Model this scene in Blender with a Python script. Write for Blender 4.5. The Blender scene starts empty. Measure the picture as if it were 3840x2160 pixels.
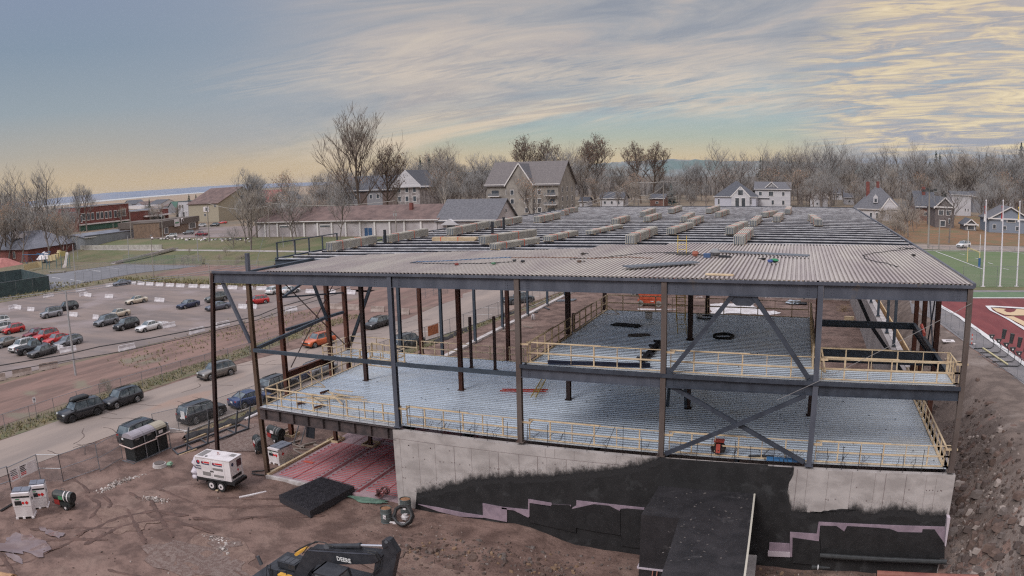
import bpy, bmesh, math, random
import numpy as np
from mathutils import Vector, Matrix
from mathutils.geometry import delaunay_2d_cdt
R = math.radians
rnd = random.Random(7)
scene = bpy.context.scene
COL = scene.collection
# ------------------------------------------------------------------ camera
CAM = np.array([7.2220, -40.1687, 21.4213])
YAW, PITCH, ROLL = 0.3811, -0.1483, -0.0252
FPX, K3 = 2846.1, 0.0169            # lens of the photograph: angle = t + K3 t^3, t = pixels / FPX at 3840 wide
def _basis():
 cy, sy, cp, sp = math.cos(YAW), math.sin(YAW), math.cos(PITCH), math.sin(PITCH)
 f = np.array([-sy*cp, cy*cp, sp]); r = np.array([cy, sy, 0.0]); u = np.cross(r, f)
 cr, sr = math.cos(ROLL), math.sin(ROLL)
 return cr*r+sr*u, -sr*r+cr*u, f
CR, CU, CF = _basis()
cd = bpy.data.cameras.new('camera'); cam = bpy.data.objects.new('camera', cd); COL.objects.link(cam)
cam.matrix_world = Matrix(((CR[0], CU[0], -CF[0], CAM[0]), (CR[1], CU[1], -CF[1], CAM[1]), (CR[2], CU[2], -CF[2], CAM[2]), (0, 0, 0, 1)))
cd.sensor_fit = 'HORIZONTAL'; cd.sensor_width = 36.0; cd.sensor_height = 20.25
cd.type = 'PANO'; cd.panorama_type = 'FISHEYE_LENS_POLYNOMIAL'
mmf = 36.0/3840*FPX
cd.fisheye_fov = R(150)
cd.fisheye_polynomial_k0 = 0.0
cd.fisheye_polynomial_k1 = -1.0/mmf
cd.fisheye_polynomial_k2 = 0.0
cd.fisheye_polynomial_k3 = -K3/mmf**3
cd.fisheye_polynomial_k4 = 0.0
cd.clip_start = 0.1; cd.clip_end = 60000
scene.camera = cam
# ------------------------------------------------------------------ sky and light
w = bpy.data.worlds.new('World'); scene.world = w; w.use_nodes = True
def make_world():
 nt = w.node_tree; nt.nodes.clear()
 N = lambda t, **k: (lambda n: ([setattr(n, a, b) for a, b in k.items()], n)[1])(nt.nodes.new(t))
 L = nt.links.new
 def M(op, a, b=None, c=None, clamp=False):
  n = N('ShaderNodeMath', operation=op, use_clamp=clamp)
  for i, v in enumerate((a, b, c)):
   if v is None: continue
   if isinstance(v, (int, float)): n.inputs[i].default_value = v
   else: L(v, n.inputs[i])
  return n.outputs[0]
 def ramp(fac, stops, interp='LINEAR'):
  n = N('ShaderNodeValToRGB'); r = n.color_ramp; r.interpolation = interp
  while len(r.elements) < len(stops): r.elements.new(0.5)
  for e, (p, c) in zip(r.elements, stops):
   e.position = p; e.color = (c[0], c[1], c[2], 1)
  L(fac, n.inputs[0]); return n.outputs[0]
 def mix(f, a, b, mode='MIX'):
  n = N('ShaderNodeMix', data_type='RGBA', blend_type=mode)
  for i, v in ((0, f), (6, a), (7, b)):
   if isinstance(v, (int, float)): n.inputs[i].default_value = v
   elif isinstance(v, tuple): n.inputs[i].default_value = (*v, 1)
   else: L(v, n.inputs[i])
  return n.outputs[2]
 def sm(v, a, b):                                    # smoothstep between a and b
  n = N('ShaderNodeMapRange', interpolation_type='SMOOTHSTEP')
  L(v, n.inputs[0]) if not isinstance(v, (int, float)) else None
  n.inputs[1].default_value = a; n.inputs[2].default_value = b; n.inputs[3].default_value = 0; n.inputs[4].default_value = 1
  return n.outputs[0]
 s = lambda *c: tuple(((v/255+0.055)/1.055)**2.4 if v > 10 else v/255/12.92 for v in c)
 tc = N('ShaderNodeTexCoord'); sp = N('ShaderNodeSeparateXYZ'); L(tc.outputs['Generated'], sp.inputs[0])
 x, y, z = sp.outputs
 az = M('DEGREES', M('ARCTAN2', x, y)) if False else M('MULTIPLY', M('ARCTAN2', x, y), 57.2958)   # degrees, 0 = +y, right positive
 el = M('MULTIPLY', M('ARCSINE', z), 57.2958)
 # distort coordinates: az scaled, el stretched
 def noise(sx, sy, sc, detail=5, rough=.55, off=0.0, dist=0.0, shear=0.0):
  c = N('ShaderNodeCombineXYZ'); L(M('MULTIPLY', az, sx), c.inputs[0])
  L(M('MULTIPLY', M('ADD', el, M('MULTIPLY', az, shear)), sy), c.inputs[1]); c.inputs[2].default_value = off
  n = N('ShaderNodeTexNoise'); L(c.outputs[0], n.inputs['Vector']); n.inputs['Scale'].default_value = sc
  n.inputs['Detail'].default_value = detail; n.inputs['Roughness'].default_value = rough; n.inputs['Distortion'].default_value = dist
  return n.outputs[0]
 e01 = M('DIVIDE', el, 20.0, clamp=True)
 left = ramp(e01, [(0, s(202, 178, 138)), (.07, s(192, 172, 142)), (.17, s(168, 162, 152)), (.32, s(144, 155, 162)), (.55, s(128, 144, 160)), (.8, s(132, 144, 166))])
 midc = ramp(e01, [(0, s(212, 184, 140)), (.06, s(200, 182, 148)), (.14, s(164, 174, 162)), (.24, s(146, 170, 180)), (.45, s(152, 164, 176)), (.8, s(152, 156, 172))])
 rite = ramp(e01, [(0, s(138, 150, 172)), (.06, s(146, 156, 174)), (.14, s(158, 166, 174)), (.4, s(152, 168, 180)), (.8, s(166, 166, 174))])
 c = mix(sm(az, -44, -18), left, midc)
 c = mix(sm(az, -2, 7), c, rite)
 n1 = noise(.06, .35, 1.0, 6, .6, 3.0, .6, -.16); n2 = noise(.05, .30, 1.0, 6, .6, 8.0, 1.2, -.14)
 wob = M('MULTIPLY', M('SUBTRACT', n1, .5), 5.0)
 edge = M('ADD', M('SUBTRACT', el, M('MULTIPLY', M('ADD', az, 30), .12)), wob)
 veil = sm(edge, 2.0, 6.0)
 veilc = ramp(n2, [(.34, s(142, 146, 154)), (.45, s(160, 160, 162)), (.56, s(182, 173, 166)), (.68, s(198, 186, 172))])
 veilc = mix(M('SUBTRACT', 1.0, sm(az, -46, -28)), veilc, s(146, 154, 166))
 c = mix(M('MULTIPLY', veil, sm(az, -58, -26)), c, veilc)
 lip = M('MULTIPLY', sm(edge, 1.2, 2.8), M('SUBTRACT', 1.0, sm(edge, 3.0, 5.2)))
 lipm = M('MULTIPLY', M('MULTIPLY', lip, sm(n2, .36, .6)), sm(az, -44, -30))
 c = mix(M('MULTIPLY', lipm, M('SUBTRACT', .85, M('MULTIPLY', sm(az, -4, 4), .6))), c, s(214, 194, 168))
 # sweeping filaments
 for off, wd, colr, amt, a0 in ((1.0, .10, s(214, 198, 178), .75, -50), (14.0, .085, s(128, 130, 144), .55, -44), (27.0, .2, s(204, 190, 172), .4, -48)):
  n3 = noise(wd, wd*11, 1.0, 7, .6, off, 1.4, -.15)
  rid = M('SUBTRACT', 1.0, M('MULTIPLY', M('ABSOLUTE', M('SUBTRACT', n3, .5)), 9.0), clamp=True)
  env = M('MULTIPLY', M('MULTIPLY', sm(el, .8, 3.4), M('SUBTRACT', 1.0, M('MULTIPLY', sm(el, 7, 12), .85))), M('MULTIPLY', sm(az, a0, a0+26), M('SUBTRACT', 1.0, M('MULTIPLY', M('MULTIPLY', sm(az, -25, -17), M('SUBTRACT', 1.0, sm(el, 3.8, 5.4))), .9))))
  gate = sm(noise(.05, .3, 1.0, 3, .5, off+40), .42, .62)
  c = mix(M('MULTIPLY', M('MULTIPLY', M('MULTIPLY', rid, env), gate), amt), c, colr)
 n4 = noise(.15, 1.7, 1.0, 9, .66, 5.0, 1.0, -.06); n5 = noise(.05, .5, 1.0, 4, .5, 21.0, .5, -.02)
 lo = M('ADD', M('MULTIPLY', M('SUBTRACT', az, -.5), .62), M('MULTIPLY', M('SUBTRACT', n5, .5), 6))
 bank = M('MULTIPLY', sm(M('SUBTRACT', lo, M('ABSOLUTE', M('MULTIPLY', M('SUBTRACT', el, 6.0), .5))), -2.6, 2.6), sm(el, 1.0, 1.8))
 bc = ramp(n4, [(.3, s(128, 136, 150)), (.42, s(156, 154, 158)), (.5, s(192, 178, 162)), (.57, s(218, 198, 160)), (.7, s(238, 218, 176))])
 c = mix(M('MULTIPLY', M('MULTIPLY', bank, sm(n4, .34, .5)), .9), c, bc)
 bar = M('MULTIPLY', M('MULTIPLY', sm(el, 2.0, 2.6), M('SUBTRACT', 1.0, sm(el, 3.4, 4.4))), sm(M('ADD', az, wob), 3, 9))
 c = mix(M('MULTIPLY', M('MULTIPLY', bar, M('SUBTRACT', 1.0, sm(n4, .42, .62))), .8), c, s(142, 146, 164))
 lowr = M('MULTIPLY', M('SUBTRACT', 1.0, sm(M('ADD', el, M('MULTIPLY', wob, .12)), .9, 1.8)), sm(az, 0, 7))
 c = mix(M('MULTIPLY', lowr, .9), c, s(138, 150, 172))
 c = mix(1.0, c, (1.0, .985, .99), 'MULTIPLY')
 # the overcast overhead, out of view, is brightened to light the scene
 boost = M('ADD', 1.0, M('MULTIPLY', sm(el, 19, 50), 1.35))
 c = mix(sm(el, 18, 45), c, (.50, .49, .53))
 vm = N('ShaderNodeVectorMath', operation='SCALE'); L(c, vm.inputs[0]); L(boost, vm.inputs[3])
 sky = N('ShaderNodeTexSky', sky_type='NISHITA', sun_disc=False, sun_elevation=SUN_EL, sun_rotation=SUN_ROT)
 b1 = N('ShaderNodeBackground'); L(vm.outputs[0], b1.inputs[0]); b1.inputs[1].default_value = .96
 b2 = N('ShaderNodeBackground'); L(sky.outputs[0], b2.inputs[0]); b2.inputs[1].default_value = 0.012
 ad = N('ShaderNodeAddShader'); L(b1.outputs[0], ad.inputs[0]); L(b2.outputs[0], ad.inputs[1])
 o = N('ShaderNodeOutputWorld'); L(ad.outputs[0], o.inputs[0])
SUN_EL, SUN_AZ = R(42), R(200)      # azimuth clockwise from +y
SUN_ROT = SUN_AZ
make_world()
sl = bpy.data.lights.new('sun', 'SUN'); sl.energy = 1.8; sl.angle = R(24); sl.color = (1, .96, .92)
so = bpy.data.objects.new('sun', sl); COL.objects.link(so)
sdir = Vector((math.sin(SUN_AZ)*math.cos(SUN_EL), math.cos(SUN_AZ)*math.cos(SUN_EL), math.sin(SUN_EL)))
so.rotation_euler = sdir.to_track_quat('Z', 'Y').to_euler()
so.location = (0, 0, 60)
vs = scene.view_settings; vs.view_transform = 'Standard'; vs.look = 'None'; vs.exposure = 0.0; vs.gamma = 1.0
scene.cycles.max_bounces = 5; scene.cycles.diffuse_bounces = 2; scene.cycles.glossy_bounces = 2
scene.cycles.transparent_max_bounces = 12
scene.cycles.use_denoising = False
scene.cycles.use_adaptive_sampling = True
scene.cycles.pixel_filter_type = 'BLACKMAN_HARRIS'; scene.cycles.filter_width = 1.25
# ------------------------------------------------------------------ measuring from the photograph
ZN = dict(A1=(0, 600, 2.6833), A2=(960, 480, 2.6833), A3=(1920, 480, 2.6833), A4=(2880, 480, 2.6833),
          B1=(0, 1080, 2.6833), B2=(0, 1620, 2.6833), B3=(960, 1020, 2.6833), B4=(960, 1560, 2.4146),
          C1=(1920, 1020, 2.6833), C2=(1920, 1560, 2.4146), C3=(2880, 1020, 2.6833), C4=(2880, 1560, 2.4146),
          Q=(1400, 1000, 3.68), D1=(760, 980, 4.025), D2=(760, 1480, 4.025), E1=(400, 1500, 5.573), E2=(980, 1340, 6.0375),
          E3=(0, 1150, 7.244), E4=(1880, 1060, 4.2933), E5=(0, 1640, 4.025), E6=(960, 1580, 7.156), F1=(2660, 1060, 6.037),
          F2=(3440, 1160, 4.2625), F3=(0, 960, 6.0375), F4=(2360, 2000, 2.1467), O=(0, 0, .67083), N=(0, 0, 1.0))
def px(z, x, y):
 o = ZN[z]; return o[0]+x/o[2], o[1]+y/o[2]
def ray(u, v):
 x, y = u-1920, 1080-v; r = math.hypot(x, y); t = r/FPX; th = t+K3*t**3
 return math.sin(th)*(x*CR+y*CU)/max(r, 1e-9)+math.cos(th)*CF
def _pl(p, i, val):
 d = ray(*px(*p)); k = (val-CAM[i])/d[i]; q = CAM+d*k
 return Vector((float(q[0]), float(q[1]), float(q[2])))
def at(z, x, y, h=0.0): return _pl((z, x, y), 2, h)
def atY(z, x, y, yy=0.0): return _pl((z, x, y), 1, yy)
def atX(z, x, y, xx=0.0): return _pl((z, x, y), 0, xx)
def smooth(t): t = max(0.0, min(1.0, t)); return t*t*(3-2*t)
def h(x, y):                                            # the lie of the land
 z = 0.0
 if y > 100:
  z += 4.0*smooth((y-116)/44.0)
 if x > -46:
  d = x-17.9-0.30*max(0.0, -y)-0.10*max(0.0, y-3)*(1 if y < 20 else 0)-(1.7 if y >= 20 else 0)*1.0
  e = 4.0*smooth(d/5.2)
  z = max(z, e)
  # excavation in front of the wall
  z -= 0.85*smooth((x+9)/5.0)*smooth((y+11)/5.0)*smooth((18.6-x)/1.5)*smooth((2-y)/1.0)
  if y < -6 and -30 < x < 18: z += .5*smooth((-y-7)/4.0)*smooth((x+24)/6.0)
 if y > 420 or x < -420:
  far = max((y-520)/500.0, (-x-430)/320.0)
  if x < -30+(y-420)*-.05: z -= 11.0*smooth(far)*smooth((-x-60)/160.0)
 return z
def atg(z, x, y, dz=0.0):                               # pixel -> ground
 k = 0.0
 for _ in range(25):
  q = at(z, x, y, k+dz); k = .5*k+.5*h(q.x, q.y)
 q = at(z, x, y, k+dz); q.z = h(q.x, q.y); return q
def project(P):
 d = np.array(P, float)-CAM; x, y, z = d@CR, d@CU, d@CF; rho = math.hypot(x, y); th = math.atan2(rho, z); t = th
 for _ in range(8): t = t-(t+K3*t**3-th)/(1+3*K3*t*t)
 s = FPX*t/max(rho, 1e-9); return 1920+x*s, 1080-y*s
def rise(base, z, x, y):                                # height of a vertical at base whose top is at that pixel row
 v = px(z, x, y)[1]; lo, hi = 0.0, 90.0
 for _ in range(40):
  m = (lo+hi)/2
  if project((base[0], base[1], base[2]+m))[1] > v: lo = m
  else: hi = m
 return lo
# ------------------------------------------------------------------ materials
def S(r, g, b):
 f = lambda v: ((v/255+0.055)/1.055)**2.4 if v > 10 else v/255/12.92
 return (f(r), f(g), f(b))
MATS = {}
def mat(name, col, rough=.7, metal=0.0, col2=None, scale=3.0, stretch=(1, 1, 1), bump=0.0, bscale=None, detail=6, lo=.35, hi=.65,
  col3=None, scale3=1.0, lo3=.55, hi3=.7, alpha=None, spec=None, coat=0.0, stretch3=(1, 1, 1), rot=0.0, emit=0.0):
 if name in MATS: return MATS[name]
 m = bpy.data.materials.new(name); m.use_nodes = True; nt = m.node_tree; b = nt.nodes['Principled BSDF']; L = nt.links.new
 b.inputs['Base Color'].default_value = (*col, 1); b.inputs['Roughness'].default_value = rough; b.inputs['Metallic'].default_value = metal
 if coat: b.inputs['Coat Weight'].default_value = coat
 if spec is not None: b.inputs['Specular IOR Level'].default_value = spec
 if emit: b.inputs['Emission Color'].default_value = (*col, 1); b.inputs['Emission Strength'].default_value = emit
 src = None
 def nz(sc, st, det):
  tc = nt.nodes.new('ShaderNodeTexCoord'); mp = nt.nodes.new('ShaderNodeMapping'); mp.inputs['Scale'].default_value = st
  mp.inputs['Rotation'].default_value = (0, 0, rot)
  L(tc.outputs['Object'], mp.inputs[0]); n = nt.nodes.new('ShaderNodeTexNoise'); L(mp.outputs[0], n.inputs['Vector'])
  n.inputs['Scale'].default_value = sc; n.inputs['Detail'].default_value = det; n.inputs['Roughness'].default_value = .62; n.inputs['Distortion'].default_value = .3
  return n
 def mx(f, a, b2):
  n = nt.nodes.new('ShaderNodeMix'); n.data_type = 'RGBA'; L(f, n.inputs[0])
  if isinstance(a, tuple): n.inputs[6].default_value = (*a, 1)
  else: L(a, n.inputs[6])
  n.inputs[7].default_value = (*b2, 1); return n.outputs[2]
 def mr(f, a, c):
  n = nt.nodes.new('ShaderNodeMapRange'); n.interpolation_type = 'SMOOTHSTEP'; L(f, n.inputs[0]); n.inputs[1].default_value = a; n.inputs[2].default_value = c; return n.outputs[0]
 c = col
 if col2 is not None:
  src = nz(scale, stretch, detail); c = mx(mr(src.outputs[0], lo, hi), col, col2)
 if col3 is not None:
  n3 = nz(scale3, stretch3, 5); c = mx(mr(n3.outputs[0], lo3, hi3), c, col3)
 if c is not col: L(c, b.inputs['Base Color'])
 if bump:
  nb = nz(bscale or scale*3, stretch, 5); bp = nt.nodes.new('ShaderNodeBump'); bp.inputs['Strength'].default_value = min(1, bump)
  bp.inputs['Distance'].default_value = .1*bump; L(nb.outputs[0], bp.inputs['Height']); L(bp.outputs[0], b.inputs['Normal'])
 if alpha is not None:
  b.inputs['Alpha'].default_value = alpha
 MATS[name] = m; return m
# ------------------------------------------------------------------ mesh building
class MB:
 def __init__(s): s.v = []; s.f = []; s.m = []; s.k = 0
 def add(s, vs, fs):
  o = len(s.v); s.v.extend(tuple(p) for p in vs)
  for f in fs: s.f.append(tuple(i+o for i in f)); s.m.append(s.k)
  return s
 def box(s, c, d, rz=0.0):
  a, b, e = d[0]/2, d[1]/2, d[2]/2; cs, sn = math.cos(rz), math.sin(rz); vs = []
  for z in (-e, e):
   for x, y in ((-a, -b), (a, -b), (a, b), (-a, b)): vs.append((c[0]+x*cs-y*sn, c[1]+x*sn+y*cs, c[2]+z))
  return s.add(vs, [(3, 2, 1, 0), (4, 5, 6, 7), (0, 1, 5, 4), (1, 2, 6, 5), (2, 3, 7, 6), (3, 0, 4, 7)])
 def b2(s, x0, x1, y0, y1, z0, z1): return s.box(((x0+x1)/2, (y0+y1)/2, (z0+z1)/2), (abs(x1-x0), abs(y1-y0), abs(z1-z0)))
 def frame(s, p, q, up=(0, 0, 1)):
  p, q = Vector(p), Vector(q); d = (q-p).normalized(); u = Vector(up)
  if abs(d.dot(u)) > .98: u = Vector((0, 1, 0))
  sd = d.cross(u).normalized(); u = sd.cross(d); return p, q, d, sd, u
 def bar(s, p, q, wd, ht, up=(0, 0, 1), off=(0, 0)):
  p, q, d, sd, u = s.frame(p, q, up); vs = []
  for e in (p, q):
   for a, b in ((-1, -1), (1, -1), (1, 1), (-1, 1)): vs.append(e+sd*(a*wd/2+off[0])+u*(b*ht/2+off[1]))
  return s.add(vs, [(0, 1, 2, 3), (7, 6, 5, 4), (0, 4, 5, 1), (1, 5, 6, 2), (2, 6, 7, 3), (3, 7, 4, 0)])
 def ibeam(s, p, q, dp, bf, tf=.022, tw=.014, up=(0, 0, 1)):
  s.bar(p, q, bf, tf, up, (0, dp/2-tf/2)); s.bar(p, q, bf, tf, up, (0, -dp/2+tf/2)); s.bar(p, q, tw, dp-2*tf-.002, up); return s
 def ring(s, c, d, r, n, u=None):
  d = Vector(d).normalized(); a = Vector((0, 0, 1)) if abs(d.z) < .9 else Vector((1, 0, 0)); a = d.cross(a).normalized(); b = d.cross(a)
  return [Vector(c)+a*(r*math.cos(2*math.pi*i/n))+b*(r*math.sin(2*math.pi*i/n)) for i in range(n)]
 def cyl(s, p, q, r1, r2=None, n=8, caps=True):
  r2 = r1 if r2 is None else r2; d = Vector(q)-Vector(p); A = s.ring(p, d, r1, n); B = s.ring(q, d, r2, n)
  fs = [(i, (i+1) % n, n+(i+1) % n, n+i) for i in range(n)]
  if caps: fs += [tuple(range(n-1, -1, -1)), tuple(range(n, 2*n))]
  return s.add(A+B, fs)
 def tube(s, pts, r, n=6, closed=False):
  pts = [Vector(p) for p in pts]; k = len(pts); vs = []
  for i, p in enumerate(pts):
   a = pts[(i-1) % k] if (closed or i > 0) else p; b = pts[(i+1) % k] if (closed or i < k-1) else p
   vs += s.ring(p, (b-a) if (b-a).length > 1e-6 else (0, 0, 1), r[i] if isinstance(r, (list, tuple)) else r, n)
  fs = []
  for i in range(k if closed else k-1):
   for j in range(n): a = i*n; b = ((i+1) % k)*n; fs.append((a+j, a+(j+1) % n, b+(j+1) % n, b+j))
  if not closed: fs += [tuple(range(n-1, -1, -1)), tuple(range((k-1)*n, k*n))]
  return s.add(vs, fs)
 def loft(s, rings, caps=True, closed=True):
  n = len(rings[0]); vs = [p for r in rings for p in r]; fs = []
  for i in range(len(rings)-1):
   for j in range(n if closed else n-1): fs.append((i*n+j, i*n+(j+1) % n, (i+1)*n+(j+1) % n, (i+1)*n+j))
  if caps: fs += [tuple(range(n-1, -1, -1)), tuple(range((len(rings)-1)*n, len(rings)*n))]
  return s.add(vs, fs)
 def slab(s, pts, n, t):                             # polygon pts thickened by t along n
  n = Vector(n)*t; k = len(pts); A = [Vector(p) for p in pts]; B = [p+n for p in A]
  return s.add(A+B, [tuple(range(k-1, -1, -1)), tuple(range(k, 2*k))]+[(i, (i+1) % k, k+(i+1) % k, k+i) for i in range(k)])
 def quad(s, a, b, c, d): return s.add([a, b, c, d], [(0, 1, 2, 3)])
 def blob(s, c, r, n=7, seed=0, flat=.7):
  q = random.Random(seed); rings = []
  for i in range(1, 4):
   ph = math.pi*i/4; rings.append([(c[0]+r*math.sin(ph)*math.cos(2*math.pi*j/n+i)*q.uniform(.75, 1.2), c[1]+r*math.sin(ph)*math.sin(2*math.pi*j/n+i)*q.uniform(.75, 1.2), c[2]+r*flat*math.cos(ph)*q.uniform(.8, 1.1)) for j in range(n)])
  return s.loft(rings)
 def build(s, name, mats, parent=None, smooth=False, loc=None):
  me = bpy.data.meshes.new(name); me.from_pydata([tuple(v) for v in s.v], [], s.f)
  mats = mats if isinstance(mats, (list, tuple)) else [mats]
  for m in mats: me.materials.append(m)
  if len(mats) > 1: me.polygons.foreach_set('material_index', s.m)
  if smooth: me.polygons.foreach_set('use_smooth', [True]*len(me.polygons))
  me.update()
  o = bpy.data.objects.new(name, me); COL.objects.link(o)
  if parent is not None: o.parent = parent
  if loc is not None: o.location = loc
  return o
def tag(o, label=None, cat=None, group=None, kind=None):
 if label: o['label'] = label
 if cat: o['category'] = cat
 if group: o['group'] = group
 if kind: o['kind'] = kind
 return o
def thing(name, label, cat, loc=(0, 0, 0), rz=0.0, group=None, rot=None):
 o = bpy.data.objects.new(name, None); COL.objects.link(o); o.location = loc; o.rotation_euler = rot or (0, 0, rz); o.empty_display_size = .3
 return tag(o, label, cat, group)
def dup(root, loc, rz=None, label=None, scale=None, group=None, parent=None, mats=None):
 c = root.copy(); COL.objects.link(c); c.parent = parent
 if parent is None:
  c.location = loc
  if rz is not None: c.rotation_euler = (0, 0, rz)
  if scale is not None: c.scale = (scale,)*3 if isinstance(scale, (int, float)) else scale
  if label: c['label'] = label
  if group: c['group'] = group
 if root.name not in KIDS: KIDS[root.name] = list(root.children)
 for ch in KIDS[root.name]: dup(ch, None, parent=c)
 return c
KIDS = {}
# ------------------------------------------------------------------ ground
MUD = mat('mud', S(126, 102, 93), .8, 0, S(88, 68, 61), .5, (1, 1, 1), 1, 3.4, 12, .36, .64, S(138, 116, 106), .14, .54, .7)
LAND = mat('land', S(104, 96, 84), .95, 0, S(128, 110, 92), .05, bump=.3, bscale=1, col3=S(92, 86, 74), scale3=.02)
def lines(a):
 out = []
 for s0, e0, st in a:
  n = max(1, int(round((e0-s0)/st)))
  out += [s0+(e0-s0)*i/n for i in range(n)]
 return out+[a[-1][1]]
GX = lines([(-26000, -6000, 5000), (-6000, -1500, 900), (-1500, -500, 100), (-500, -200, 25), (-200, -60, 7), (-60, -44, 2), (-44, 30, 1.0), (30, 60, 3), (60, 200, 14), (200, 1400, 100), (1400, 26000, 3500)])
GY = lines([(-3000, -200, 700), (-200, -26, 25), (-26, 40, 1.0), (40, 116, 4), (116, 170, 4), (170, 500, 20), (500, 1500, 70), (1500, 6000, 700), (6000, 30000, 4000)])
def micro(x, y):
 if x < -44 or x > 30 or y < -26 or y > 20: return 0.0
 f = smooth((x+44)/2)*smooth((26+y)/2)*smooth((18.0-y)/3)
 return f*(.05*math.sin(x*1.3+2*math.sin(y*.7))+.045*math.sin(y*1.9+x*.45)+.03*math.sin(x*2.7-y*2.1)+.03*math.sin((x+y)*.6))
def hh(x, y): return h(x, y)+micro(x, y)
mb = MB()
for y in GY:
 for x in GX: mb.v.append((x, y, hh(x, y)))
nx = len(GX)
for j in range(len(GY)-1):
 for i in range(nx-1):
  x, y = (GX[i]+GX[i+1])/2, (GY[j]+GY[j+1])/2
  mb.f.append((j*nx+i, j*nx+i+1, (j+1)*nx+i+1, (j+1)*nx+i)); mb.m.append(0 if -62 < x < 40 and y < 110 else 1)
ground = tag(mb.build('ground', [MUD, LAND], smooth=True), kind='structure')
def drape(name, poly, m, off=.03, kind='structure', parent=None, label=None, cat=None, step=None):
 r = delaunay_2d_cdt([Vector((p[0], p[1])) for p in poly], [], [list(range(len(poly)))], 1, 1e-5)
 bm = bmesh.new(); vs = [bm.verts.new((p.x, p.y, 0)) for p in r[0]]
 for f in r[2]: bm.faces.new([vs[i] for i in f])
 x0, x1 = min(p[0] for p in poly), max(p[0] for p in poly); y0, y1 = min(p[1] for p in poly), max(p[1] for p in poly)
 for gx in GX:
  if x0 < gx < x1: bmesh.ops.bisect_plane(bm, geom=bm.verts[:]+bm.edges[:]+bm.faces[:], plane_co=(gx, 0, 0), plane_no=(1, 0, 0))
 for gy in GY:
  if y0 < gy < y1: bmesh.ops.bisect_plane(bm, geom=bm.verts[:]+bm.edges[:]+bm.faces[:], plane_co=(0, gy, 0), plane_no=(0, 1, 0))
 for v in bm.verts: v.co.z = hh(v.co.x, v.co.y)+off
 for f in bm.faces:
  f.normal_update()
  if f.normal.z < 0: f.normal_flip()
 me = bpy.data.meshes.new(name); bm.to_mesh(me); bm.free(); me.materials.append(m)
 me.polygons.foreach_set('use_smooth', [True]*len(me.polygons))
 o = bpy.data.objects.new(name, me); COL.objects.link(o)
 if parent: o.parent = parent
 return tag(o, label, cat, kind=kind)
def wob(pts, amp, n=6, seed=1):                        # roughen an outline
 q = random.Random(seed); out = []
 for i, p in enumerate(pts):
  b = pts[(i+1) % len(pts)]
  for k in range(n):
   t = k/n; a = amp if k else amp*.3
   out.append((p[0]+(b[0]-p[0])*t+q.uniform(-a, a), p[1]+(b[1]-p[1])*t+q.uniform(-a, a)))
 return out
def zp(z, pts, hgt=None): return [(lambda q: (q.x, q.y))(atg(z, *p) if hgt is None else at(z, *p, hgt)) for p in pts]
ROAD = mat('road_asphalt', S(150, 136, 128), .85, 0, S(130, 119, 114), .25, (1, .18, 1), .35, 6, 7, .35, .65, S(150, 126, 114), .12, .56, .72, stretch3=(1, .35, 1))
PARKM = mat('lot_asphalt', S(132, 117, 111), .8, 0, S(110, 100, 98), .22, (.3, 1.2, 1), .35, 6, 8, .35, .65, S(138, 126, 126), .08, .5, .7, rot=.5)
DIRT = mat('dirt', S(132, 106, 98), .95, 0, S(106, 86, 80), .4, (1, .2, 1), .8, 2.5, 8, .38, .62, S(120, 112, 98), .15, .55, .7)
GRASS = mat('verge_grass', S(96, 98, 74), .95, 0, S(122, 108, 90), .8, bump=.8, bscale=8, col3=S(112, 92, 82), scale3=.25)
LAWN = mat('lawn', S(88, 94, 62), .95, 0, S(108, 100, 76), .12, bump=.4, bscale=6, col3=S(82, 90, 58), scale3=.05)
COURT = mat('court_asphalt', S(118, 118, 124), .8, 0, S(106, 107, 113), .3, (1, 1, 1), .15)
TURF = mat('turf_green', S(86, 106, 68), .9, 0, S(100, 110, 82), .4, (.15, 1, 1), .2)
TURF2 = mat('turf_green_near', S(84, 108, 82), .9, 0, S(96, 116, 90), .4)
MAROON = mat('turf_maroon', S(120, 58, 60), .92, 0, S(106, 48, 52), .5, (1, .3, 1), .3, 9)
WHITE = mat('white_paint', (.70, .69, .70), .6, 0, (.55, .55, .56), 1.5)
TANP = mat('tan_paint', S(196, 172, 140), .8)
TRACK = mat('track_asphalt', S(128, 124, 126), .85, 0, S(112, 110, 114), .6)
CONCP = mat('pavement_concrete', S(166, 160, 158), .85, 0, S(140, 134, 132), .6, bump=.2)
CRACK = mat('crack_filler', S(84, 70, 66), .9)
drape('grass_verge', wob([(-75, -60), (-75, -60)], 0) if False else wob([(-61.5, -60), (-58.2, -60), (-57.9, 40), (-58.6, 62), (-60, 110), (-66, 110), (-63, 62), (-61.2, 40)], .5, 8, 3), GRASS, .02)
drape('dirt_strip', wob([(-79, -60), (-62, -60), (-62, 40), (-64, 70), (-66, 84), (-78, 84), (-74.5, 50), (-79, 10)], .6, 8, 5), DIRT, .02)
drape('road', [(-58.1, -60), (-49.0, -60), (-48.9, -6), (-48.7, 1.5), (-43.0, 4.6), (-42.3, 14), (-40.6, 44), (-38.3, 60), (-35.6, 90), (-35, 112), (-58.5, 112), (-56.5, 90), (-54.0, 62), (-52.5, 45), (-55.5, 30), (-57.1, 20), (-57.8, 0)], ROAD, .03)
drape('yard_dirt', wob([(-59, 44), (-52, 40), (-50, 60), (-52, 90), (-60, 104), (-72, 100), (-70, 70)], 1.0, 6, 8), DIRT, .045)
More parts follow.
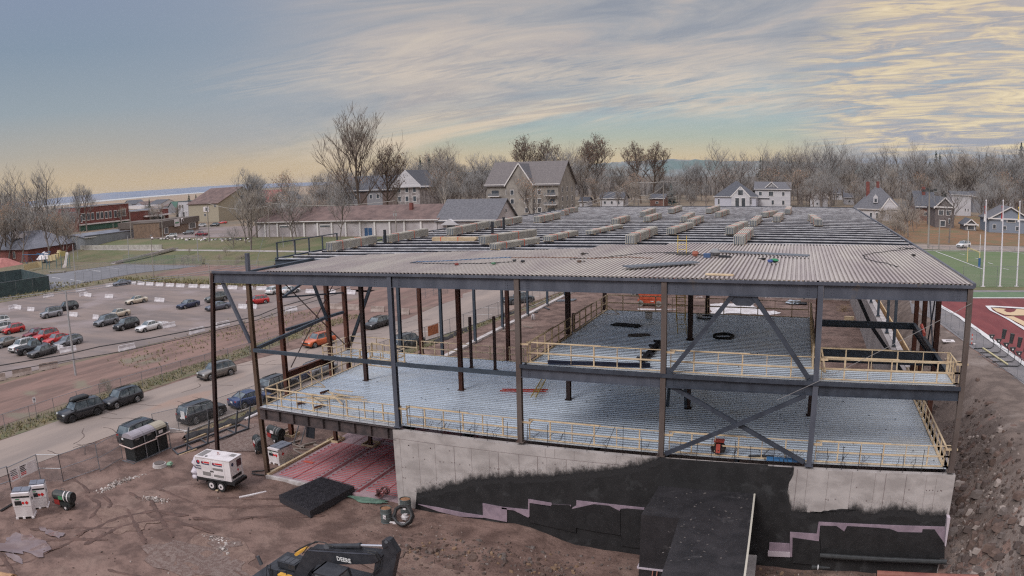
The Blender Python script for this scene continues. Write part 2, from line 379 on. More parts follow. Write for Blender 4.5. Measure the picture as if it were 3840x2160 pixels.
# cracks of the road
cr = MB()
for k in range(26):
 x, y = rnd.uniform(-57, -45), rnd.uniform(-10, 60); a = rnd.choice([0, 1.57])+rnd.uniform(-.5, .5); pts = []
 for i in range(rnd.randint(4, 10)):
  pts.append((x, y)); a += rnd.uniform(-.5, .5); x += math.cos(a)*.7; y += math.sin(a)*.7
  if not (-57.2 < x < -44): break
 for p, q in zip(pts, pts[1:]):
  d = Vector((q[0]-p[0], q[1]-p[1])); n = Vector((-d.y, d.x)).normalized()*rnd.uniform(.02, .045)
  zz = .045; cr.quad((p[0]-n.x, p[1]-n.y, zz), (q[0]-n.x, q[1]-n.y, zz), (q[0]+n.x, q[1]+n.y, zz), (p[0]+n.x, p[1]+n.y, zz))
tag(cr.build('road_cracks', CRACK), kind='structure')
# kerb and white parking lines by the site fence
PMK = MB()
for y in (5.2, 10.6, 16.0, 28.5, 34.0, 39.5, 46, 52, 66, 72, 78, 84):
 xx = -43.1+(y-4)*.07; PMK.bar((xx, y, .04), (xx-4.6, y-.5, .04), .12, .008)
tag(PMK.build('parking_lines', WHITE), kind='structure')
kb = MB()
ky = [4.6, 14, 30, 44, 60, 75, 92]
kx = [-42.7, -42.0, -41.2, -40.2, -37.9, -35.2, -34.6]
for i in range(6): kb.bar((kx[i], ky[i], .07), (kx[i+1], ky[i+1], .07), .16, .15)
tag(kb.build('kerb', CONCP), kind='structure')
drape('kerb_verge', wob([(kx[i]+.2, ky[i]) for i in range(7)]+[(-33.8, 92), (-34.4, 75), (-36.2, 60), (-38, 44), (-38.8, 30), (-39.8, 14), (-40.6, 4.6)], .15, 8, 12), GRASS, .025)
# parking lot
drape('parking_lot', [(-80.5, -60), (-80.7, 6), (-80.5, 17), (-78.2, 26), (-76, 38), (-73.8, 49.5), (-71, 66), (-67, 81), (-99.6, 82), (-148, 80.5), (-152, 40), (-156, -60)], PARKM, .03)
drape('lot_bank', wob([(-148, 82), (-66, 82), (-66, 100), (-100, 118), (-150, 118)], 1.2, 8, 14), DIRT, .02)
drape('bank_grass', wob([(-160, 50), (-152.5, 46), (-150, 82), (-108, 84.5), (-80, 92), (-82, 100), (-112, 96), (-156, 92), (-157, 70)], 1.0, 8, 15), GRASS, .035)
drape('court', [(-157.8, 64), (-157.8, 96), (-148, 113.4), (-185, 113.4), (-193, 87), (-195, 64)], COURT, .05)
cl = MB()
for (a, b) in ((F3a, F3b) for F3a, F3b in (((1180, 480), (1360, 510)), ((1180, 605), (1530, 655)), ((1590, 530), (1900, 580)), ((1960, 315), (2280, 350)))):
 p, q = at('F3', *a, .07), at('F3', *b, .07); cl.bar(p, q, .25, .006)
for (a, b) in (((870, 1107), (1010, 1118)), ((1070, 1082), (1200, 1094))):
 p, q = at('A1', *a, .07), at('A1', *b, .07); cl.bar(p, q, .25, .006)
tag(cl.build('court_lines', WHITE), kind='structure')
# lawns climbing behind the courts
drape('lawn', [(-235, 117), (-104, 116), (-96, 130), (-112, 158.2), (-168, 158.5), (-215, 156), (-250, 156)], LAWN, .04)
drape('path', [(-240, 137.2), (-100, 134.2), (-60, 128), (-60, 130.2), (-100, 136), (-240, 139)], CONCP, .06)
drape('school_yard', wob([(-300, 60), (-196, 64), (-194, 87), (-187, 113), (-236, 117), (-262, 118), (-300, 120)], 1, 5, 19), GRASS, .04)
drape('side_road', [(-262, 118), (-270, 126), (-340, 180), (-420, 240), (-428, 232), (-345, 170), (-282, 120), (-300, 100), (-305, 60), (-290, 60), (-285, 100)], ROAD, .06)
drape('upper_lot', [(-262, 160), (-170, 160), (-170, 215), (-262, 215)], PARKM, .05)
# playing field on the right
drape('field_end', zp('C3', [(1850, 266), (2700, 266), (3300, 700), (3300, 1500), (2576, 905), (2190, 620), (1930, 440), (1760, 345), (1735, 320), (1745, 296), (1790, 275)], 4.05), MAROON, .05)
drape('field_border', zp('C3', [(1850, 266), (1790, 275), (1745, 296), (1735, 320), (1760, 345), (1930, 440), (2190, 620), (2576, 905), (3300, 1500), (3300, 1540), (2576, 950), (2165, 645), (1915, 460), (1750, 367), (1715, 340), (1722, 305), (1780, 268), (1840, 259), (2800, 259), (2800, 266)], 4.05), WHITE, .09)
drape('field_apron', zp('C3', [(1750, 200), (2900, 200), (2900, 262), (1840, 262), (1770, 270), (1720, 300)], 4.05), TURF2, .045)
drape('running_track', zp('C3', [(1400, 182), (2100, 182), (2900, 186), (2900, 214), (2070, 214), (1900, 232), (1780, 262), (1722, 300), (1712, 340), (1915, 462), (2165, 647), (2576, 950), (3300, 1540), (3300, 1900), (2576, 1130), (2400, 990), (2250, 880), (2060, 770), (1960, 690), (1700, 500), (1450, 360)], 4.05), TRACK, .035)
drape('playing_field', zp('A4', [(1400, 1215), (2576, 1248), (3400, 1275), (3400, 1600), (1500, 1600)], 4.05), TURF, .05)
drape('field_surround', wob(zp('C3', [(1700, 120), (2900, 130), (2900, 186), (1600, 184)], 4.05), .2, 5, 3), LAWN, .03)
drape('logo_edge', zp('C3', [(2185, 345), (2250, 343), (2576, 362), (2900, 385), (2900, 398), (2576, 376), (2330, 360), (2240, 362), (2260, 390), (2330, 430), (2420, 470), (2500, 520), (2576, 560), (2900, 740), (2900, 775), (2576, 590), (2420, 490), (2310, 430), (2230, 390)], 4.05), WHITE, .13)
drape('logo_fill', zp('C3', [(2250, 364), (2400, 377), (2370, 387), (2400, 407), (2440, 412), (2480, 402), (2500, 377), (2576, 382), (2900, 400), (2900, 470), (2576, 442), (2460, 442), (2380, 434), (2300, 402)], 4.05), TANP, .12)
drape('logo_fill', zp('C3', [(2380, 448), (2470, 452), (2576, 500), (2900, 640), (2900, 720), (2576, 548), (2470, 492)], 4.05), TANP, .12)
fl = MB()
for a, b in (((1690, 1242), (2160, 1420)), ((1930, 1265), (1980, 1275)), ((2080, 1308), (2130, 1318)), ((2215, 1355), (2265, 1370)), ((2360, 1410), (2420, 1425)), ((2390, 1240), (2576, 1262))):
 fl.bar(at('A4', *a, 4.11), at('A4', *b, 4.11), .3, .006)
tag(fl.build('field_lines', WHITE), kind='structure')
LEAFY = mat('leafy_lawn', S(106, 90, 66), .95, 0, S(128, 92, 66), .25, bump=.5, bscale=3, col3=S(96, 96, 66), scale3=.06)
drape('street', [(18, 141), (30, 145), (64, 152), (220, 178), (220, 196), (66, 165), (36, 160), (16, 154)], ROAD, .05)
drape('front_lawns', wob([(-20, 165), (30, 163), (66, 167), (200, 192), (260, 300), (60, 330), (-20, 300)], 2, 6, 4), LEAFY, .03)
drape('field_kerb', [(20, 139), (64, 149.5), (220, 176), (220, 177), (64, 150.5), (20, 140.2)], CONCP, .08)
# marsh, bay and the hills beyond
MARSH = mat('marsh', S(160, 140, 118), .95, 0, S(140, 122, 106), .004, (1, .3, 1), col3=S(124, 116, 104), scale3=.002)
mm = MB(); mm.quad((-9000, 1500, -6.6), (-500, 1500, -6.6), (-1500, 5200, -6.6), (-9000, 5200, -6.6))
tag(mm.build('marsh', MARSH), kind='structure')
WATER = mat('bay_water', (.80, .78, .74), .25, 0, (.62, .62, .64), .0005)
def low(x, y, hz):
 d = ray(*px('A1', x, y)); d[2] = min(d[2], -.0016); q = CAM+d*((hz-CAM[2])/d[2]); return (q[0], q[1], hz)
xs = (-300, 100, 590, 1200, 1800, 2400, 3200)
sh = [low(x, y, -6.0) for x, y in zip(xs, (545, 503, 458, 402, 350, 306, 240))]
fr = [low(x, y, -6.0) for x, y in zip(xs, (530, 486, 442, 388, 336, 293, 228))]
mb = MB()
for i in range(len(sh)-1): mb.quad(sh[i], sh[i+1], fr[i+1], fr[i])
tag(mb.build('water', WATER), kind='structure')
def hills(name, pts, depth, m, seed, amp, base=-6.0):
 q = random.Random(seed); mb = MB(); F_, T, K_ = [], [], []
 P = []
 for i in range(len(pts)-1):
  for k in range(10): t = k/10; P.append(tuple(pts[i][j]+(pts[i+1][j]-pts[i][j])*t for j in range(4)))
 P.append(pts[-1])
 for (x, y, top, dist) in P:
  d = ray(*px('N', x, y)); dh = d.copy(); dh[2] = 0; dh /= np.linalg.norm(dh)
  dt = ray(*px('N', x, top)); slope = dt[2]/math.hypot(dt[0], dt[1])
  p = CAM+dh*dist; p2 = CAM+dh*(dist+depth*.5); p3 = CAM+dh*(dist+depth); zt = CAM[2]+slope*(dist+depth*.5)+q.uniform(-amp, amp)
  mid = CAM+dh*(dist+depth*.2)
  F_.append((p[0], p[1], base)); T.append((mid[0], mid[1], base+(zt-base)*(.6+q.uniform(-.1, .1)))); K_.append((p2[0], p2[1], zt)); P3 = (p3[0], p3[1], base)
  if not hasattr(mb, 'bk'): mb.bk = []
  mb.bk.append(P3)
 rows = [F_, T, K_, mb.bk]; n = len(F_); mb.v = [p for r in rows for p in r]
 for r in range(3):
  for i in range(n-1): mb.f.append((r*n+i, r*n+i+1, (r+1)*n+i+1, (r+1)*n+i)); mb.m.append(0)
 return tag(mb.build(name, m, smooth=True), kind='structure')
FARH = mat('far_hill', S(108, 122, 146), .95, 0, S(120, 130, 150), .002, col3=S(126, 128, 140), scale3=.0012)  # bluish tones paint the haze of distance into the hills
MIDH = mat('wooded_hill', S(112, 122, 126), .95, 0, S(132, 132, 130), .012, (1, 1, 1), col3=S(92, 112, 112), scale3=.004, lo3=.5, hi3=.6)  # haze is put into this wood's grey blue colour too
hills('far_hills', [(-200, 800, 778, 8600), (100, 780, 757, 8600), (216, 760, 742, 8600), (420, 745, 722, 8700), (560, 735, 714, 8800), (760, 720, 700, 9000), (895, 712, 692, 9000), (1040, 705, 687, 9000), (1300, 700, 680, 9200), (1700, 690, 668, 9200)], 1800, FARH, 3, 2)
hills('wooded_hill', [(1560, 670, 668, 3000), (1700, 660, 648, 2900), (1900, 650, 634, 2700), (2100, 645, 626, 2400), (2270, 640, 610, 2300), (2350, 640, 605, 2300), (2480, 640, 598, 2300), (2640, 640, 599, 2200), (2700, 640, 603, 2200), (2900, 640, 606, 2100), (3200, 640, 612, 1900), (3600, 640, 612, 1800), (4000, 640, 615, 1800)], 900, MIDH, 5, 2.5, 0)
# puddles, gravel spreads and heaps on the mud
PUD = mat('puddle_water', S(128, 112, 112), .06, 0, S(112, 92, 88), .7, spec=.8)
def blobpoly(cx, cy, rx, ry, seed, n=26):
 q = random.Random(seed); ph = [q.uniform(0, 6.28) for _ in range(4)]
 return [(cx+rx*math.cos(t)*(1+.22*math.sin(3*t+ph[0])+.14*math.sin(5*t+ph[1])+.1*math.sin(9*t+ph[2])), cy+ry*math.sin(t)*(1+.22*math.sin(2*t+ph[3])+.12*math.sin(7*t+ph[1]))) for t in [2*math.pi*i/n for i in range(n)]]
for i, (x, y, rx, ry) in enumerate(((300, 1130, 2.3, 1.1), (110, 1160, 1.2, .8), (560, 1030, 1.0, .5), (430, 975, .5, .25), (150, 1265, .9, .35))):
 p = at('B2', x, y); drape('puddle', blobpoly(p.x, p.y, rx, ry, 40+i), PUD, .075)
GRAV = mat('gravel_spread', S(132, 116, 110), .95, 0, S(112, 92, 86), 3.5, bump=1, bscale=14, lo=.4, hi=.6)
for i, (z, x, y, rx, ry) in enumerate((('B2', 1950, 1300, 4.2, 1.6), ('B2', 1650, 1200, 1.5, .6), ('B2', 2250, 1120, 1.2, .9), ('D2', 620, 620, 3.4, 2.6), ('D2', 500, 760, 2.5, 1.6))):
 p = at(z, x, y); drape('gravel', blobpoly(p.x, p.y, rx, ry, 60+i), GRAV, .05)
BANK = mat('bank_gravel', S(120, 106, 99), .95, 0, S(92, 80, 75), .5, bump=1, bscale=5, col3=S(138, 126, 120), scale3=.15)
drape('gravel_bank', wob([(17.1, -9), (17.1, 92), (20, 110), (26, 110), (24.5, 60), (27, 34), (30, 20), (36, 2), (36, -20), (20, -22)], .2, 6, 33), BANK, .022)
for i, (x, y, rx, ry) in enumerate(((-13, -7.5, 3.5, 1.5), (2, -5.5, 4, 1.2), (-24, -12, 4, 2.5), (-33, -11, 2.5, 2))): drape('pale_mud', blobpoly(x, y, rx, ry, 90+i, 40), mat('pale_mud', S(132, 110, 100), .95, 0, S(112, 90, 82), 1.4, bump=1, bscale=7), .03)
# wheel ruts
RUT = mat('rut_mud', S(100, 76, 68), .7, 0, S(80, 60, 54), 1.2, bump=1, bscale=5)
def rut(pts, wd, seed, P=None):
 q = random.Random(seed); P = P or zp('B2', pts); out = []; back = []
 dense = []
 for i in range(len(P)-1):
  for k in range(6): t = k/6; dense.append((P[i][0]+(P[i+1][0]-P[i][0])*t, P[i][1]+(P[i+1][1]-P[i][1])*t))
 dense.append(P[-1])
 m = MB()
 for i, p in enumerate(dense):
  a = dense[max(0, i-1)]; b = dense[min(len(dense)-1, i+1)]; d = Vector((b[0]-a[0], b[1]-a[1])).normalized(); n = Vector((-d.y, d.x)); ww = wd*q.uniform(.5, 1.2)*(.3 if i in (0, len(dense)-1) else 1)
  for sgn, zo in ((-1, .03), (-.4, .075), (.4, .075), (1, .03)):
   x, y = p[0]+n.x*ww*sgn, p[1]+n.y*ww*sgn; m.v.append((x, y, hh(x, y)+zo-.02))
 for i in range(len(dense)-1):
  for j in range(3): a = i*4+j; m.f.append((a, a+1, a+5, a+4)); m.m.append(0)
 return tag(m.build('mud_track', RUT, smooth=True), kind='structure')
for i, pp in enumerate(([(780, 1060), (900, 980), (1060, 910), (1300, 830), (1560, 800), (1900, 850)], [(850, 1140), (1000, 1060), (1200, 960), (1400, 920), (1640, 880), (1850, 930), (2150, 1020)],
      [(860, 640), (1000, 720), (980, 800), (900, 870)], [(1040, 640), (1120, 720), (1100, 780)], [(740, 480), (860, 560), (900, 620)], [(1560, 1000), (1640, 970), (1760, 970)],
      [(1300, 600), (1420, 680)], [(1560, 560), (1760, 640), (1980, 720)], [(300, 1100), (200, 1060), (180, 1000)], [(0, 1350), (300, 1290), (600, 1170), (800, 1060)])):
 rut(pp, .24 if i < 2 else .17, i)
q = random.Random(99)
for i in range(9):                                     # paired wheel and track marks wandering over the yard
 x, y, a = q.uniform(-38, -14), q.uniform(-20, -3), q.choice((.2, .5, 2.6, -.4))+q.uniform(-.4, .4); cv = q.uniform(-.16, .16); pts = []
 for k in range(q.randint(5, 11)):
  pts.append((x, y)); x += math.cos(a)*1.3; y += math.sin(a)*1.3; a += cv
  if not (-42 < x < -9 and -24 < y < -1.2): break
 if len(pts) > 2:
  for o_ in (0, 1.9) if i % 2 else (0,): rut(None, q.uniform(.12, .22), i, [(p[0]-math.sin(a)*o_, p[1]+math.cos(a)*o_) for p in pts if -1.2 > p[1]+math.cos(a)*o_])  if all(p[1]+math.cos(a)*o_ < -1.2 for p in pts) else None
# ------------------------------------------------------------------ steel building
GREY = mat('steel_grey', S(92, 96, 108), .55, .25, S(78, 82, 94), 1.2, (1, 1, .3), .1, col3=S(104, 96, 92), scale3=.8, lo3=.62, hi3=.75)
GREYD = mat('steel_dark_grey', S(66, 72, 84), .6, .2, S(52, 57, 68), 1.5, bump=.1)
BROWNG = mat('steel_brown_grey', S(104, 94, 90), .6, .2, S(88, 76, 72), 1.6, (1, 1, .25), .1, col3=S(96, 62, 48), scale3=1.1, lo3=.6, hi3=.72)
RUST = mat('steel_rusty', S(98, 58, 44), .8, .1, S(62, 38, 32), 1.3, (1, 1, .35), .2, col3=S(128, 76, 48), scale3=2.2, lo3=.62, hi3=.75)
RUSTD = mat('steel_dark_rust', S(70, 48, 44), .75, .1, S(50, 38, 38), 1.6, (1, 1, .3), .2)
BLUEG = mat('steel_blue_grey', S(70, 80, 92), .55, .25, S(56, 66, 78), 1.2)
ZINC = mat('galvanised_deck', (.74, .82, .92), .36, .6, (.64, .71, .80), .5, (.25, 2.0, 1), 0, 4, col3=(.70, .73, .76), scale3=.12)
ZINCF = mat('galvanised_floor_edge', (.66, .68, .72), .45, .6)
RDECK = mat('roof_deck_sheet', S(190, 183, 177), .5, .35, S(168, 158, 158), .35, (1, .2, 1), 0, 4)
JTOP = mat('joist_flange_pale', S(208, 208, 214), .5, .2, S(160, 158, 164), 1.0)  # pale steel tone with the flange highlight put into the colour
BLACKM = mat('steel_black', S(40, 42, 50), .6, .2)
bld = thing('steel_building', 'unfinished steel framed building with three deck levels beside the muddy site', 'building', (0, 0, 0))
F0, MZ = 5.60, 10.40
def RZ(x, y=0): return 15.79+.0091*x-.0009*y
XL = [-28.98, -17.04, -8.56, 0.0, 8.48, 16.75]
def column(x, y, z0, z1, m, bx=.30, dy=.30, base=True, dx=0.0, dyy=0.0):
 b = MB(); b.ibeam((x, y, z0), (x+dx, y+dyy, z1), dy, bx, .03, .02, up=(0, 1, 0))
 if base: b.box((x, y, z0+.02), (bx+.18, dy+.18, .04))
 return b.build('column', m, bld)
def beam(p, q, d, m, bf=.26, name='beam', stiff=0, bolts=0):
 b = MB(); b.ibeam(p, q, d, bf)
 P, Q_ = Vector(p), Vector(q); L_ = (Q_-P); n = L_.normalized(); sd = n.cross(Vector((0, 0, 1))).normalized()
 for i in range(stiff):
  c = P+L_*((i+.5)/stiff); b.bar(c+Vector((0, 0, -d/2+.03)), c+Vector((0, 0, d/2-.03)), bf-.03, .02, up=n)
 for c0 in ([.06, .94] if bolts else []):
  for k in range(4):
   for e in (-.06, .06):
    c = P+L_*c0+n*e+Vector((0, 0, -d*.3+k*d*.2)); b.box((c.x-sd.x*-.012*0, c.y-.03 if abs(n.x) > .5 else c.y, c.z), (.03, .03, .03))
 return b.build(name, m, bld)
# front columns
column(XL[0], 0.16, 0.15, RZ(XL[0])-.72, mat('steel_olive_rust', S(96, 78, 64), .75, .15, S(80, 60, 50), 1.2, (1, 1, .3), .2))
for i, m in zip(range(1, 6), (GREY, BROWNG, BROWNG, GREY, BROWNG)): column(XL[i], 0.02, F0, RZ(XL[i])-.18 if i < 5 else RZ(XL[5])-.2, m)
# corner post leaning out to the roof corner
b = MB(); b.ibeam((-35.9, 1.9, 0.0), (-32.35, 0.0, 15.35), .28, .28, .025, .016, up=(0, 1, 0)); b.build('corner_post', RUSTD, bld)
# roof edge beams on the front
xs_ = [-32.3]+XL[1:]
for i in range(5):
 x0, x1 = xs_[i]+(.0 if i == 0 else .17), xs_[i+1]-.17
 beam((x0, 0, RZ(x0)-.53), (x1, 0, RZ(x1)-.53), .70, GREY, .3, 'roof_edge_beam', 0, 1)
b = MB(); b.bar((-32.3, -.12, RZ(-32.3)-.10), (16.95, -.12, RZ(16.95)-.10), .16, .16); b.build('roof_edge_channel', GREY, bld)
b = MB(); b.bar((XL[0]+.1, 0.1, RZ(XL[0])-.15), (XL[0]+.1, 0.1, RZ(XL[0])+1.25), .26, .26); b.build('parapet_post', GREY, bld)
# beams at the two floors
for i in range(2, 5):
 x0, x1 = XL[i]+.16, XL[i+1]-.16; beam((x0, .0, MZ-.37), (x1, .0, MZ-.37), .66, GREYD if i > 2 else GREY, .3, 'floor_edge_beam', 0, 1)
b = MB(); b.bar((XL[2]+.1, -.17, MZ-.02), (XL[5]-.1, -.17, MZ-.02), .05, .22); b.build('floor_edge_channel', GREYD, bld)
for i in range(2):
 x0, x1 = XL[i]+.12, XL[i+1]-.1; bb = MB(); bb.bar((x0, 0, 9.83), (x1, 0, 9.83), .2, .24); bb.build('girt', BLUEG, bld)
beam((XL[0]+.1, 0, F0-.46), (XL[1]-.1, 0, F0-.46), .80, mat('steel_brown_violet', S(92, 80, 80), .6, .2, S(66, 60, 62), 1.4), .42, 'floor_edge_beam', 9)
# knee brace and chevrons
def brace(p, q, m=GREYD, s=.22, name='brace'):
 b = MB(); b.bar(p, q, s, s); return b.build(name, m, bld)
brace((-31.5, 0.05, 14.72), (-29.15, 0.05, 10.35), GREY)
for x, s in ((3.72, 1), (4.88, -1)): brace((x, .05, 14.95), (.42 if s > 0 else 8.05, .05, 10.62), GREYD, .24)
b = MB(); b.slab([(3.55, .02, 15.0), (5.1, .02, 15.0), (5.1, .02, 14.72), (4.72, .02, 14.42), (3.95, .02, 14.42), (3.55, .02, 14.72)], (0, -1, 0), .04); b.build('gusset', GREYD, bld)
for x in (.3, 8.2): bb = MB(); bb.slab([(x-.25, .02, 10.42), (x+.25, .02, 10.42), (x+.2, .02, 10.8), (x-.2, .02, 10.8)], (0, -1, 0), .04); bb.build('gusset', GREYD, bld)
brace((.5, .12, 9.7), (8.2, .12, 5.75), GREYD, .22); brace((.28, -.12, 5.78), (7.95, -.12, 9.68), GREYD, .22)
brace((-1.3, 9.1, 5.65), (-1.0, 9.1, 9.7), BLUEG, .2); brace((-.25, 9.1, 9.7), (.0, 9.1, 5.65), BLUEG, .2)
# inner rows of columns
for x in (-25.3, -16.85): column(x, 9.2, F0, RZ(x)-.7, RUST if x > -20 else RUSTD, .30, .30)
for x in (-8.43, 0.13): column(x, 9.2, MZ, RZ(x)-.7, RUSTD, .32, .32); column(x, 9.2, F0, MZ-.4, RUSTD, .3, .3)
column(8.5, 9.2, F0, MZ-.3, RUSTD)
for x in (-25.4, -16.9): column(x, 18.8, F0, RZ(x)-.7, RUST, .30, .30)
for x in (-8.32, .12): column(x, 18.8, MZ, RZ(x)-.7, RUSTD, .28, .28); column(x, 18.8, 0, MZ-.4, RUSTD, .28, .28)
column(8.9, 19.2, F0, RZ(9)-.7, RUST, .32, .32)
for (x, y, top) in ((-18.95, 15.6, 9.9), (-16.71, 15.4, 10.1)): column(x, y, F0, top, RUSTD, .2, .2)
column(-12.6, 24.0, 0, 9.0, RUSTD, .24, .24)
for (x, y) in ((-25.3, 9.2), (-20.9, 8.9)): pass
for y in (9.78, 15.2, 19.1): column(16.9, y, 5.6, RZ(16.9)-.6, RUST, .34, .34)
for y in (31.6, 37.75, 47.2, 56.5, 66.0, 75.5): column(16.9, y, 5.6, RZ(16.9)-.6, BLUEG, .28, .28)
for y in (8.4, 15.15, 18.0): column(-33.0, y, 0.0, RZ(-33)-.5, RUST, .36, .36)
for y in (28.0, 37.6, 47.0, 56.3, 66.4, 75.6, 85.0, 91.8): column(-33.0, y, 0.0, RZ(-33)-.5, BLUEG, .32, .32)
for x in (-25.3, -16.9, -8.4, 0.1, 8.5):
 for y in (92.0,): column(x, y, 0.0, RZ(x, y)-.6, BLUEG, .3, .3)
# left wing braces
b = MB(); b.ibeam((-33, 8.6, 5.42), (-33, 15.2, 5.42), .6, .3); b.build('beam', RUST, bld)
for p, q, m, s in (((-33, 9.0, 9.3), (-33, 17.6, 9.3), BLUEG, .24), ((-33, 8.8, 12.1), (-33, 17.8, 11.1), BLUEG, .14), ((-33, 8.9, 12.1), (-33, 17.8, 14.6), BLUEG, .18),
                   ((-33, 12.3, 14.6), (-33, 15.1, 8.9), BLUEG, .22), ((-33, 9.2, 6.0), (-33, 17.6, 13.2), RUSTD, .07), ((-33, 9.2, 13.2), (-33, 17.6, 6.2), RUSTD, .07)):
 brace(p, q, m, s)
brace((-29.0, .4, 9.85), (-33, 15.0, 9.3), BLUEG, .24, 'girt')
brace((-28.9, 18.6, 14.8), (-33.1, 18.6, 5.9), BLUEG, .26)
# beams over the right hand opening
b = MB(); b.ibeam((9.0, 17.9, 10.2), (16.6, 17.9, 10.2), .5, .28); b.build('beam', BLUEG, bld)
b = MB(); b.ibeam((8.8, 8.7, 9.9), (16.6, 8.7, 9.9), .9, .3); b.build('beam', BLUEG, bld)
b = MB(); b.ibeam((16.62, 3.0, 10.05), (16.62, 18.2, 10.05), .66, .26); b.build('beam', BLUEG, bld)
brace((10.6, 18.3, 15.0), (13.0, 18.3, 10.35), BLACKM, .28); brace((13.3, 18.3, 9.9), (16.6, 18.3, 5.7), BLACKM, .28)
brace((16.9, 9.9, 8.9), (16.9, 14.9, 15.1), GREYD, .09); brace((16.9, 15.1, 6.0), (16.9, 10.4, 15.0), GREYD, .09)
b = MB(); b.cyl((16.55, 14.2, 11.0), (16.5, 12.4, 10.7), .13); b.build('safety_marker', mat('safety_pink', S(230, 110, 96), .5), bld)
cabm = mat('brace_cable', S(170, 168, 168), .4, .5)
b = MB(); b.tube([(16.8, -.22, 15.0), (12.6, -.22, 12.7), (8.5, -.3, 10.5), (6.4, -.3, 9.4)], .015, 5); b.build('brace_cable', cabm, bld)
# decks ---------------------------------------------------------------
def deck_x(x0, x1, y0, y1, z, pitch, dep, m, name, skirt=.0):   # ribs run along x
 mb = MB(); y = y0; pr = []
 while y < y1:
  pr += [(y, z), (y+pitch*.50, z), (y+pitch*.55, z-dep), (y+pitch*.95, z-dep)]; y += pitch
 pr = [(min(a, y1), c) for a, c in pr]
 nx_ = max(2, int((x1-x0)/4)); xs = [x0+(x1-x0)*i/nx_ for i in range(nx_+1)]
 for xx in xs:
  for a, c in pr: mb.v.append((xx, a, c))
 n = len(pr)
 for i in range(nx_):
  for j in range(n-1): mb.f.append((i*n+j, (i+1)*n+j, (i+1)*n+j+1, i*n+j+1)); mb.m.append(0)
 return mb
f1 = deck_x(-28.75, 16.55, .30, 18.6, F0+.02, .40, .09, ZINC, 'floor_deck')
g1 = deck_x(-33.2, -28.75, 13.8, 18.6, F0+.02, .40, .09, ZINC, 'x'); f1.add(g1.v, g1.f)
f1.build('floor_deck', ZINC, bld)
f2 = deck_x(-8.2, 8.3, .25, 18.85, MZ+.02, .40, .09, ZINC, 'x'); g2 = deck_x(8.3, 16.45, .25, 2.95, MZ+.02, .40, .09, ZINC, 'x'); f2.add(g2.v, g2.f)
f2.build('floor_deck', ZINC, bld)
# supports under the floor decks, seen along the open edges
for y in (18.75,):
 b = MB(); b.ibeam((-33.2, y, F0-.35), (16.5, y, F0-.35), .55, .25); b.build('beam', BLACKM, bld)
 b = MB(); b.ibeam((-8.4, y+.25, MZ-.3), (8.5, y+.25, MZ-.3), .5, .25); b.build('beam', BLACKM, bld)
for x, y0, y1, z in ((-8.4, .2, 18.8, MZ), (8.5, .2, 18.8, MZ), (-28.9, .2, 13.8, F0), (16.7, .2, 18.6, F0), (-33.1, 13.8, 18.6, F0)):
 b = MB(); b.ibeam((x, y0, z-.35), (x, y1, z-.35), .5, .25); b.build('beam', BLACKM, bld)
b = MB()
for x in (-25.3, -21, -16.9, -12.6, -4.2, 0.1, 4.3): b.ibeam((x, .4, F0-.4), (x, 18.6, F0-.4), .5, .22)
for x in (-4.2, 0.1, 4.3): b.ibeam((x, .4, MZ-.4), (x, 18.6, MZ-.4), .5, .22)
b.build('floor_joists', GREYD, bld)
# white closure strip along the front edge of the ground level deck
b = MB(); b.bar((XL[0]+.2, .1, F0+.0), (XL[1]-.3, .1, F0+.0), .32, .03); b.build('pour_stop', ZINCF, bld)
# roof deck: ribs run away from the camera
mb = MB(); mb.k = 0; pitch = .26; x = -27.1; q = random.Random(4)
def yend(x):
 if x < -9: return 9.2+6.0*((x+27.1)/18.1)**.8
 if x < -4.2: return 18.6
 return 20.0+1.6*(x+4.2)/21.0
sheet = 1.04; ns = int((16.8-x)/sheet)+1
for i in range(ns):
 xa = x+i*sheet; y1 = yend(xa)+q.uniform(-.12, .25)
 ribs = 4
 for k in range(ribs):
  a = xa+k*pitch
  if a+pitch > 16.95: break
  pr = [(a, 0), (a+.12, 0), (a+.14, -.13), (a+.24, -.13), (a+.26, 0)]
  o = len(mb.v)
  for yy in (-.18, y1):
   for p in pr: mb.v.append((p[0], yy, RZ(p[0], yy)+.06+p[1]))
  for j in range(4): mb.f.append((o+j, o+j+1, o+5+j+1, o+5+j)); mb.m.append(0)
rd = mb.build('roof_deck', RDECK, bld)
b = MB(); b.bar((-28.9, .1, RZ(-28.9)-.06), (-28.9, 7.9, RZ(-28.9)-.06), .34, .14); b.build('roof_edge_beam', BLUEG, bld)
b = MB(); b.bar((16.95, -.1, RZ(17)-.02), (16.95, 92, RZ(17, 92)-.02), .20, .22); b.build('roof_edge_beam', GREY, bld)
JWEB = mat('joist_web', S(50, 54, 66), .6, .2)
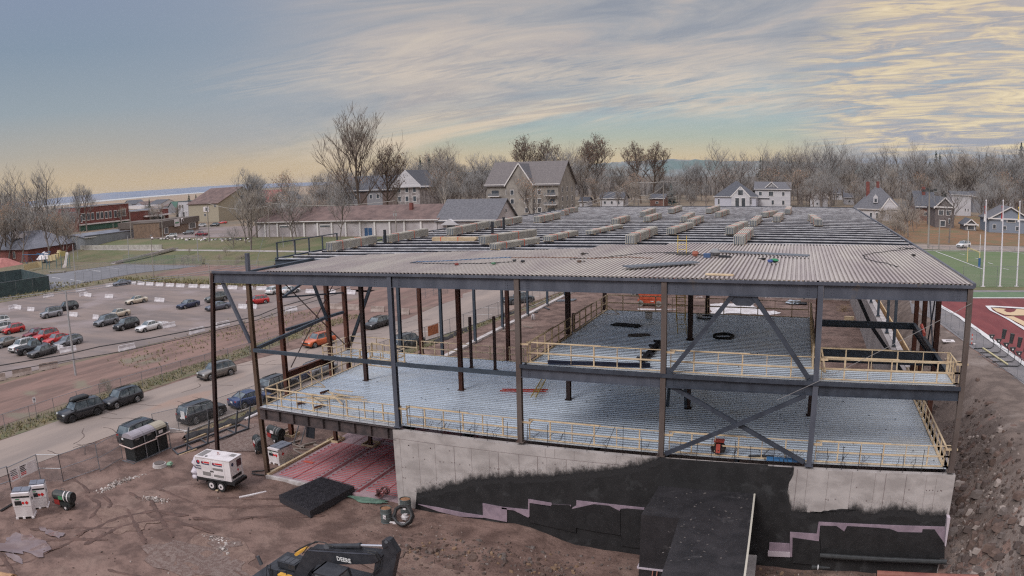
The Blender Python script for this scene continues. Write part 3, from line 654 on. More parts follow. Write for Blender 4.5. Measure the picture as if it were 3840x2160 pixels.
# roof joists across the open part
yj = 8.0; n = 0
while yj < 92.1:
 x0 = -32.6; x1 = 16.85
 b = MB(); b.k = 0
 segs = 1
 hid = None
 if yj < 22:
  # only where the roof deck has not been laid
  x1 = -27.1+18.1*max(0, (yj-9.2)/6.0)**1.25 if yj < 15.2 else (-9.0 if yj < 18.6 else -4.2 if yj < 20 else 16.85)
  x1 = min(x1+.6, 16.85)
 if x1 > x0+1:
  zt = lambda xx: RZ(xx, yj)
  b.bar((x0, yj, zt(x0)-.04), (x1, yj, zt(x1)-.04), .14, .08)
  b.k = 1
  b.bar((x0, yj, zt(x0)-.135), (x1, yj, zt(x1)-.135), .05, .12)
  if yj > 14: b.bar((x0, yj, zt(x0)-.44), (x1, yj, zt(x1)-.44), .02, .5)
  b.bar((x0+.3, yj, zt(x0)-.76), (x1-.3, yj, zt(x1)-.76), .10, .07)
  nw = max(1, int((x1-x0)/1.05)) if yj < 14 else 0
  for i in range(nw):
   xa = x0+(x1-x0)*i/nw; xb = x0+(x1-x0)*(i+1)/nw
   za, zb = (-.2, -.74) if i % 2 == 0 else (-.74, -.2)
   b.bar((xa, yj, zt(xa)+za), (xb, yj, zt(xb)+zb), .05, .05)
  b.build('joist', [JTOP, JWEB], bld)
 yj += 2.1 if yj < 16 else 2.75; n += 1
for x in (-32.7, -25.3, -16.9, -8.4, 0.1, 8.5):
 ya = 7.8 if x < -9 else 19
 if x > -30: ya = max(ya, yend(x)-.5)
 b = MB(); b.ibeam((x, ya, RZ(x)-.62), (x, 92, RZ(x, 92)-.62), .62, .26); b.build('girder', GREYD, bld)
b = MB(); b.ibeam((-32.7, 7.8, RZ(-32)-.38), (-25.0, 7.8, RZ(-25)-.38), .55, .3); b.build('beam', BLUEG, bld)
b = MB(); b.bar((-32.6, 7.8, RZ(-32)-.02), (-32.6, 92, RZ(-32, 92)-.02), .2, .12); b.build('roof_edge_beam', BLUEG, bld)
b = MB(); b.bar((-32.6, 92, RZ(-32, 92)-.08), (16.95, 92, RZ(17, 92)-.08), .2, .3); b.build('roof_edge_beam', GREYD, bld)
# parapet frame on the far left edge of the roof
ps = [7.9, 10.3, 12.3, 14.3, 16.6]
for y in ps: bb = MB(); bb.bar((-32.5, y, RZ(-32.5)), (-32.5, y, RZ(-32.5)+1.22), .1, .1); bb.build('parapet_post', BLUEG, bld)
b = MB(); b.bar((-32.5, 7.8, RZ(-32.5)+1.25), (-32.5, 16.7, RZ(-32.5)+1.25), .09, .08); b.build('parapet_rail', BLUEG, bld)
for x, y in ((-29.2, 19.6), (-22.6, 29.4), (-24.4, 36.8)): bb = MB(); bb.bar((x, y, RZ(x)), (x, y, RZ(x)+1.3), .2, .2); bb.build('parapet_post', BLACKM, bld)
# left steel stair landing trimmer
# ------------------------------------------------------------------ concrete
CONC = mat('concrete', S(178, 171, 169), .85, 0, S(152, 145, 143), .7, (1, 1, 1.6), .15, 6, 7, .35, .68, S(128, 118, 118), .55, .66, .8, stretch3=(1, 1, .5))
CONCD = mat('concrete_inner', S(164, 158, 158), .85, 0, S(140, 134, 134), .5, (1, 1, .3), .1)
SEAM = mat('form_seam', S(120, 108, 108), .9)
fw = thing('concrete_wall', 'grey concrete foundation wall half coated in black under the front deck', 'wall', (0, 0, 0))
b = MB(); b.b2(-17.38, 17.05, -.18, .22, -2.0, 5.44); b.build('wall', CONC, fw)
b = MB()
q = random.Random(11)
X_ = -16.9
b.b2(-17.38, -1.2, -.186, -.175, 4.84, 4.86)
while X_ < 16.9:
 w_ = q.choice((.012, .012, .03)); b.b2(X_, X_+w_, -.187, -.174, -2.0, 4.83 if X_ < -1.4 else 5.42)
 if X_ < -1.4 and q.random() < .35: b.b2(X_+.5, X_+.515, -.187, -.174, 4.86, 5.42)
 X_ += q.choice((.6, 1.2, 1.2, 1.35))
for i in range(150):
 X_ = q.uniform(-17.2, 16.9); Zz = q.choice((4.5, 3.7, 2.9, 2.1, 1.3, .5))+q.uniform(-.04, .04); b.box((X_, -.182, Zz), (.07, .012, .07))
b.build('form_seams', SEAM, fw)
MEMB = mat('black_membrane', S(36, 35, 37), .75, 0, S(24, 23, 25), 1.2, (1, 1, 1), .25, 12, col3=S(52, 52, 54), scale3=.9)
SHEET = mat('black_sheet', S(40, 40, 42), .5, 0, S(30, 30, 32), 2.0, bump=.12)
def onwall(z, pts, yy): return [tuple(atY(z, *p, yy)) for p in pts]
def rag(pts, amp, step, seed):
 q = random.Random(seed); out = []
 for p, r in zip(pts, pts[1:]):
  L_ = math.hypot(r[0]-p[0], r[2]-p[2]); n = max(1, int(L_/step))
  for k in range(n):
   t = k/n; out.append((p[0]+(r[0]-p[0])*t+q.uniform(-.02, .02), p[1], p[2]+(r[2]-p[2])*t+(q.uniform(-amp, amp) if (k or 1) else 0)))
 out.append(pts[-1]); return out
top = onwall('B4', [(1455, 700), (1640, 668), (1780, 632), (1900, 604), (1990, 575), (2150, 562), (2318, 548)], -.19)+onwall('C2', [(100, 552), (200, 548), (300, 552), (420, 532), (560, 522), (700, 502), (850, 492), (1000, 472), (1100, 452), (1220, 430), (1300, 402)], -.19)
top = rag(top, .07, .16, 3)+onwall('C2', [(1332, 378), (2318, 440)], -.19)+onwall('C4', [(0, 452), (236, 466)], -.19)
top += rag(onwall('C4', [(236, 466), (200, 540), (180, 620), (175, 720), (200, 820), (215, 868)], -.19), .06, .2, 4)
top += rag(onwall('C4', [(215, 868), (430, 876), (800, 842), (870, 890), (1000, 872), (1100, 852), (1330, 862), (1350, 895), (1618, 903)], -.19), .05, .16, 5)
poly = top+[(17.05, -.19, -2.0), (-16.4, -.19, -2.0)]
b = MB()
r_ = delaunay_2d_cdt([Vector((p[0], p[2])) for p in poly], [], [list(range(len(poly)))], 1, 1e-5)
b.add([(p.x, -.192, p.y) for p in r_[0]], [tuple(f) for f in r_[2]]); b.build('membrane', MEMB, fw)
# soft overspray at the edge of the coating
OV = mat('overspray', S(38, 37, 39), .8)
nt = OV.node_tree; L = nt.links.new; at_ = nt.nodes.new('ShaderNodeAttribute'); at_.attribute_name = 'fade'; tcn = nt.nodes.new('ShaderNodeTexCoord'); mpn = nt.nodes.new('ShaderNodeMapping'); mpn.inputs['Scale'].default_value = (1, 1, .7); nn = nt.nodes.new('ShaderNodeTexNoise'); nn.inputs['Scale'].default_value = 3.5; nn.inputs['Detail'].default_value = 8; nn.inputs['Roughness'].default_value = .75
L(tcn.outputs['Object'], mpn.inputs[0]); L(mpn.outputs[0], nn.inputs[0]); ad_ = nt.nodes.new('ShaderNodeMath'); ad_.operation = 'ADD'; L(at_.outputs['Fac'], ad_.inputs[0]); L(nn.outputs[0], ad_.inputs[1]); mr_ = nt.nodes.new('ShaderNodeMapRange'); mr_.interpolation_type = 'SMOOTHSTEP'; L(ad_.outputs[0], mr_.inputs[0]); mr_.inputs[1].default_value = .7; mr_.inputs[2].default_value = 1.35; L(mr_.outputs[0], nt.nodes['Principled BSDF'].inputs['Alpha'])
b = MB(); fd = []
for i in range(len(top)-1):
 p, r = top[i], top[i+1]
 if math.hypot(p[0]-r[0], p[2]-r[2]) > 1.0: continue
 for (y_, up_, dn_) in ((-.1945, .8, .35),):
  if abs(p[0]-11.5) < 3.0 and p[2] > 1.6 and p[0] < 11.0: ex_, ez_ = (.9, 0)
  else: ex_, ez_ = (0, up_)
  b.quad((p[0]-ex_*.4, y_, p[2]-ez_*.5), (r[0]-ex_*.4, y_, r[2]-ez_*.5), (r[0]+ex_, y_, r[2]+ez_), (p[0]+ex_, y_, p[2]+ez_)); fd += [1.0, 1.0, 0.0, 0.0]
ov = b.build('overspray', OV, fw); at2 = ov.data.attributes.new('fade', 'FLOAT', 'POINT'); at2.data.foreach_set('value', fd)
FOAM = mat('foam_board', S(150, 132, 144), .8, 0, S(128, 112, 124), 1.5)
FOAML = mat('foam_edge', S(186, 174, 182), .8)
def foam(z, pts, t=.08, y0=-.20, m=FOAM, name='foam_board'):
 b = MB(); b.slab(onwall(z, pts, y0), (0, -1, 0), t); return b.build(name, m, fw)
foam('B4', [(1470, 796), (1560, 812), (1650, 826), (1860, 870), (2060, 900), (2060, 918), (1850, 906), (1660, 862), (1560, 826)])
foam('B4', [(2056, 788), (2276, 830), (2276, 955), (2060, 915)]); foam('C2', [(-90, 822), (150, 846), (150, 915), (20, 850), (-90, 838)])
foam('C2', [(150, 750), (362, 786), (362, 812), (300, 802), (162, 782), (162, 905), (150, 915)]); foam('C2', [(362, 796), (535, 806), (535, 838), (362, 812)])
foam('C2', [(586, 762), (1200, 828), (1200, 852), (980, 842), (975, 865), (880, 815), (760, 798), (540, 842), (540, 834), (586, 806)])
foam('C4', [(458, 956), (1600, 1000), (1600, 1150), (1510, 1030), (1395, 1050), (1180, 1046), (1100, 1015), (880, 1000), (715, 992), (690, 1040), (620, 990), (472, 986), (460, 1132), (440, 1128), (225, 1098), (218, 1270), (196, 1270), (200, 1048), (440, 1064)])
foam('C4', [(14, 1142), (196, 1152), (196, 1222), (10, 1215)]); foam('C4', [(0, 1215), (200, 1225), (200, 1270), (0, 1262)], .12, m=FOAML)
foam('C4', [(1612, 885), (1640, 890), (1600, 1148), (1590, 1140)], .5, -.1, FOAML, 'foam_edge')
# loose membrane sheets hung over the boards
def sheet_(z, pts, y0=-.29, t=.02): b = MB(); b.slab(onwall(z, pts, y0), (0, -1, 0), t); return b.build('membrane_sheet', SHEET, fw)
sheet_('C2', [(162, 790), (345, 828), (362, 798), (520, 806), (545, 840), (740, 798), (880, 812), (980, 862), (980, 1078), (755, 1045), (580, 1012), (580, 1058), (162, 960)])
sheet_('C2', [(984, 840), (1040, 836), (1200, 850), (1160, 1195), (1080, 1190), (984, 1170)], -.285)
sheet_('C4', [(476, 992), (620, 996), (690, 1045), (716, 996), (880, 1004), (1100, 1020), (1180, 1050), (1395, 1054), (1400, 1024), (1508, 1026), (1598, 1160), (1598, 1290), (476, 1250)])
sheet_('C4', [(222, 1100), (470, 1135), (470, 1350), (222, 1330)])
DRAIN = mat('black_pipe', S(48, 50, 52), .5, 0, S(34, 36, 38), 3)
def pix(z, x, y, yy): return tuple(atY(z, x, y, yy))
for pts, r in (((pix('C4', 470, 1262, -.6), pix('C4', 900, 1290, -.62), pix('C4', 1615, 1322, -.6)), .16),):
 dp = MB(); dp.tube(pts, r, 10); dpo = dp.build('drain_pipe', DRAIN); tag(dpo, 'long black corrugated pipe lying against the foot of the concrete wall', 'pipe')
dp = MB(); a_, c_ = pix('C4', 395, 1370, -1.0), pix('C4', 560, 1375, -1.0); dp.tube([a_, c_], [.16, .06], 10); dpo = dp.build('pipe_offcut', DRAIN); tag(dpo, 'short black pipe offcut with a white band below the long pipe', 'pipe')
dp = MB(); a_ = Vector(pix('C4', 452, 1370, -1.0)); dp.cyl(a_-Vector((.03, 0, 0)), a_+Vector((.03, 0, 0)), .15, n=10); dp.build('band', WHITE, dpo)
BPIPE = mat('brown_pipe', S(120, 70, 64), .7, 0, S(140, 92, 80), 1.2)
dp = MB(); a_, c_ = pix('C4', 985, 1432, -1.9), pix('C4', 1900, 1470, -2.2); dp.tube([a_, c_], .22, 12); dpo = dp.build('clay_pipe', BPIPE); tag(dpo, 'red brown pipe lying at the bottom edge below the black pipe', 'pipe')
dp = MB(); d_ = (Vector(c_)-Vector(a_)).normalized(); dp.cyl(Vector(a_)-d_*.02, Vector(a_)-d_*.012, .17, n=12); dp.build('bore', mat('dark_bore', (.01, .008, .008), .9), dpo)
# utility tunnel box in front of the wall
tn = thing('utility_tunnel', 'black waterproofed L shaped concrete chamber in front of the wall', 'tunnel', (2.7, -4, 0))
def tl(x, y, hz=3.8): q = at('C2', x, y, hz); return (q.x, q.y)
TP = [(-.0, -.19), (5.5, -.19), tl(2155, 1100), tl(2095, 1460), tl(1345, 1460), tl(1515, 925), tl(1170, 890)]
TP[5] = (TP[5][0], TP[6][1]); TP = [(p[0], p[1]) for p in TP]
b = MB(); b.slab([(p[0]-2.7, p[1]+4, -2.0) for p in TP][::-1], (0, 0, 1), 5.78)
TUN = mat('tunnel_membrane', S(54, 52, 55), .42, 0, S(40, 39, 42), .8, (1, 1, 1), .15, 10, col3=S(72, 70, 72), scale3=.7, lo3=.58, hi3=.72)
b.build('wall', TUN, tn)
b = MB(); p, r = TP[1], TP[3]
b.bar((p[0]-2.7+.05, p[1]+4-.05, 3.74), (r[0]-2.7+.05, r[1]+4, 3.74), .10, .12); b.build('edge_strip', mat('edge_tape', S(186, 180, 168), .7), tn)
b = MB(); b.bar((p[0]-2.7+.30, p[1]+4-.3, -1.2), (r[0]-2.7+.30, r[1]+4, -1.2), .5, 2.4); b.build('footing', CONC, tn)
b = MB(); p6, p5 = TP[6], TP[5]
b.bar((p6[0]-2.7-.05, p6[1]+4-.06, .52), (p5[0]-2.7+.4, p6[1]+4-.06, .52), .08, .09)
b.bar((p6[0]-2.7-.06, p6[1]+4-.06, .52), (p6[0]-2.7-.06, p6[1]+4+2.5, .52), .08, .09); b.build('foam_edge', FOAML, tn)
b = MB(); q = random.Random(2)
for i in range(60):
 X_, Y_ = q.uniform(.2, 5.2), q.uniform(-9, -.6)
 if X_ < 1.6 and Y_ < -3.2: continue
 b.box((X_-2.7, Y_+4, 3.785), (q.uniform(.03, .16), q.uniform(.02, .09), .012), q.uniform(0, 3))
tag(b.build('dried_mud', mat('dried_mud', S(98, 92, 90), .9), tn), kind='stuff')
# inner walls seen through the building
iw = MB(); iw.b2(16.55, 17.05, .24, 91.8, -.5, 5.5); tag(iw.build('concrete_wall', CONCD), 'long grey concrete wall under the right side columns facing the field', 'wall')
iw = MB(); iw.b2(8.6, 16.5, 91.6, 92.1, 0, 5.3); tag(iw.build('concrete_wall', CONCD), 'short grey concrete wall closing the far right corner of the building', 'wall')
CURBM = mat('foundation_white', S(196, 190, 190), .8, 0, S(160, 152, 150), 1.5)
iw = MB(); iw.b2(-33.55, -32.9, 19, 92.4, -.2, .30); tag(iw.build('foundation_curb', CURBM), 'pale concrete foundation strip under the left row of grey columns', 'foundation')
iw = MB(); iw.b2(-32.9, 8.5, 91.9, 92.5, -.2, .30); tag(iw.build('foundation_curb', CURBM), 'pale concrete foundation strip across the far end of the building', 'foundation')
# ledge with timber shuttering outside the right wall
ld = thing('wall_shuttering', 'row of timber props and plywood along the outside of the right wall', 'formwork', (17.6, 50, 4.2))
b = MB(); b.b2(-.5, .1, -26, 28, .9, 1.32); b.build('ledge', CURBM, ld)
b = MB();
PLY = mat('plywood', S(196, 160, 118), .7, 0, S(176, 138, 98), .8)
b.b2(.5, .55, -26, 26, .4, 1.4); b.build('plywood', PLY, ld)
b = MB()
for i in range(18): b.bar((.6, -25+i*3, 1.3), (1.3, -25+i*3, .1), .09, .05)
b.bar((.57, -26, 1.45), (.57, 26, 1.45), .12, .06); b.build('props', mat('timber', S(214, 188, 148), .7, 0, S(196, 166, 126), 1.5, (1, 1, 3)), ld)
# reinforcing bars rising from the wall
REB = mat('rebar', S(38, 32, 34), .7, .4)
q = random.Random(21); b = MB()
cnt = 0
X_ = -28.2
while X_ < 16.6:
 if min(abs(X_-c) for c in XL) > .35:
  top_ = q.uniform(.95, 1.15) if X_ < -17 else q.uniform(1.0, 1.75) if X_ < -2 else q.uniform(.9, 1.3)
  lean = q.uniform(-.05, .05)
  if -5.5 < X_ < -1.5 and q.random() < .6: lean = q.uniform(.5, 1.1); top_ = 1.5
  bb = MB(); bb.tube([(X_, -.02, F0-.2), (X_+lean*.5, 0.02, F0+top_*.5), (X_+lean, .05, F0+top_)], .017, 5); bb.build('rebar', REB, fw); cnt += 1
 X_ += q.choice((.85, .95, 1.1, 1.3))
for i in range(46):
 X_ = q.uniform(-16.3, 16.2)
 if -16.2 < X_ < 16.3 and min(abs(X_-c) for c in XL) > .3:
  bb = MB(); s_ = q.uniform(.3, .6); bb.tube([(X_, .1, F0-.1), (X_+.03, .12, F0+.25), (X_+.15*q.choice((-1, 1)), .3, F0+.3), (X_+.2, .55, F0+.3+s_*.6)], .014, 4); bb.build('rebar', REB, fw); cnt += 1
# ------------------------------------------------------------------ timber guardrails
WOOD = mat('pine', S(208, 188, 158), .7, 0, S(186, 162, 132), 1.2, (1, 1, 3), .05)
def guardrail(p, q, z, label, sp=1.42, clamps=(), kick=None, top=1.24):
 p, q = Vector((p[0], p[1], 0)), Vector((q[0], q[1], 0)); d = (q-p); L_ = d.length; d.normalize()
 t = thing('guardrail', label, 'guardrail', (p.x, p.y, z), math.atan2(d.y, d.x), 'timber guardrails round the open deck edges')
 b = MB(); b.b2(0, L_, -.05, .03, top-.035, top); b.b2(0, L_*.55, -.02, .08, top, top+.025); b.build('top_rail', WOOD, t)
 b = MB(); b.b2(0, L_, -.062, -.022, top*.5-.045, top*.5+.045); b.build('mid_rail', WOOD, t)
 b = MB(); b.b2(0, L_, -.07, .08, .005, .045); b.build('toe_board', WOOD, t)
 n = max(1, round(L_/sp))
 for i in range(n+1):
  x = min(max(.05, L_*i/n), L_-.05); w_ = .075 if i % 2 else .04
  b = MB(); b.b2(x-w_/2, x+w_/2, -.02, .07, .045, top-.04); b.build('post', WOOD, t)
 for x in clamps:
  b = MB(); b.b2(x-.35, x+.35, -.62, -.52, top-.05, top+.05); b.b2(x-.33, x-.25, -.5, -.1, top-.04, top+.04); b.b2(x+.25, x+.33, -.5, -.1, top-.04, top+.04); b.build('column_collar', WOOD, t)
 if kick is not None:
  for x, s in kick: b = MB(); b.bar((x, .02, top-.1), (x+.25, s, .05), .09, .04); b.bar((x, .02, .06), (x+.2, s*1.02, .06), .09, .04, ); b.build('prop', WOOD, t)
 return t
yr = .62
W5 = ['first bay from the left beam', 'second bay above the bare concrete', 'third bay beside the rust brown column', 'fourth bay behind the crossed braces', 'fifth bay at the right end']
for i in range(5):
 guardrail((XL[i]+.3, yr), (XL[i+1]-.05, yr), F0+.03, 'pine guardrail on the lower deck front, '+W5[i], clamps=(0,) if i in (1, 2, 3, 4) else ((), ())[0], kick=[(4.2, 1.4)] if i == 0 else None)
guardrail((XL[5]-.4, yr), (XL[5]+.25, yr), F0+.03, 'short pine rail end lapping the right corner column on the lower deck', clamps=(.3,))
for i, s_ in ((2, 'left bay over the red ladder'), (3, 'middle bay behind the chevron braces'), (4, 'right bay before the open well')):
 guardrail((XL[i]+.25, yr), (XL[i+1]-.05, yr), MZ+.03, 'pine guardrail along the upper deck front, '+s_, clamps=(0,))
guardrail((XL[5]-.4, yr), (XL[5]+.2, yr), MZ+.03, 'short pine rail end lapping the right corner column on the upper deck', clamps=(.3,))
guardrail((-8.1, 18.6), (0, 18.6), MZ+.03, 'pine guardrail on the far edge of the upper deck, left half before the orange lift')
guardrail((0.1, 18.6), (8.2, 18.6), MZ+.03, 'pine guardrail on the far edge of the upper deck, right half before the snow patch')
guardrail((-8.1, .7), (-8.1, 8.9), MZ+.03, 'sloping looking pine guardrail on the upper deck left edge, near half')
guardrail((-8.1, 9.5), (-8.1, 18.6), MZ+.03, 'sloping looking pine guardrail on the upper deck left edge, far half with a prop', kick=[(7.0, -1.5)])
guardrail((8.35, 3.0), (8.35, 18.5), MZ+.03, 'pine guardrail along the right edge of the upper deck beside the open well')
guardrail((8.7, 2.85), (16.4, 2.85), MZ+.03, 'pine guardrail between the narrow deck strip and the open well', kick=[(.1, -.9)])
guardrail((16.45, .7), (16.45, 2.9), MZ+.03, 'short pine guardrail closing the right end of the narrow deck strip', sp=.7)
guardrail((-28.65, .6), (-28.65, 13.6), F0+.03, 'long pine guardrail on the left edge of the lower deck with a diagonal prop', kick=[(5.2, -1.5)])
guardrail((-33.0, 13.9), (-28.8, 13.9), F0+.03, 'pine guardrail at the notch behind the left edge of the lower deck', sp=1.0)
guardrail((-33.0, 14.0), (-33.0, 18.4), F0+.03, 'pine guardrail at the far left corner of the lower deck', sp=1.1)
guardrail((-32.9, 18.4), (-25.6, 18.4), F0+.03, 'pine guardrail on the far edge of the lower deck behind the stair opening')
guardrail((-25.2, 18.4), (-17.1, 18.4), F0+.03, 'pine guardrail on the far edge of the lower deck left of the second rusty column')
guardrail((-16.7, 18.4), (-8.6, 18.4), F0+.03, 'pine guardrail on the far edge of the lower deck right of the second rusty column')
o1, o2, o3, o4 = [at('B3', *p, F0) for p in ((1050, 930), (1365, 968), (1500, 912), (1170, 850))]
guardrail(o1, o2, F0+.03, 'pine guardrail on the near side of the stair opening', sp=1.2)
guardrail(o2, o3, F0+.03, 'pine guardrail on the right side of the stair opening', sp=1.2)
guardrail(o4, o3, F0+.03, 'pine guardrail on the far side of the stair opening', sp=1.4)
guardrail(o1, o4, F0+.03, 'pine guardrail on the left side of the stair opening', sp=1.3)
guardrail((16.4, .7), (16.4, 9.3), F0+.03, 'steep pine guardrail on the right edge of the lower deck, near half', sp=1.15)
guardrail((16.4, 9.5), (16.4, 18.5), F0+.03, 'steep pine guardrail on the right edge of the lower deck, far half', sp=1.15)
# ------------------------------------------------------------------ bundles of deck on the roof
BUN = mat('bundle_sheet', S(206, 202, 192), .5, .35, S(182, 178, 172), .8)
BUNE = mat('bundle_end', S(88, 98, 112), .6, .3)
STRAP = mat('orange_strap', S(214, 96, 64), .6)
def bundle(a, c, h_, L_, ang, label):
 t = thing('deck_bundle', label, 'steel bundle', (a.x, a.y, a.z), ang, 'banded bundles of deck sheets on the roof')
 W_ = c; n = max(3, int(h_/.075));
 b = MB(); b.k = 0
 for i in range(n):
  z0 = .06+i*(h_-.06)/n; ins = 0.0
  b.b2(0, W_, .0, L_, z0, z0+(h_-.06)/n*.62)
 b.k = 1; b.b2(.03, W_-.03, .03, L_-.03, .07, h_-.03)  # dark core stands in for the shaded gaps between sheets
 b.build('sheets', [BUN, BUNE], t)
 b = MB(); k = max(3, round(W_/.17))
 for i in range(k): x = W_*(i+.5)/k; b.b2(x-.035, x+.035, -.012, .02, .07, h_-.02)  # dark blocks stand in for the shaded grooves of the end
 b.build('end_grooves', BUNE, t)
 b = MB(); k = max(3, round(W_/.17))
 for i in range(k): x = W_*(i+.5)/k; b.b2(x-.05, x+.03, 0, L_, h_-.005, h_+.04)
 b.build('top_ribs', BUN, t)
 for f in (.22, .62):
  b = MB(); y = L_*f; b.b2(-.012, W_+.012, y-.03, y+.03, h_+.035, h_+.055); b.b2(W_+.002, W_+.014, y-.03, y+.03, .0, h_+.05); b.b2(-.014, -.002, y-.03, y+.03, .0, h_+.05); b.build('strap', STRAP, t)
 for f in (.04, .5, .93): b = MB(); b.b2(-.1, W_+.1, L_*f, L_*f+.1, -.02, .055); b.build('bearer', WOOD, t)
 return t
BL = [('A2', 705, 775, 1241, 1155, 'A2', 1222, 1162, 'long pale bundle nearest the roof corner frame on the left'), ('A2', 1275, 1340, 1157, 1080, 'A2', 1738, 1083, 'second long bundle from the roof corner frame along the left edge'),
      ('A2', 1917, 1985, 1085, 1010, 'A2', 2350, 1005, 'third long bundle along the left roof edge before the gabled shed'), ('A2', 2350, 2400, 1003, 940, 'A3', 62, 948, 'fourth bundle along the left roof edge, ending below the apartments'),
      ('A2', 2243, 2322, 1170, 1090, 'A3', 190, 1092, 'tall long bundle right of the small orange strapped lumber'), ('A2', 2350, 2435, 1225, 1165, 'A3', 218, 1157, 'low wide bundle next to the back edge of the laid deck on the left'),
      ('A3', 218, 278, 955, 893, 'A3', 493, 907, 'bundle in front of the brown apartment block, nearest of the close pair'), ('A3', 490, 500, 880, 835, 'A3', 570, 868, 'narrow bundle end half hidden before the apartment block'),
      ('A3', 520, 545, 860, 815, 'A3', 668, 838, 'farthest bundle on the left roof edge before the apartment gable'), ('A3', 995, 1063, 975, 918, 'A3', 1192, 932, 'lone short bundle in the middle of the open joists'),
      ('A3', 1283, 1342, 896, 845, 'A3', 1450, 852, 'rear bundle of the close pair below the utility poles'), ('A3', 1322, 1387, 944, 893, 'A3', 1508, 902, 'front bundle of the close pair below the utility poles'),
      ('A3', 1568, 1625, 861, 815, 'A3', 1715, 824, 'small far bundle standing alone right of the utility poles'), ('A3', 1695, 1758, 946, 893, 'A3', 1842, 892, 'rear bundle of the middle cluster of three'),
      ('A3', 1760, 1832, 985, 925, 'A3', 1933, 936, 'right bundle of the middle cluster of three'), ('A3', 1553, 1636, 1072, 1012, 'A3', 1828, 1002, 'front wide bundle of the middle cluster of three'),
      ('A3', 1140, 1234, 1168, 1080, 'A3', 1468, 1067, 'largest wide bundle at the edge of the laid deck in the centre'), ('A3', 737, 818, 1071, 1035, 'A3', 1123, 1002, 'lowest flat bundle left of the centre on the joists'),
      ('A3', 310, 396, 1141, 1090, 'A3', 672, 1077, 'flat bundle just beyond the deck edge left of the centre'), ('A3', 1947, 2003, 859, 812, 'A3', 2098, 822, 'rear bundle of the far pair in front of the white gabled house'),
      ('A3', 2040, 2098, 898, 850, 'A3', 2190, 862, 'front bundle of the far pair in front of the white gabled house'), ('A3', 2143, 2231, 1073, 1000, 'A3', 2380, 1002, 'middle bundle of the right cluster of three'),
      ('A3', 2228, 2338, 1177, 1085, 'A3', 2433, 1082, 'front tall bundle of the right cluster at the laid deck edge'), ('A3', 2392, 2458, 988, 930, 'A3', 2518, 932, 'rear bundle of the right cluster of three'),
      ('A3', 2503, 2567, 896, 850, 'A4', 45, 872, 'far right bundle behind the right cluster'), ('A4', 48, 121, 946, 888, 'A4', 162, 902, 'square ended bundle on the right part of the joists, nearer one'),
      ('A4', 168, 224, 866, 818, 'A4', 239, 832, 'square ended bundle on the right part of the joists, farther one'), ('A4', 475, 545, 986, 920, 'A4', 400, 926, 'bundle farthest to the right, turned with its left side in view')]
for (z, x0, x1, yb, yt, z2, xe, ye, lab) in BL:
 a = at(z, x0, yb, 15.75); a.z = RZ(a.x, a.y)+.03; c = at(z, x1, yb, a.z); a = at(z, x0, yb, a.z)
 e = at(z2, xe, ye, a.z); hgt = rise(a, z, x0, yt); wdt = max(.5, c.x-a.x)
 left = xe < x0
 e0 = Vector((e.x-(0 if left else wdt), e.y, a.z)); d = e0-a; L_ = d.length; ang = math.atan2(-d.x, d.y)
 bundle(a, wdt, hgt, L_, ang, lab)
def ontop(z, x, y, hgt): q = at(z, x, y, hgt); return q
# strapped lumber on the joists
def lumber(p, L_, rz, label, n=3, k=3, w_=.14, strap=True):
 t = thing('lumber_stack', label, 'lumber', p, rz)
 for i in range(n):
  for j in range(k):
   b = MB(); b.b2(-L_/2+rnd.uniform(-.1, .1), L_/2+rnd.uniform(-.1, .1), (j-k/2)*w_, (j-k/2)*w_+w_-.02, i*.09, i*.09+.08); b.build('board', WOOD, t)
 if strap:
  for x in (-L_*.3, L_*.1): b = MB(); b.b2(x-.03, x+.03, -k/2*w_-.02, k/2*w_+.02, -.01, n*.09+.01); b.build('strap', STRAP, t)
a = at('A2', 2000, 1135, 15.7); lumber(a, 4.2, .06, 'stack of pale lumber with orange straps lying across the joists', 4, 4)
a = at('C1', 2080, 32, 15.9); lumber((a.x, a.y, RZ(a.x)+.08), 1.6, -.02, 'short rusty ended plank pair on the front edge of the roof', 1, 2, strap=False)
# loose deck sheets
def sheets(z, p, q, wd, hgt, label, n=6):
 a, c = at(z, *p, hgt), at(z, *q, hgt); d = c-a; L_ = d.length; t = thing('deck_sheets', label, 'metal sheet', a, math.atan2(d.y, d.x))
 b = MB()
 for i in range(n): y = -wd/2+wd*i/n; b.b2(0, L_, y, y+wd/n*.55, .0, .07); b.b2(0.02, L_-.02, y+wd/n*.5, y+wd/n*1.05, .0, .02)
 b.build('sheet', mat('loose_sheet', S(132, 140, 152), .4, .6), t);
 b = MB(); b.b2(-.03, .02, -wd/2, wd/2, 0, .05); b.build('sheet_end', BUNE, t)
sheets('A3', (1150, 1400), (1850, 1352), .9, 15.95, 'loose blue grey deck sheets lying on the near roof deck, left of the tool pile')
sheets('A3', (2070, 1242), (2990, 1288), .75, 15.95, 'long narrow loose sheets lying on the roof deck right of the tool pile')
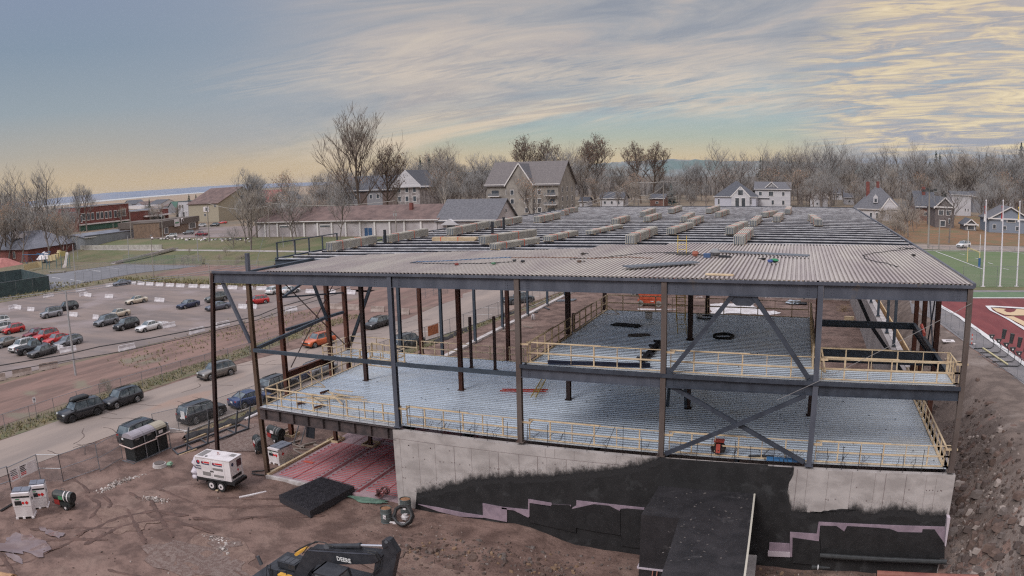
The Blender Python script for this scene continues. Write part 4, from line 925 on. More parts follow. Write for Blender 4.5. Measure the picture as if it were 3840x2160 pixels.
# ladder rising through the roof
YEL = mat('yellow_fibreglass', S(206, 178, 72), .5, 0, S(190, 160, 60), 2)
def ladder(p, q, wdt, m, label, side, n=None, name='ladder'):
 p, q = Vector(p), Vector(q); sd = Vector(side).normalized()*wdt/2; t = thing(name, label, 'ladder', p)
 for s in (-1, 1): b = MB(); b.bar(sd*s, q-p+sd*s, .035, .09); b.build('stile', m, t)
 L_ = (q-p).length; n = n or int(L_/.32)
 for i in range(1, n): c = (q-p)*(i/n); b = MB(); b.cyl(c-sd, c+sd, .018, n=5); b.build('rung', m, t)
 return t
a = at('A3', 1700, 1262, 15.85); zt = rise(a, 'A3', 1700, 1090); ladder(a+Vector((0, 0, -4.9)), a+Vector((0, .6, zt)), .62, YEL, 'yellow ladder sticking up through the roof deck behind the dark hatch', (1, 0, 0))
b = MB(); b.b2(a.x-1.1, a.x+.6, a.y-.35, a.y+.05, 15.88, 15.9); tag(b.build('roof_hatch', BLACKM), 'dark slot cut in the roof deck at the foot of the yellow ladder', 'roof opening')
# tool pile, cables, oddments on the roof
def cable(pts, r, m, label, name='cable', cat='cable'):
 b = MB(); b.tube(pts, r, 5); return tag(b.build(name, m), label, cat)
def rc(z, pts, up_=.07): return [(lambda q: (q.x, q.y, RZ(q.x, q.y)+up_))(at(z, x, y, 15.9)) for x, y in pts]
def curl(P, amp, n, seed):
 q = random.Random(seed); out = []
 for i in range(len(P)-1):
  for k in range(n): t = k/n; out.append(tuple(P[i][j]+(P[i+1][j]-P[i][j])*t+(q.uniform(-amp, amp) if j < 2 else 0) for j in range(3)))
 out.append(P[-1]); return out
CABB = mat('cable_black', (.02, .02, .022), .6); CABC = mat('cable_blue', S(40, 90, 130), .6); CABO = mat('cable_orange', S(110, 80, 66), .6)
cable(curl(rc('A2', [(1560, 1325), (1620, 1315), (1900, 1310), (2250, 1290), (2576, 1278)]), .1, 8, 1), .035, CABC, 'blue extension cable looping along the left of the roof deck', cat='cable')
cable(curl(rc('A2', [(1560, 1325), (1660, 1330), (2000, 1340), (2300, 1338), (2576, 1325)]), .12, 8, 2), .035, CABB, 'dark extension cable running beside the blue one on the roof deck')
cable(curl(rc('A3', [(0, 1283), (300, 1280), (600, 1290), (850, 1298), (1150, 1285), (1420, 1300)]), .16, 8, 3), .04, CABO, 'orange and dark cable lying across the middle of the roof deck')
cable(curl(rc('A3', [(600, 1300), (900, 1290), (1320, 1245), (1700, 1240), (1880, 1250)]), .12, 8, 4), .03, CABB, 'thin dark cable leading to the tool pile on the roof deck')
cable(curl(rc('A4', [(1500, 1222), (1300, 1240), (1100, 1262), (960, 1290), (980, 1320), (1060, 1350), (1180, 1370), (1310, 1410)]), .1, 6, 5), .03, CABB, 'black hose curling near the right edge of the roof deck')
cable(curl(rc('A4', [(1320, 1225), (1380, 1215), (1420, 1230), (1460, 1218)]), .25, 8, 6), .025, CABB, 'small tangle of cable by the right back corner of the laid deck')
a = Vector(rc('A3', [(1950, 1290)])[0]); t = thing('tool_pile', 'pile of tools, a blue box and coiled leads on the roof deck', 'tools', a)
b = MB(); b.b2(-.1, .35, -.5, -.1, 0, .26); b.build('blue_box', mat('box_blue', S(60, 84, 120), .6), t)
b = MB(); b.blob((-.75, .1, .2), .24, seed=3, flat=1); b.build('orange_reel', mat('reel_orange', S(150, 88, 72), .7), t)
b = MB(); b.blob((.6, .35, .3), .4, seed=5); b.build('grey_bag', mat('bag_grey', S(130, 130, 132), .8), t)
b = MB(); b.tube(curl([(-2, .3, .05), (-1, .6, .1), (0, .5, .05), (1.2, .2, .1), (1.8, -.2, .05)], .2, 6, 8), .04, 5); b.build('leads', CABB, t)
b = MB(); b.b2(.9, 1.7, -.3, -.1, 0, .12); b.build('black_tool', BLACKM, t)
def oddment(z, x, y, label, col, s=(.4, .25, .18), hgt=None, name='tool', cat='tool'):
 a = at(z, x, y, 15.85 if hgt is None else hgt)
 if hgt is None: a.z = RZ(a.x, a.y)+.06
 t = thing(name, label, cat, a, rnd.uniform(0, 3)); b = MB(); b.blob((0, 0, s[2]*.5), s[0]*.42, 7, int(x), .55); b.build('body', mat('odd_%d' % (sum(col)), S(*col), .6), t)
 b = MB(); b.bar((s[0]*.2, 0, s[2]*.6), (s[0], s[1]*.3, s[2]*.4), .05, .05); b.build('handle', BLACKM, t); return t
oddment('A2', 2020, 1362, 'small dark red tool at the left end of the roof cables', (120, 50, 44)); oddment('A2', 2390, 1358, 'small green tool on the left roof deck beside the red one', (60, 110, 80))
oddment('A3', 712, 1265, 'pair of dark gloves standing on the roof deck', (50, 44, 40)); oddment('A3', 675, 1345, 'small brown tool below the gloves on the roof deck', (90, 70, 60))
oddment('A4', 60, 1360, 'green tool case lying on the roof deck near the right', (30, 120, 80), (.7, .3, .25)); oddment('A4', 20, 1366, 'blue drill lying beside the green case', (60, 80, 140), (.5, .3, .25))
oddment('A3', 2530, 1335, 'black bent bracket standing on the roof deck left of the green case', (30, 30, 34)); oddment('A4', 1465, 1310, 'dark glove on the right of the roof deck', (30, 26, 26))
oddment('A3', 25, 1330, 'thin dark offcut on the left roof deck', (30, 30, 34)); oddment('A3', 110, 1337, 'second dark offcut on the left roof deck', (30, 30, 34))
# ------------------------------------------------------------------ things on the floors
FZ, UZ = F0+.04, MZ+.04
def fl(z, x, y, k=FZ): return at(z, x, y, k)
t = thing('lumber_pile', 'untidy heap of pine boards on the left of the lower deck', 'lumber', fl('E2', 1600, 960))
q = random.Random(31)
o_ = t.location.copy()
for i, (p, r) in enumerate((((660, 905), (2260, 945)), ((1000, 870), (1900, 900)), ((1500, 810), (1950, 905)), ((1180, 950), (1500, 985)), ((1040, 980), (1600, 1000)), ((1200, 925), (1860, 955)), ((1400, 1000), (2400, 1040)), ((1200, 1040), (1960, 940)),
       ((1000, 1060), (1500, 1075)), ((1720, 960), (2330, 1010)), ((1680, 850), (2080, 890)), ((1560, 905), (1850, 1200)))):
 a, c = fl('E2', *p), fl('E2', *r); zz = .04+i*.035; b = MB(); b.bar(a-o_+Vector((0, 0, zz)), c-o_+Vector((0, 0, zz)), .14, .04); b.build('board', WOOD, t)
for i, (p, r) in enumerate((((1340, 835), (1525, 775)), ((800, 1080), (1000, 1040)), ((1195, 1170), (1440, 1105)))):
 a, c = fl('E2', *p), fl('E2', *r); t2 = thing('angle_offcut', ['rusty steel offcut behind the pine board heap', 'brown steel offcut left of the pine board heap', 'dark red steel offcut in front of the pine board heap'][i], 'offcut', a); b = MB(); b.bar((0, 0, .08), c-a+Vector((0, 0, .08)), .16, .12); b.build('bar', RUST, t2); b = MB(); b.bar((0, 0, .15), c-a+Vector((0, 0, .15)), .05, .04); b.build('flange', RUSTD, t2)
RED = mat('red_fibreglass', S(206, 72, 48), .5, 0, S(180, 60, 44), 2)
a, c = fl('C1', -110, 1200), fl('C1', 355, 1205)
ladder(a+Vector((0, 0, .1)), c+Vector((0, 0, .1)), .45, RED, 'red orange ladder lying flat on the lower deck behind the second brown column', (0, 1, 0))
a, c = fl('C1', 215, 1300), fl('C1', 335, 1090); ladder(a+Vector((0, 0, .3)), c+Vector((0, 0, .3)), .35, YEL, 'short yellow ladder lying across the red ladder', (1, .3, 0))
a = at('C1', 565, 590, 10.4); ladder(a+Vector((-.5, .3, -3.5)), at('C1', 580, 460, 10.4)+Vector((-.15, 0, .3)), .4, YEL, 'yellow ladder leaning on the dark column at the left edge of the upper deck', (.3, 1, 0))
a = fl('C1', 1625, 615, UZ); ladder(a+Vector((.6, 0, 0)), atY('C1', 1690, 165, a.y+1.4), .62, YEL, 'tall thin ladder standing on the upper deck up to the roof', (1, 0, 0))
t = thing('tool_bag', 'black and red tool bag sitting on the front edge of the lower deck', 'bag', fl('C2', 1870, 345))
b = MB(); b.blob((0, 0, .40), .46, 9, 3, .85); b.build('bag', mat('bag_black', S(38, 32, 34), .8), t)
b = MB(); b.b2(-.12, .12, -.50, -.42, .25, .78); b.b2(-.3, .3, -.25, .25, .80, .86); b.build('flap', mat('bag_red', S(170, 74, 64), .7), t)
def coil(p, r, rr, n, label, m=CABB, sq=1.0, name='cable_coil', cat='coil', tilt=None):
 b = MB(); q = random.Random(int(r*100))
 for k in range(n): b.tube([(r*(1+q.uniform(-.12, .05))*math.cos(u), r*(1+q.uniform(-.12, .05))*math.sin(u)*sq, rr+k*rr*1.3+q.uniform(0, .03)) for u in [2*math.pi*i/20 for i in range(20)]], rr, 5, True)
 o = b.build(name, m, loc=p)
 if tilt: o.rotation_euler = tilt
 return tag(o, label, cat)
coil(fl('C1', 2125, 662, UZ), .72, .035, 4, 'black coil of cable lying on the upper deck between the braces')
coil(fl('C1', 1945, 465, UZ), .7, .03, 3, 'thin loose coil of cable by the bucket on the far upper deck', mat('coil_grey', S(70, 72, 78), .6))
def bars(z, x, y, L_, n, label, m, rz, k=UZ, hgt=.05):
 t = thing('bar_stack', label, 'steel bars', fl(z, x, y, k), rz)
 for i in range(n): b = MB(); b.b2(-L_/2+rnd.uniform(-.2, .2), L_/2+rnd.uniform(-.1, .2), (i-n/2)*.16, (i-n/2)*.16+.08, 0, .07+.03*(i % 2)); b.build('bar', m, t)
bars('C1', 1155, 540, 1.9, 6, 'dark steel bars fanned out on the far upper deck', BLACKM, -.15); bars('C1', 1275, 640, 1.3, 4, 'short grey brown bars on the middle of the upper deck', mat('bar_grey', S(110, 104, 104), .6, .3), .35)
for (p, r, lab, m, w_) in ((((1305, 915), (1490, 722), 'heavy dark steel member with brackets lying askew on the upper deck', BLACKM, .32)), (((360, 930), (1390, 962), 'long dark steel tube lying along the front of the upper deck', mat('tube_navy', S(38, 44, 66), .5, .2), .22))):
 a, c = fl('C1', *p, UZ), fl('C1', *r, UZ); t = thing('steel_member', lab, 'steel beam', a); b = MB(); b.ibeam((0, 0, .14), c-a+Vector((0, 0, .14)), .2, w_); b.build('beam', m, t)
 if w_ > .3:
  for f in (.08, .3, .72, .97): b = MB(); v = (c-a)*f; b.bar(v+Vector((-.4, 0, .2)), v+Vector((.4, 0, .2)), .2, .12); b.build('bracket', BLACKM, t)
def bucket(z, x, y, k, label, r=.22, hgt=.42):
 t = thing('bucket', label, 'bucket', fl(z, x, y, k)); b = MB(); b.cyl((0, 0, 0), (0, 0, hgt), r*.85, r, 12, False); b.add(b.ring((0, 0, .02), (0, 0, 1), r*.85, 12), [tuple(range(12))]); b.build('pail', WHITE, t, True)
 b = MB(); b.tube([(-r, 0, hgt*.9), (0, -.1, hgt*1.15), (r, 0, hgt*.9)], .012, 4); b.build('handle', CABB, t)
bucket('C1', 1375, 470, UZ, 'white square looking bucket on the far left of the upper deck', .32, .5); bucket('C1', 1885, 465, UZ, 'white bucket beside the thin cable coil', .25, .34)
b = MB(); a = fl('C4', 190, 410); b.b2(a.x-1.3, a.x+.9, a.y-.1, a.y+.25, FZ, FZ+.12); tag(b.build('tarp_roll', mat('tarp_blue', S(56, 110, 160), .6)), 'blue rolled sheet on the deck edge left of the right rust column', 'tarp')
b = MB(); a, c = fl('C2', 2140, 378), fl('C2', 2318, 374); b.tube([a+Vector((0, 0, .1)), c+Vector((.3, 0, .1))], .06, 8); tag(b.build('dark_tube', CABB), 'thin black tube lying on the lower deck edge near the blue sheet', 'tube')
# scattered bits of fixings on the galvanised decks
b = MB(); q = random.Random(8)
for i in range(170):
 x_, y_, z_ = (q.uniform(-28, 16), q.uniform(.8, 18), FZ) if i < 120 else (q.uniform(-7.8, 8), q.uniform(.8, 18), UZ)
 if i % 5 == 0: y_ = round(y_/3.0)*3.0
 b.box((x_, y_, z_+.02), (q.uniform(.04, .12), q.uniform(.03, .07), .02), q.uniform(0, 3))
tag(b.build('deck_debris', BLACKM), 'small dark fixings and scraps scattered over the metal decks', 'debris', kind='stuff')
# ------------------------------------------------------------------ vehicles
GLASS = mat('car_glass', S(76, 88, 96), .06, .2, S(118, 128, 134), 1.6, spec=.9)
TYRE = mat('tyre', (.02, .02, .021), .8); RIM = mat('alloy', S(150, 150, 152), .35, .7); RIMD = mat('alloy_dark', S(60, 60, 64), .4, .6)
TAIL = mat('tail_light', S(150, 30, 26), .25); HEAD = mat('head_light', S(215, 218, 220), .12, .2); PLATE = mat('plate', S(210, 212, 214), .5); TRIM = mat('car_trim', (.02, .02, .022), .5)
PAINT = {}
def paint(n, c, metal=.35):
 if n not in PAINT: PAINT[n] = mat('paint_'+n, S(*c), .28, metal, coat=.6)
 return PAINT[n]
# type: length, width, height, belt, hood height, (cowl, front roof, back roof, tail) as fractions from the front, trunk height, wheel r
CT = dict(sedan=(4.65, 1.82, 1.45, .92, .88, (.30, .43, .70, .86), 1.02, .33), suv=(4.65, 1.88, 1.70, 1.05, 1.02, (.27, .38, .90, .985), 1.08, .37), bigsuv=(5.0, 1.98, 1.80, 1.12, 1.12, (.26, .36, .92, .99), 1.14, .40),
          hatch=(4.15, 1.78, 1.55, .96, .94, (.26, .40, .86, .97), 1.0, .32), wagon=(4.75, 1.82, 1.48, .95, .90, (.28, .40, .90, .99), 1.0, .33), pickup=(5.5, 1.98, 1.85, 1.15, 1.12, (.24, .34, .54, .60), 1.15, .40), box=(4.4, 1.9, 1.85, 1.12, 1.14, (.27, .33, .95, .99), 1.15, .40))
def make_car(kind, col, rim=RIM, rear_col=None):
 L_, W_, H_, belt, hood, (c0, c1, c2, c3), trunk, wr = CT[kind]; hw = W_/2
 name = {'pickup': 'pickup_truck', 'suv': 'suv', 'bigsuv': 'suv', 'box': 'suv'}.get(kind, 'parked_car')
 t = thing(name, '', 'car')
 P = col; n = 26; wf, wb = .19*L_, .80*L_; gc = .22 if kind in ('suv', 'bigsuv', 'box', 'pickup') else .16
 b = MB(); rings = []
 for i in range(n+1):
  s = i/n; x = s*L_; zl = gc+.02+(.12*(1-s/.05) if s < .05 else 0)+(.14*((s-.95)/.05) if s > .95 else 0)
  for wx in (wf, wb):
   dx = abs(x-wx)
   if dx < wr*1.16: zl = max(zl, math.sqrt((wr*1.16)**2-dx*dx)+wr*.92)
  if s < .03: zt = .62+(hood-.12-.62)*(s/.03)
  elif s < c0: zt = hood-.12+(belt-hood+.14)*((s-.03)/(c0-.03))
  elif s < c3: zt = belt+.02+(trunk-belt)*smooth((s-c0)/(c3-c0))
  else: zt = trunk-.03*(s-c3)/(1-c3+1e-6)
  if kind not in ('sedan', 'pickup') and s > .97: zt = trunk-.05
  k = 1-.10*max(0, 1-s/.10)**2-.06*max(0, (s-.93)/.07)**2; w2 = hw*k
  zm = zl+(zt-zl)*.55
  rings.append([(x, -w2*.94, zl), (x, -w2, zm), (x, -w2*.97, zt-.07), (x, -w2*.86, zt), (x, 0, zt+.03), (x, w2*.86, zt), (x, w2*.97, zt-.07), (x, w2, zm), (x, w2*.94, zl)])
 b.loft(rings); b.v = [(L_/2-v[0], v[1], v[2]) for v in b.v]; b.f = [f[::-1] for f in b.f]
 o = b.build('body', P, t, True)
 X = lambda s: L_/2-s*L_
 # greenhouse
 if kind == 'pickup': st = [(c0, belt, 0), (c1, H_, .9), (c2-.01, H_-.02, .9), (c3, belt, 0)]
 else: st = [(c0, belt+.01, 0), (c1, H_-.03, .9), ((c1+c2)/2, H_, .95), (c2, H_-.06, .9), (c3, trunk, 0)]
 gw, rw = hw*.88, hw*.70
 b = MB(); low = [(X(s), belt+.0 if i < len(st)-1 else trunk) for i, (s, z, k) in enumerate(st)]
 for sgn in (-1, 1):
  pts = [(X(st[0][0]), sgn*gw, belt)]+[(X(s), sgn*rw, z) for s, z, k in st[1:-1]]+[(X(st[-1][0]), sgn*gw*.96, st[-1][1])]
  f = tuple(range(len(pts))); b.add(pts, [f if sgn < 0 else f[::-1]])
 a = [(X(st[0][0]), gw*.94, belt), (X(st[0][0]), -gw*.94, belt), (X(st[1][0]), -rw, st[1][1]), (X(st[1][0]), rw, st[1][1])]; b.add(a, [(0, 1, 2, 3)])
 a = [(X(st[-2][0]), rw, st[-2][1]), (X(st[-2][0]), -rw, st[-2][1]), (X(st[-1][0]), -gw*.94, st[-1][1]), (X(st[-1][0]), gw*.94, st[-1][1])]; b.add(a, [(0, 1, 2, 3)])
 b.build('windows', GLASS, t)
 b = MB(); rr = [[(X(s), -rw*1.03, z-.015), (X(s), -rw*.8, z+.025), (X(s), rw*.8, z+.025), (X(s), rw*1.03, z-.015)] for s, z, k in st[1:-1]]; b.loft(rr, False, False)
 b.build('roof', P, t, True)
 for sgn in (-1, 1):
  g = lambda s, z, w_: (X(s), sgn*(w_+.012), z)
  for (s0, z0, w0), (s1, z1, w1) in (((st[0][0], belt, gw), (st[1][0], st[1][1], rw)), ((st[-2][0], st[-2][1], rw), (st[-1][0], st[-1][1], gw*.96)), (((c0+c2)/2+.02, belt, gw), ((c0+c2)/2+.02, H_-.03, rw)), ((c2-.14 if kind not in ('sedan', 'pickup') else c2-.005, belt+.02, gw), (c2-.12 if kind not in ('sedan', 'pickup') else c2-.005, H_-.06, rw))):
   b = MB(); b.bar(g(s0, z0, w0), g(s1, z1, w1), .035, .075); b.build('pillar', P, t)
 for wx in (wf, wb):
  for sgn in (-1, 1):
   y = sgn*(hw-.11); wl = MB(); wl.cyl((L_/2-wx, y-.11, wr), (L_/2-wx, y+.11, wr), wr, n=14); wo = wl.build('wheel', TYRE, t)
   rm = MB(); ye = y+sgn*.115; c = (L_/2-wx, ye, wr)
   rm.cyl((c[0], y+sgn*.08, wr), (c[0], ye-.0, wr), wr*.30, n=8)
   for k in range(5): an = k*1.2566; rm.bar((c[0], y+sgn*.115, wr), (c[0]+math.cos(an)*wr*.66, y+sgn*.115, wr+math.sin(an)*wr*.66), wr*.22, .02, up=(0, 1, 0))
   rm.tube([(c[0]+math.cos(2*math.pi*k/14)*wr*.66, ye, wr+math.sin(2*math.pi*k/14)*wr*.66) for k in range(14)], .025, 4, True)
   rm.build('rim', rim, wo)
 for sgn in (-1, 1):
  b = MB(); b.box((L_/2-.10, sgn*hw*.70, hood-.26), (.16, hw*.36, .12)); b.build('headlight', HEAD, t)
  b = MB(); b.box((-L_/2+.06, sgn*hw*.74, trunk-.14), (.13, hw*.30, .16)); b.build('tail_light', TAIL, t)
  b = MB(); b.box((X(c0+.04), sgn*(hw+.06), belt+.06), (.12, .16, .13)); b.build('mirror', P, t)
 b = MB(); b.box((L_/2+.005, 0, hood-.36), (.05, hw*1.0, .20)); b.build('grille', TRIM, t)
 b = MB(); b.b2(-L_/2+.25, L_/2-.25, -hw*.93, hw*.93, gc, gc+.18); b.box((L_/2-.06, 0, gc+.10), (.16, hw*1.7, .16)); b.box((-L_/2+.06, 0, gc+.14), (.16, hw*1.7, .18)); b.build('sills', TRIM, t)
 b = MB(); b.box((-L_/2-.012, 0, .72), (.03, .34, .16)); b.build('plate', PLATE, t)
 if kind == 'pickup':
  b = MB(); b.b2(-L_/2+.12, X(c3)-.1, -hw*.82, hw*.82, trunk+.02, trunk+.04); b.build('bed', TRIM, t)
 if kind in ('suv', 'bigsuv', 'box', 'wagon'):
  for sgn in (-1, 1): b = MB(); b.bar((X(c1+.03), sgn*rw*.86, H_+.05), (X(c2-.03), sgn*rw*.86, H_+.03), .04, .04); b.build('roof_rail', RIM if kind == 'bigsuv' else TRIM, t)
 return t
def place_car(kind, col, z, fw, rw_, label, rim=RIM, hgt=None):
 """fw, rw_: pixels where the visible front and rear wheels meet the ground"""
 L_, W_ = CT[kind][0], CT[kind][1]; t = make_car(kind, col, rim)
 a, c = (atg(z, *fw), atg(z, *rw_)) if hgt is None else (at(z, *fw, hgt), at(z, *rw_, hgt)); d = (a-c); d.z = 0; d.normalize(); n = Vector((-d.y, d.x, 0))
 m = (a+c)/2; away = Vector((m.x-CAM[0], m.y-CAM[1], 0)); n = n if n.dot(away) > 0 else -n
 m = m-d*(.005*L_)+n*(W_/2-.05); t.location = (m.x, m.y, m.z+.03); t.rotation_euler = (0, 0, math.atan2(d.y, d.x)); t['label'] = label; return t
K = dict(beige=paint('beige', (206, 196, 180)), navy=paint('navy', (44, 54, 84)), olive=paint('olive', (92, 94, 92)), slate=paint('slate', (98, 102, 116)), red=paint('red', (186, 44, 44), .1), white=paint('white', (216, 216, 218), .0), silver=paint('silver', (150, 152, 160), .5),
         grey=paint('grey', (118, 122, 130), .5), black=paint('black', (46, 48, 54), .4), maroon=paint('maroon', (128, 44, 54)), dgrey=paint('dgrey', (80, 80, 84), .4), orange=paint('orange', (206, 104, 62), .3), blue=paint('blue', (50, 72, 118), .4), warm=paint('warm', (128, 124, 120), .5), teal=paint('teal', (74, 88, 98), .4))
place_car('sedan', K['beige'], 'B1', (1332, 168), (1447, 149), 'beige sedan standing alone near the middle of the parking lot')
place_car('sedan', K['navy'], 'B1', (1864, 214), (1980, 189), 'navy blue sedan in the lot left of the leaning corner post')
place_car('suv', K['olive'], 'B1', (2128, 152), (2275, 128), 'dark olive suv behind the leaning corner post, rear one of two')
place_car('sedan', K['slate'], 'B1', (2130, 238), (2298, 209), 'dark slate sedan crossing behind the leaning corner post')
place_car('hatch', K['red'], 'D1', (775, 662), (932, 642), 'bright red hatchback behind the olive column at the right of the lot')
place_car('hatch', K['white'], 'B3', (250, 212), (190, 228), 'white hatchback seen from behind at the right end of the lot')
place_car('sedan', K['white'], 'B3', (415, 208), (325, 227), 'white sedan beside the white hatchback at the right end of the lot')
place_car('box', K['silver'], 'B1', (470, 310), (600, 286), 'boxy silver grey suv on the left of the lot')
place_car('suv', K['black'], 'B1', (645, 236), (735, 222), 'black suv parked behind the boxy silver one', RIM)
place_car('sedan', K['beige'], 'B1', (1150, 308), (1272, 284), 'pale beige sedan behind the silver grey crossover')
place_car('suv', K['grey'], 'B1', (1030, 394), (1170, 360), 'silver grey crossover left of the black suv in the lot')
place_car('suv', K['black'], 'B1', (1230, 433), (1380, 396), 'black suv between the grey crossover and the white sedan')
place_car('sedan', K['white'], 'B1', (1458, 448), (1605, 414), 'white sedan nearest the barriers in the middle of the lot')
place_car('hatch', K['red'], 'B1', (92, 470), (222, 443), 'red hatchback at the left edge behind the white cars')
place_car('suv', K['white'], 'B1', (-75, 395), (62, 372), 'white suv cut by the left edge of the photo, farther one')
place_car('suv', K['white'], 'B1', (-52, 466), (100, 436), 'white suv cut by the left edge of the photo, nearer one')
place_car('sedan', K['warm'], 'B1', (8, 612), (165, 572), 'grey sedan at the left edge before the red hatchback')
place_car('sedan', K['maroon'], 'B1', (318, 516), (450, 486), 'dark red sedan behind the red suv')
place_car('suv', K['red'], 'B1', (426, 547), (560, 512), 'red suv between the dark red sedan and the red coupe')
place_car('sedan', K['red'], 'B1', (530, 578), (672, 540), 'red coupe behind the grey station wagon')
place_car('wagon', K['grey'], 'B1', (648, 605), (797, 565), 'grey station wagon right of the red cars')
place_car('suv', K['white'], 'B1', (190, 652), (330, 614), 'white suv hidden partly by the black pickup')
place_car('pickup', K['black'], 'B1', (450, 640), (262, 680), 'black pickup truck seen from its tail among the left group')
place_car('sedan', K['dgrey'], 'B1', (376, 707), (540, 663), 'dark grey sedan at the front of the left group beside the white barrier', RIMD)
place_car('sedan', K['slate'], 'A1', (1185, 1272), (1290, 1256), 'dark sedan parked by the barriers at the far edge of the lot')
place_car('suv', K['warm'], 'B1', (2128, 932), (2322, 882), 'grey suv parked on the far side of the road, alone')
place_car('bigsuv', K['black'], 'B1', (735, 1358), (985, 1284), 'black suv with a roof box parked by the chain link fence', RIMD)
place_car('suv', K['black'], 'B1', (1177, 1222), (1392, 1152), 'black suv parked right behind the one with the roof box')
place_car('bigsuv', K['black'], 'B1', (2225, 1292), (1975, 1378), 'dark suv with a white sheet taped on its tail beside the site fence')
place_car('sedan', K['blue'], 'D2', (905, 140), (715, 195), 'blue sedan seen from behind left of the rusty column')
place_car('bigsuv', K['black'], 'E1', (1290, 700), (560, 1000), 'black suv parked behind the wrapped toilets')
place_car('suv', K['orange'], 'B3', (597, 768), (760, 728), 'orange suv on the far side of the road behind the columns')
place_car('wagon', K['black'], 'B3', (1210, 577), (1325, 542), 'black station wagon by the grass beyond the left braces', RIMD)
place_car('suv', K['teal'], 'Q', (620, 1090), (500, 1125), 'dark blue grey suv behind the timber rail at the far parking row')
place_car('suv', K['black'], 'E2', (760, 690), (300, 860), 'dark suv seen through the left timber rail', RIMD)
place_car('sedan', K['navy'], 'E2', (1110, 520), (950, 585), 'dark sedan seen through the left timber rail behind the silver suv')
place_car('suv', K['silver'], 'E2', (1560, 385), (1370, 455), 'silver suv seen through the left timber rail')
place_car('pickup', K['teal'], 'Q', (2150, 500), (1950, 528), 'grey blue pickup beyond the fence behind the rusty columns')
place_car('suv', K['black'], 'Q', (2576, 290), (2515, 300), 'small dark car far up the road beyond the building')
place_car('suv', K['white'], 'A1', (1690, 788), (1765, 782), 'white suv outside the low brick office', hgt=4.1)
place_car('suv', K['grey'], 'A1', (1860, 752), (1925, 748), 'grey suv right of the white one at the low office', hgt=4.1)
place_car('pickup', K['maroon'], 'A1', (1965, 768), (2060, 766), 'dark red pickup at the low office', hgt=4.1)
place_car('suv', K['white'], 'A1', (2010, 678), (2055, 674), 'white car on the upper row beside the khaki building', hgt=4.1)
place_car('suv', K['black'], 'A1', (2110, 672), (2195, 668), 'black suv on the upper row beside the khaki building', hgt=4.1)
place_car('sedan', K['red'], 'A1', (2205, 645), (2262, 642), 'red car at the right end of the upper row', hgt=4.1)
place_car('suv', K['black'], 'A1', (455, 782), (520, 780), 'black van on the far left side road', hgt=4.1)
place_car('suv', K['white'], 'A4', (1940, 1212), (2045, 1204), 'white suv driving on the street behind the playing field', hgt=4.1)
# roof box and taped sheet
def attach(label, f):
 for o in bpy.data.objects:
  if o.get('label') == label: f(o); return
RB = mat('roof_box', S(40, 42, 46), .45)
def rbox(o):
 b = MB(); rings = [[(x, y*w_, 1.86+z*h_) for y, z in ((-.4, 0), (-.42, .2), (-.3, .38), (.3, .38), (.42, .2), (.4, 0))] for x, w_, h_ in ((1.1, .5, .4), (.8, .95, .9), (0, 1, 1), (-.8, 1, 1), (-1.1, .8, .7))]; b.loft([r[::-1] for r in rings]); b.build('roof_box', RB, o, True)
attach('black suv with a roof box parked by the chain link fence', rbox)
def tape(o): b = MB(); b.box((-2.53, -.32, 1.08), (.02, .62, .72)); b.build('paper_sheet', WHITE, o)
attach('dark suv with a white sheet taped on its tail beside the site fence', tape)
# ------------------------------------------------------------------ writing
def text_mesh(s, size, m, parent, name, mat4, bold=.0):
 cu = bpy.data.curves.new('t', 'FONT'); cu.body = s; cu.size = size; cu.extrude = .004; cu.offset = bold; cu.resolution_u = 2
 ob = bpy.data.objects.new('t', cu); COL.objects.link(ob); dg = bpy.context.evaluated_depsgraph_get(); dg.update()
 me = bpy.data.meshes.new_from_object(ob.evaluated_get(dg)); bpy.data.objects.remove(ob); me.materials.clear(); me.materials.append(m)
 o = bpy.data.objects.new(name, me); COL.objects.link(o); o.parent = parent; o.matrix_local = mat4; return o
def facemat(o, xdir, up, n):                           # text laid on a face
 X_, U_, N_ = Vector(xdir).normalized(), Vector(up).normalized(), Vector(n).normalized(); o = Vector(o)
 return Matrix(((X_.x, U_.x, N_.x, o.x), (X_.y, U_.y, N_.y, o.y), (X_.z, U_.z, N_.z, o.z), (0, 0, 0, 1)))
OFFW = mat('machine_white', S(226, 220, 222), .4, 0, S(204, 196, 198), .8); INK = mat('ink_black', (.015, .015, .018), .6); REDP = mat('label_red', S(196, 40, 44), .5); NAVYP = mat('label_navy', S(34, 50, 84), .5)
VENT = mat('vent_grey', S(128, 124, 124), .6); GRNP = mat('label_green', S(70, 130, 92), .5); LIDG = mat('lid_grey', S(118, 122, 134), .5, .1, S(100, 104, 116), 2)
# ------------------------------------------------------------------ generator trailer
A_, B_, C_ = at('B2', 1990, 462, .72), at('B2', 2335, 522, .72), at('B2', 2537, 455, .72)
hx = (B_-A_); Lg = hx.length; hx.normalize(); hy = Vector((-hx.y, hx.x, 0)); Wg = max(1.2, min(2.3, (C_-B_).dot(hy))); Hg = rise(B_, 'B2', 2375, 296)
g = thing('generator_trailer', 'white rental generator on a two axle trailer with a wrapped hitch', 'generator', (A_.x, A_.y, 0), math.atan2(hx.y, hx.x))
z0, z1 = .86, .72+Hg
b = MB(); b.b2(0, Lg, 0, Wg, z0, z1-.05); b.b2(-.03, Lg+.03, -.03, Wg+.03, z1-.05, z1); b.build('housing', OFFW, g)
b = MB(); b.b2(-.1, Lg+.25, .03, Wg-.03, .58, z0-.003); b.bar((Lg+.2, -.02, .66), (Lg+.2, Wg+.02, .66), .1, .18); b.build('frame', TRIM, g)
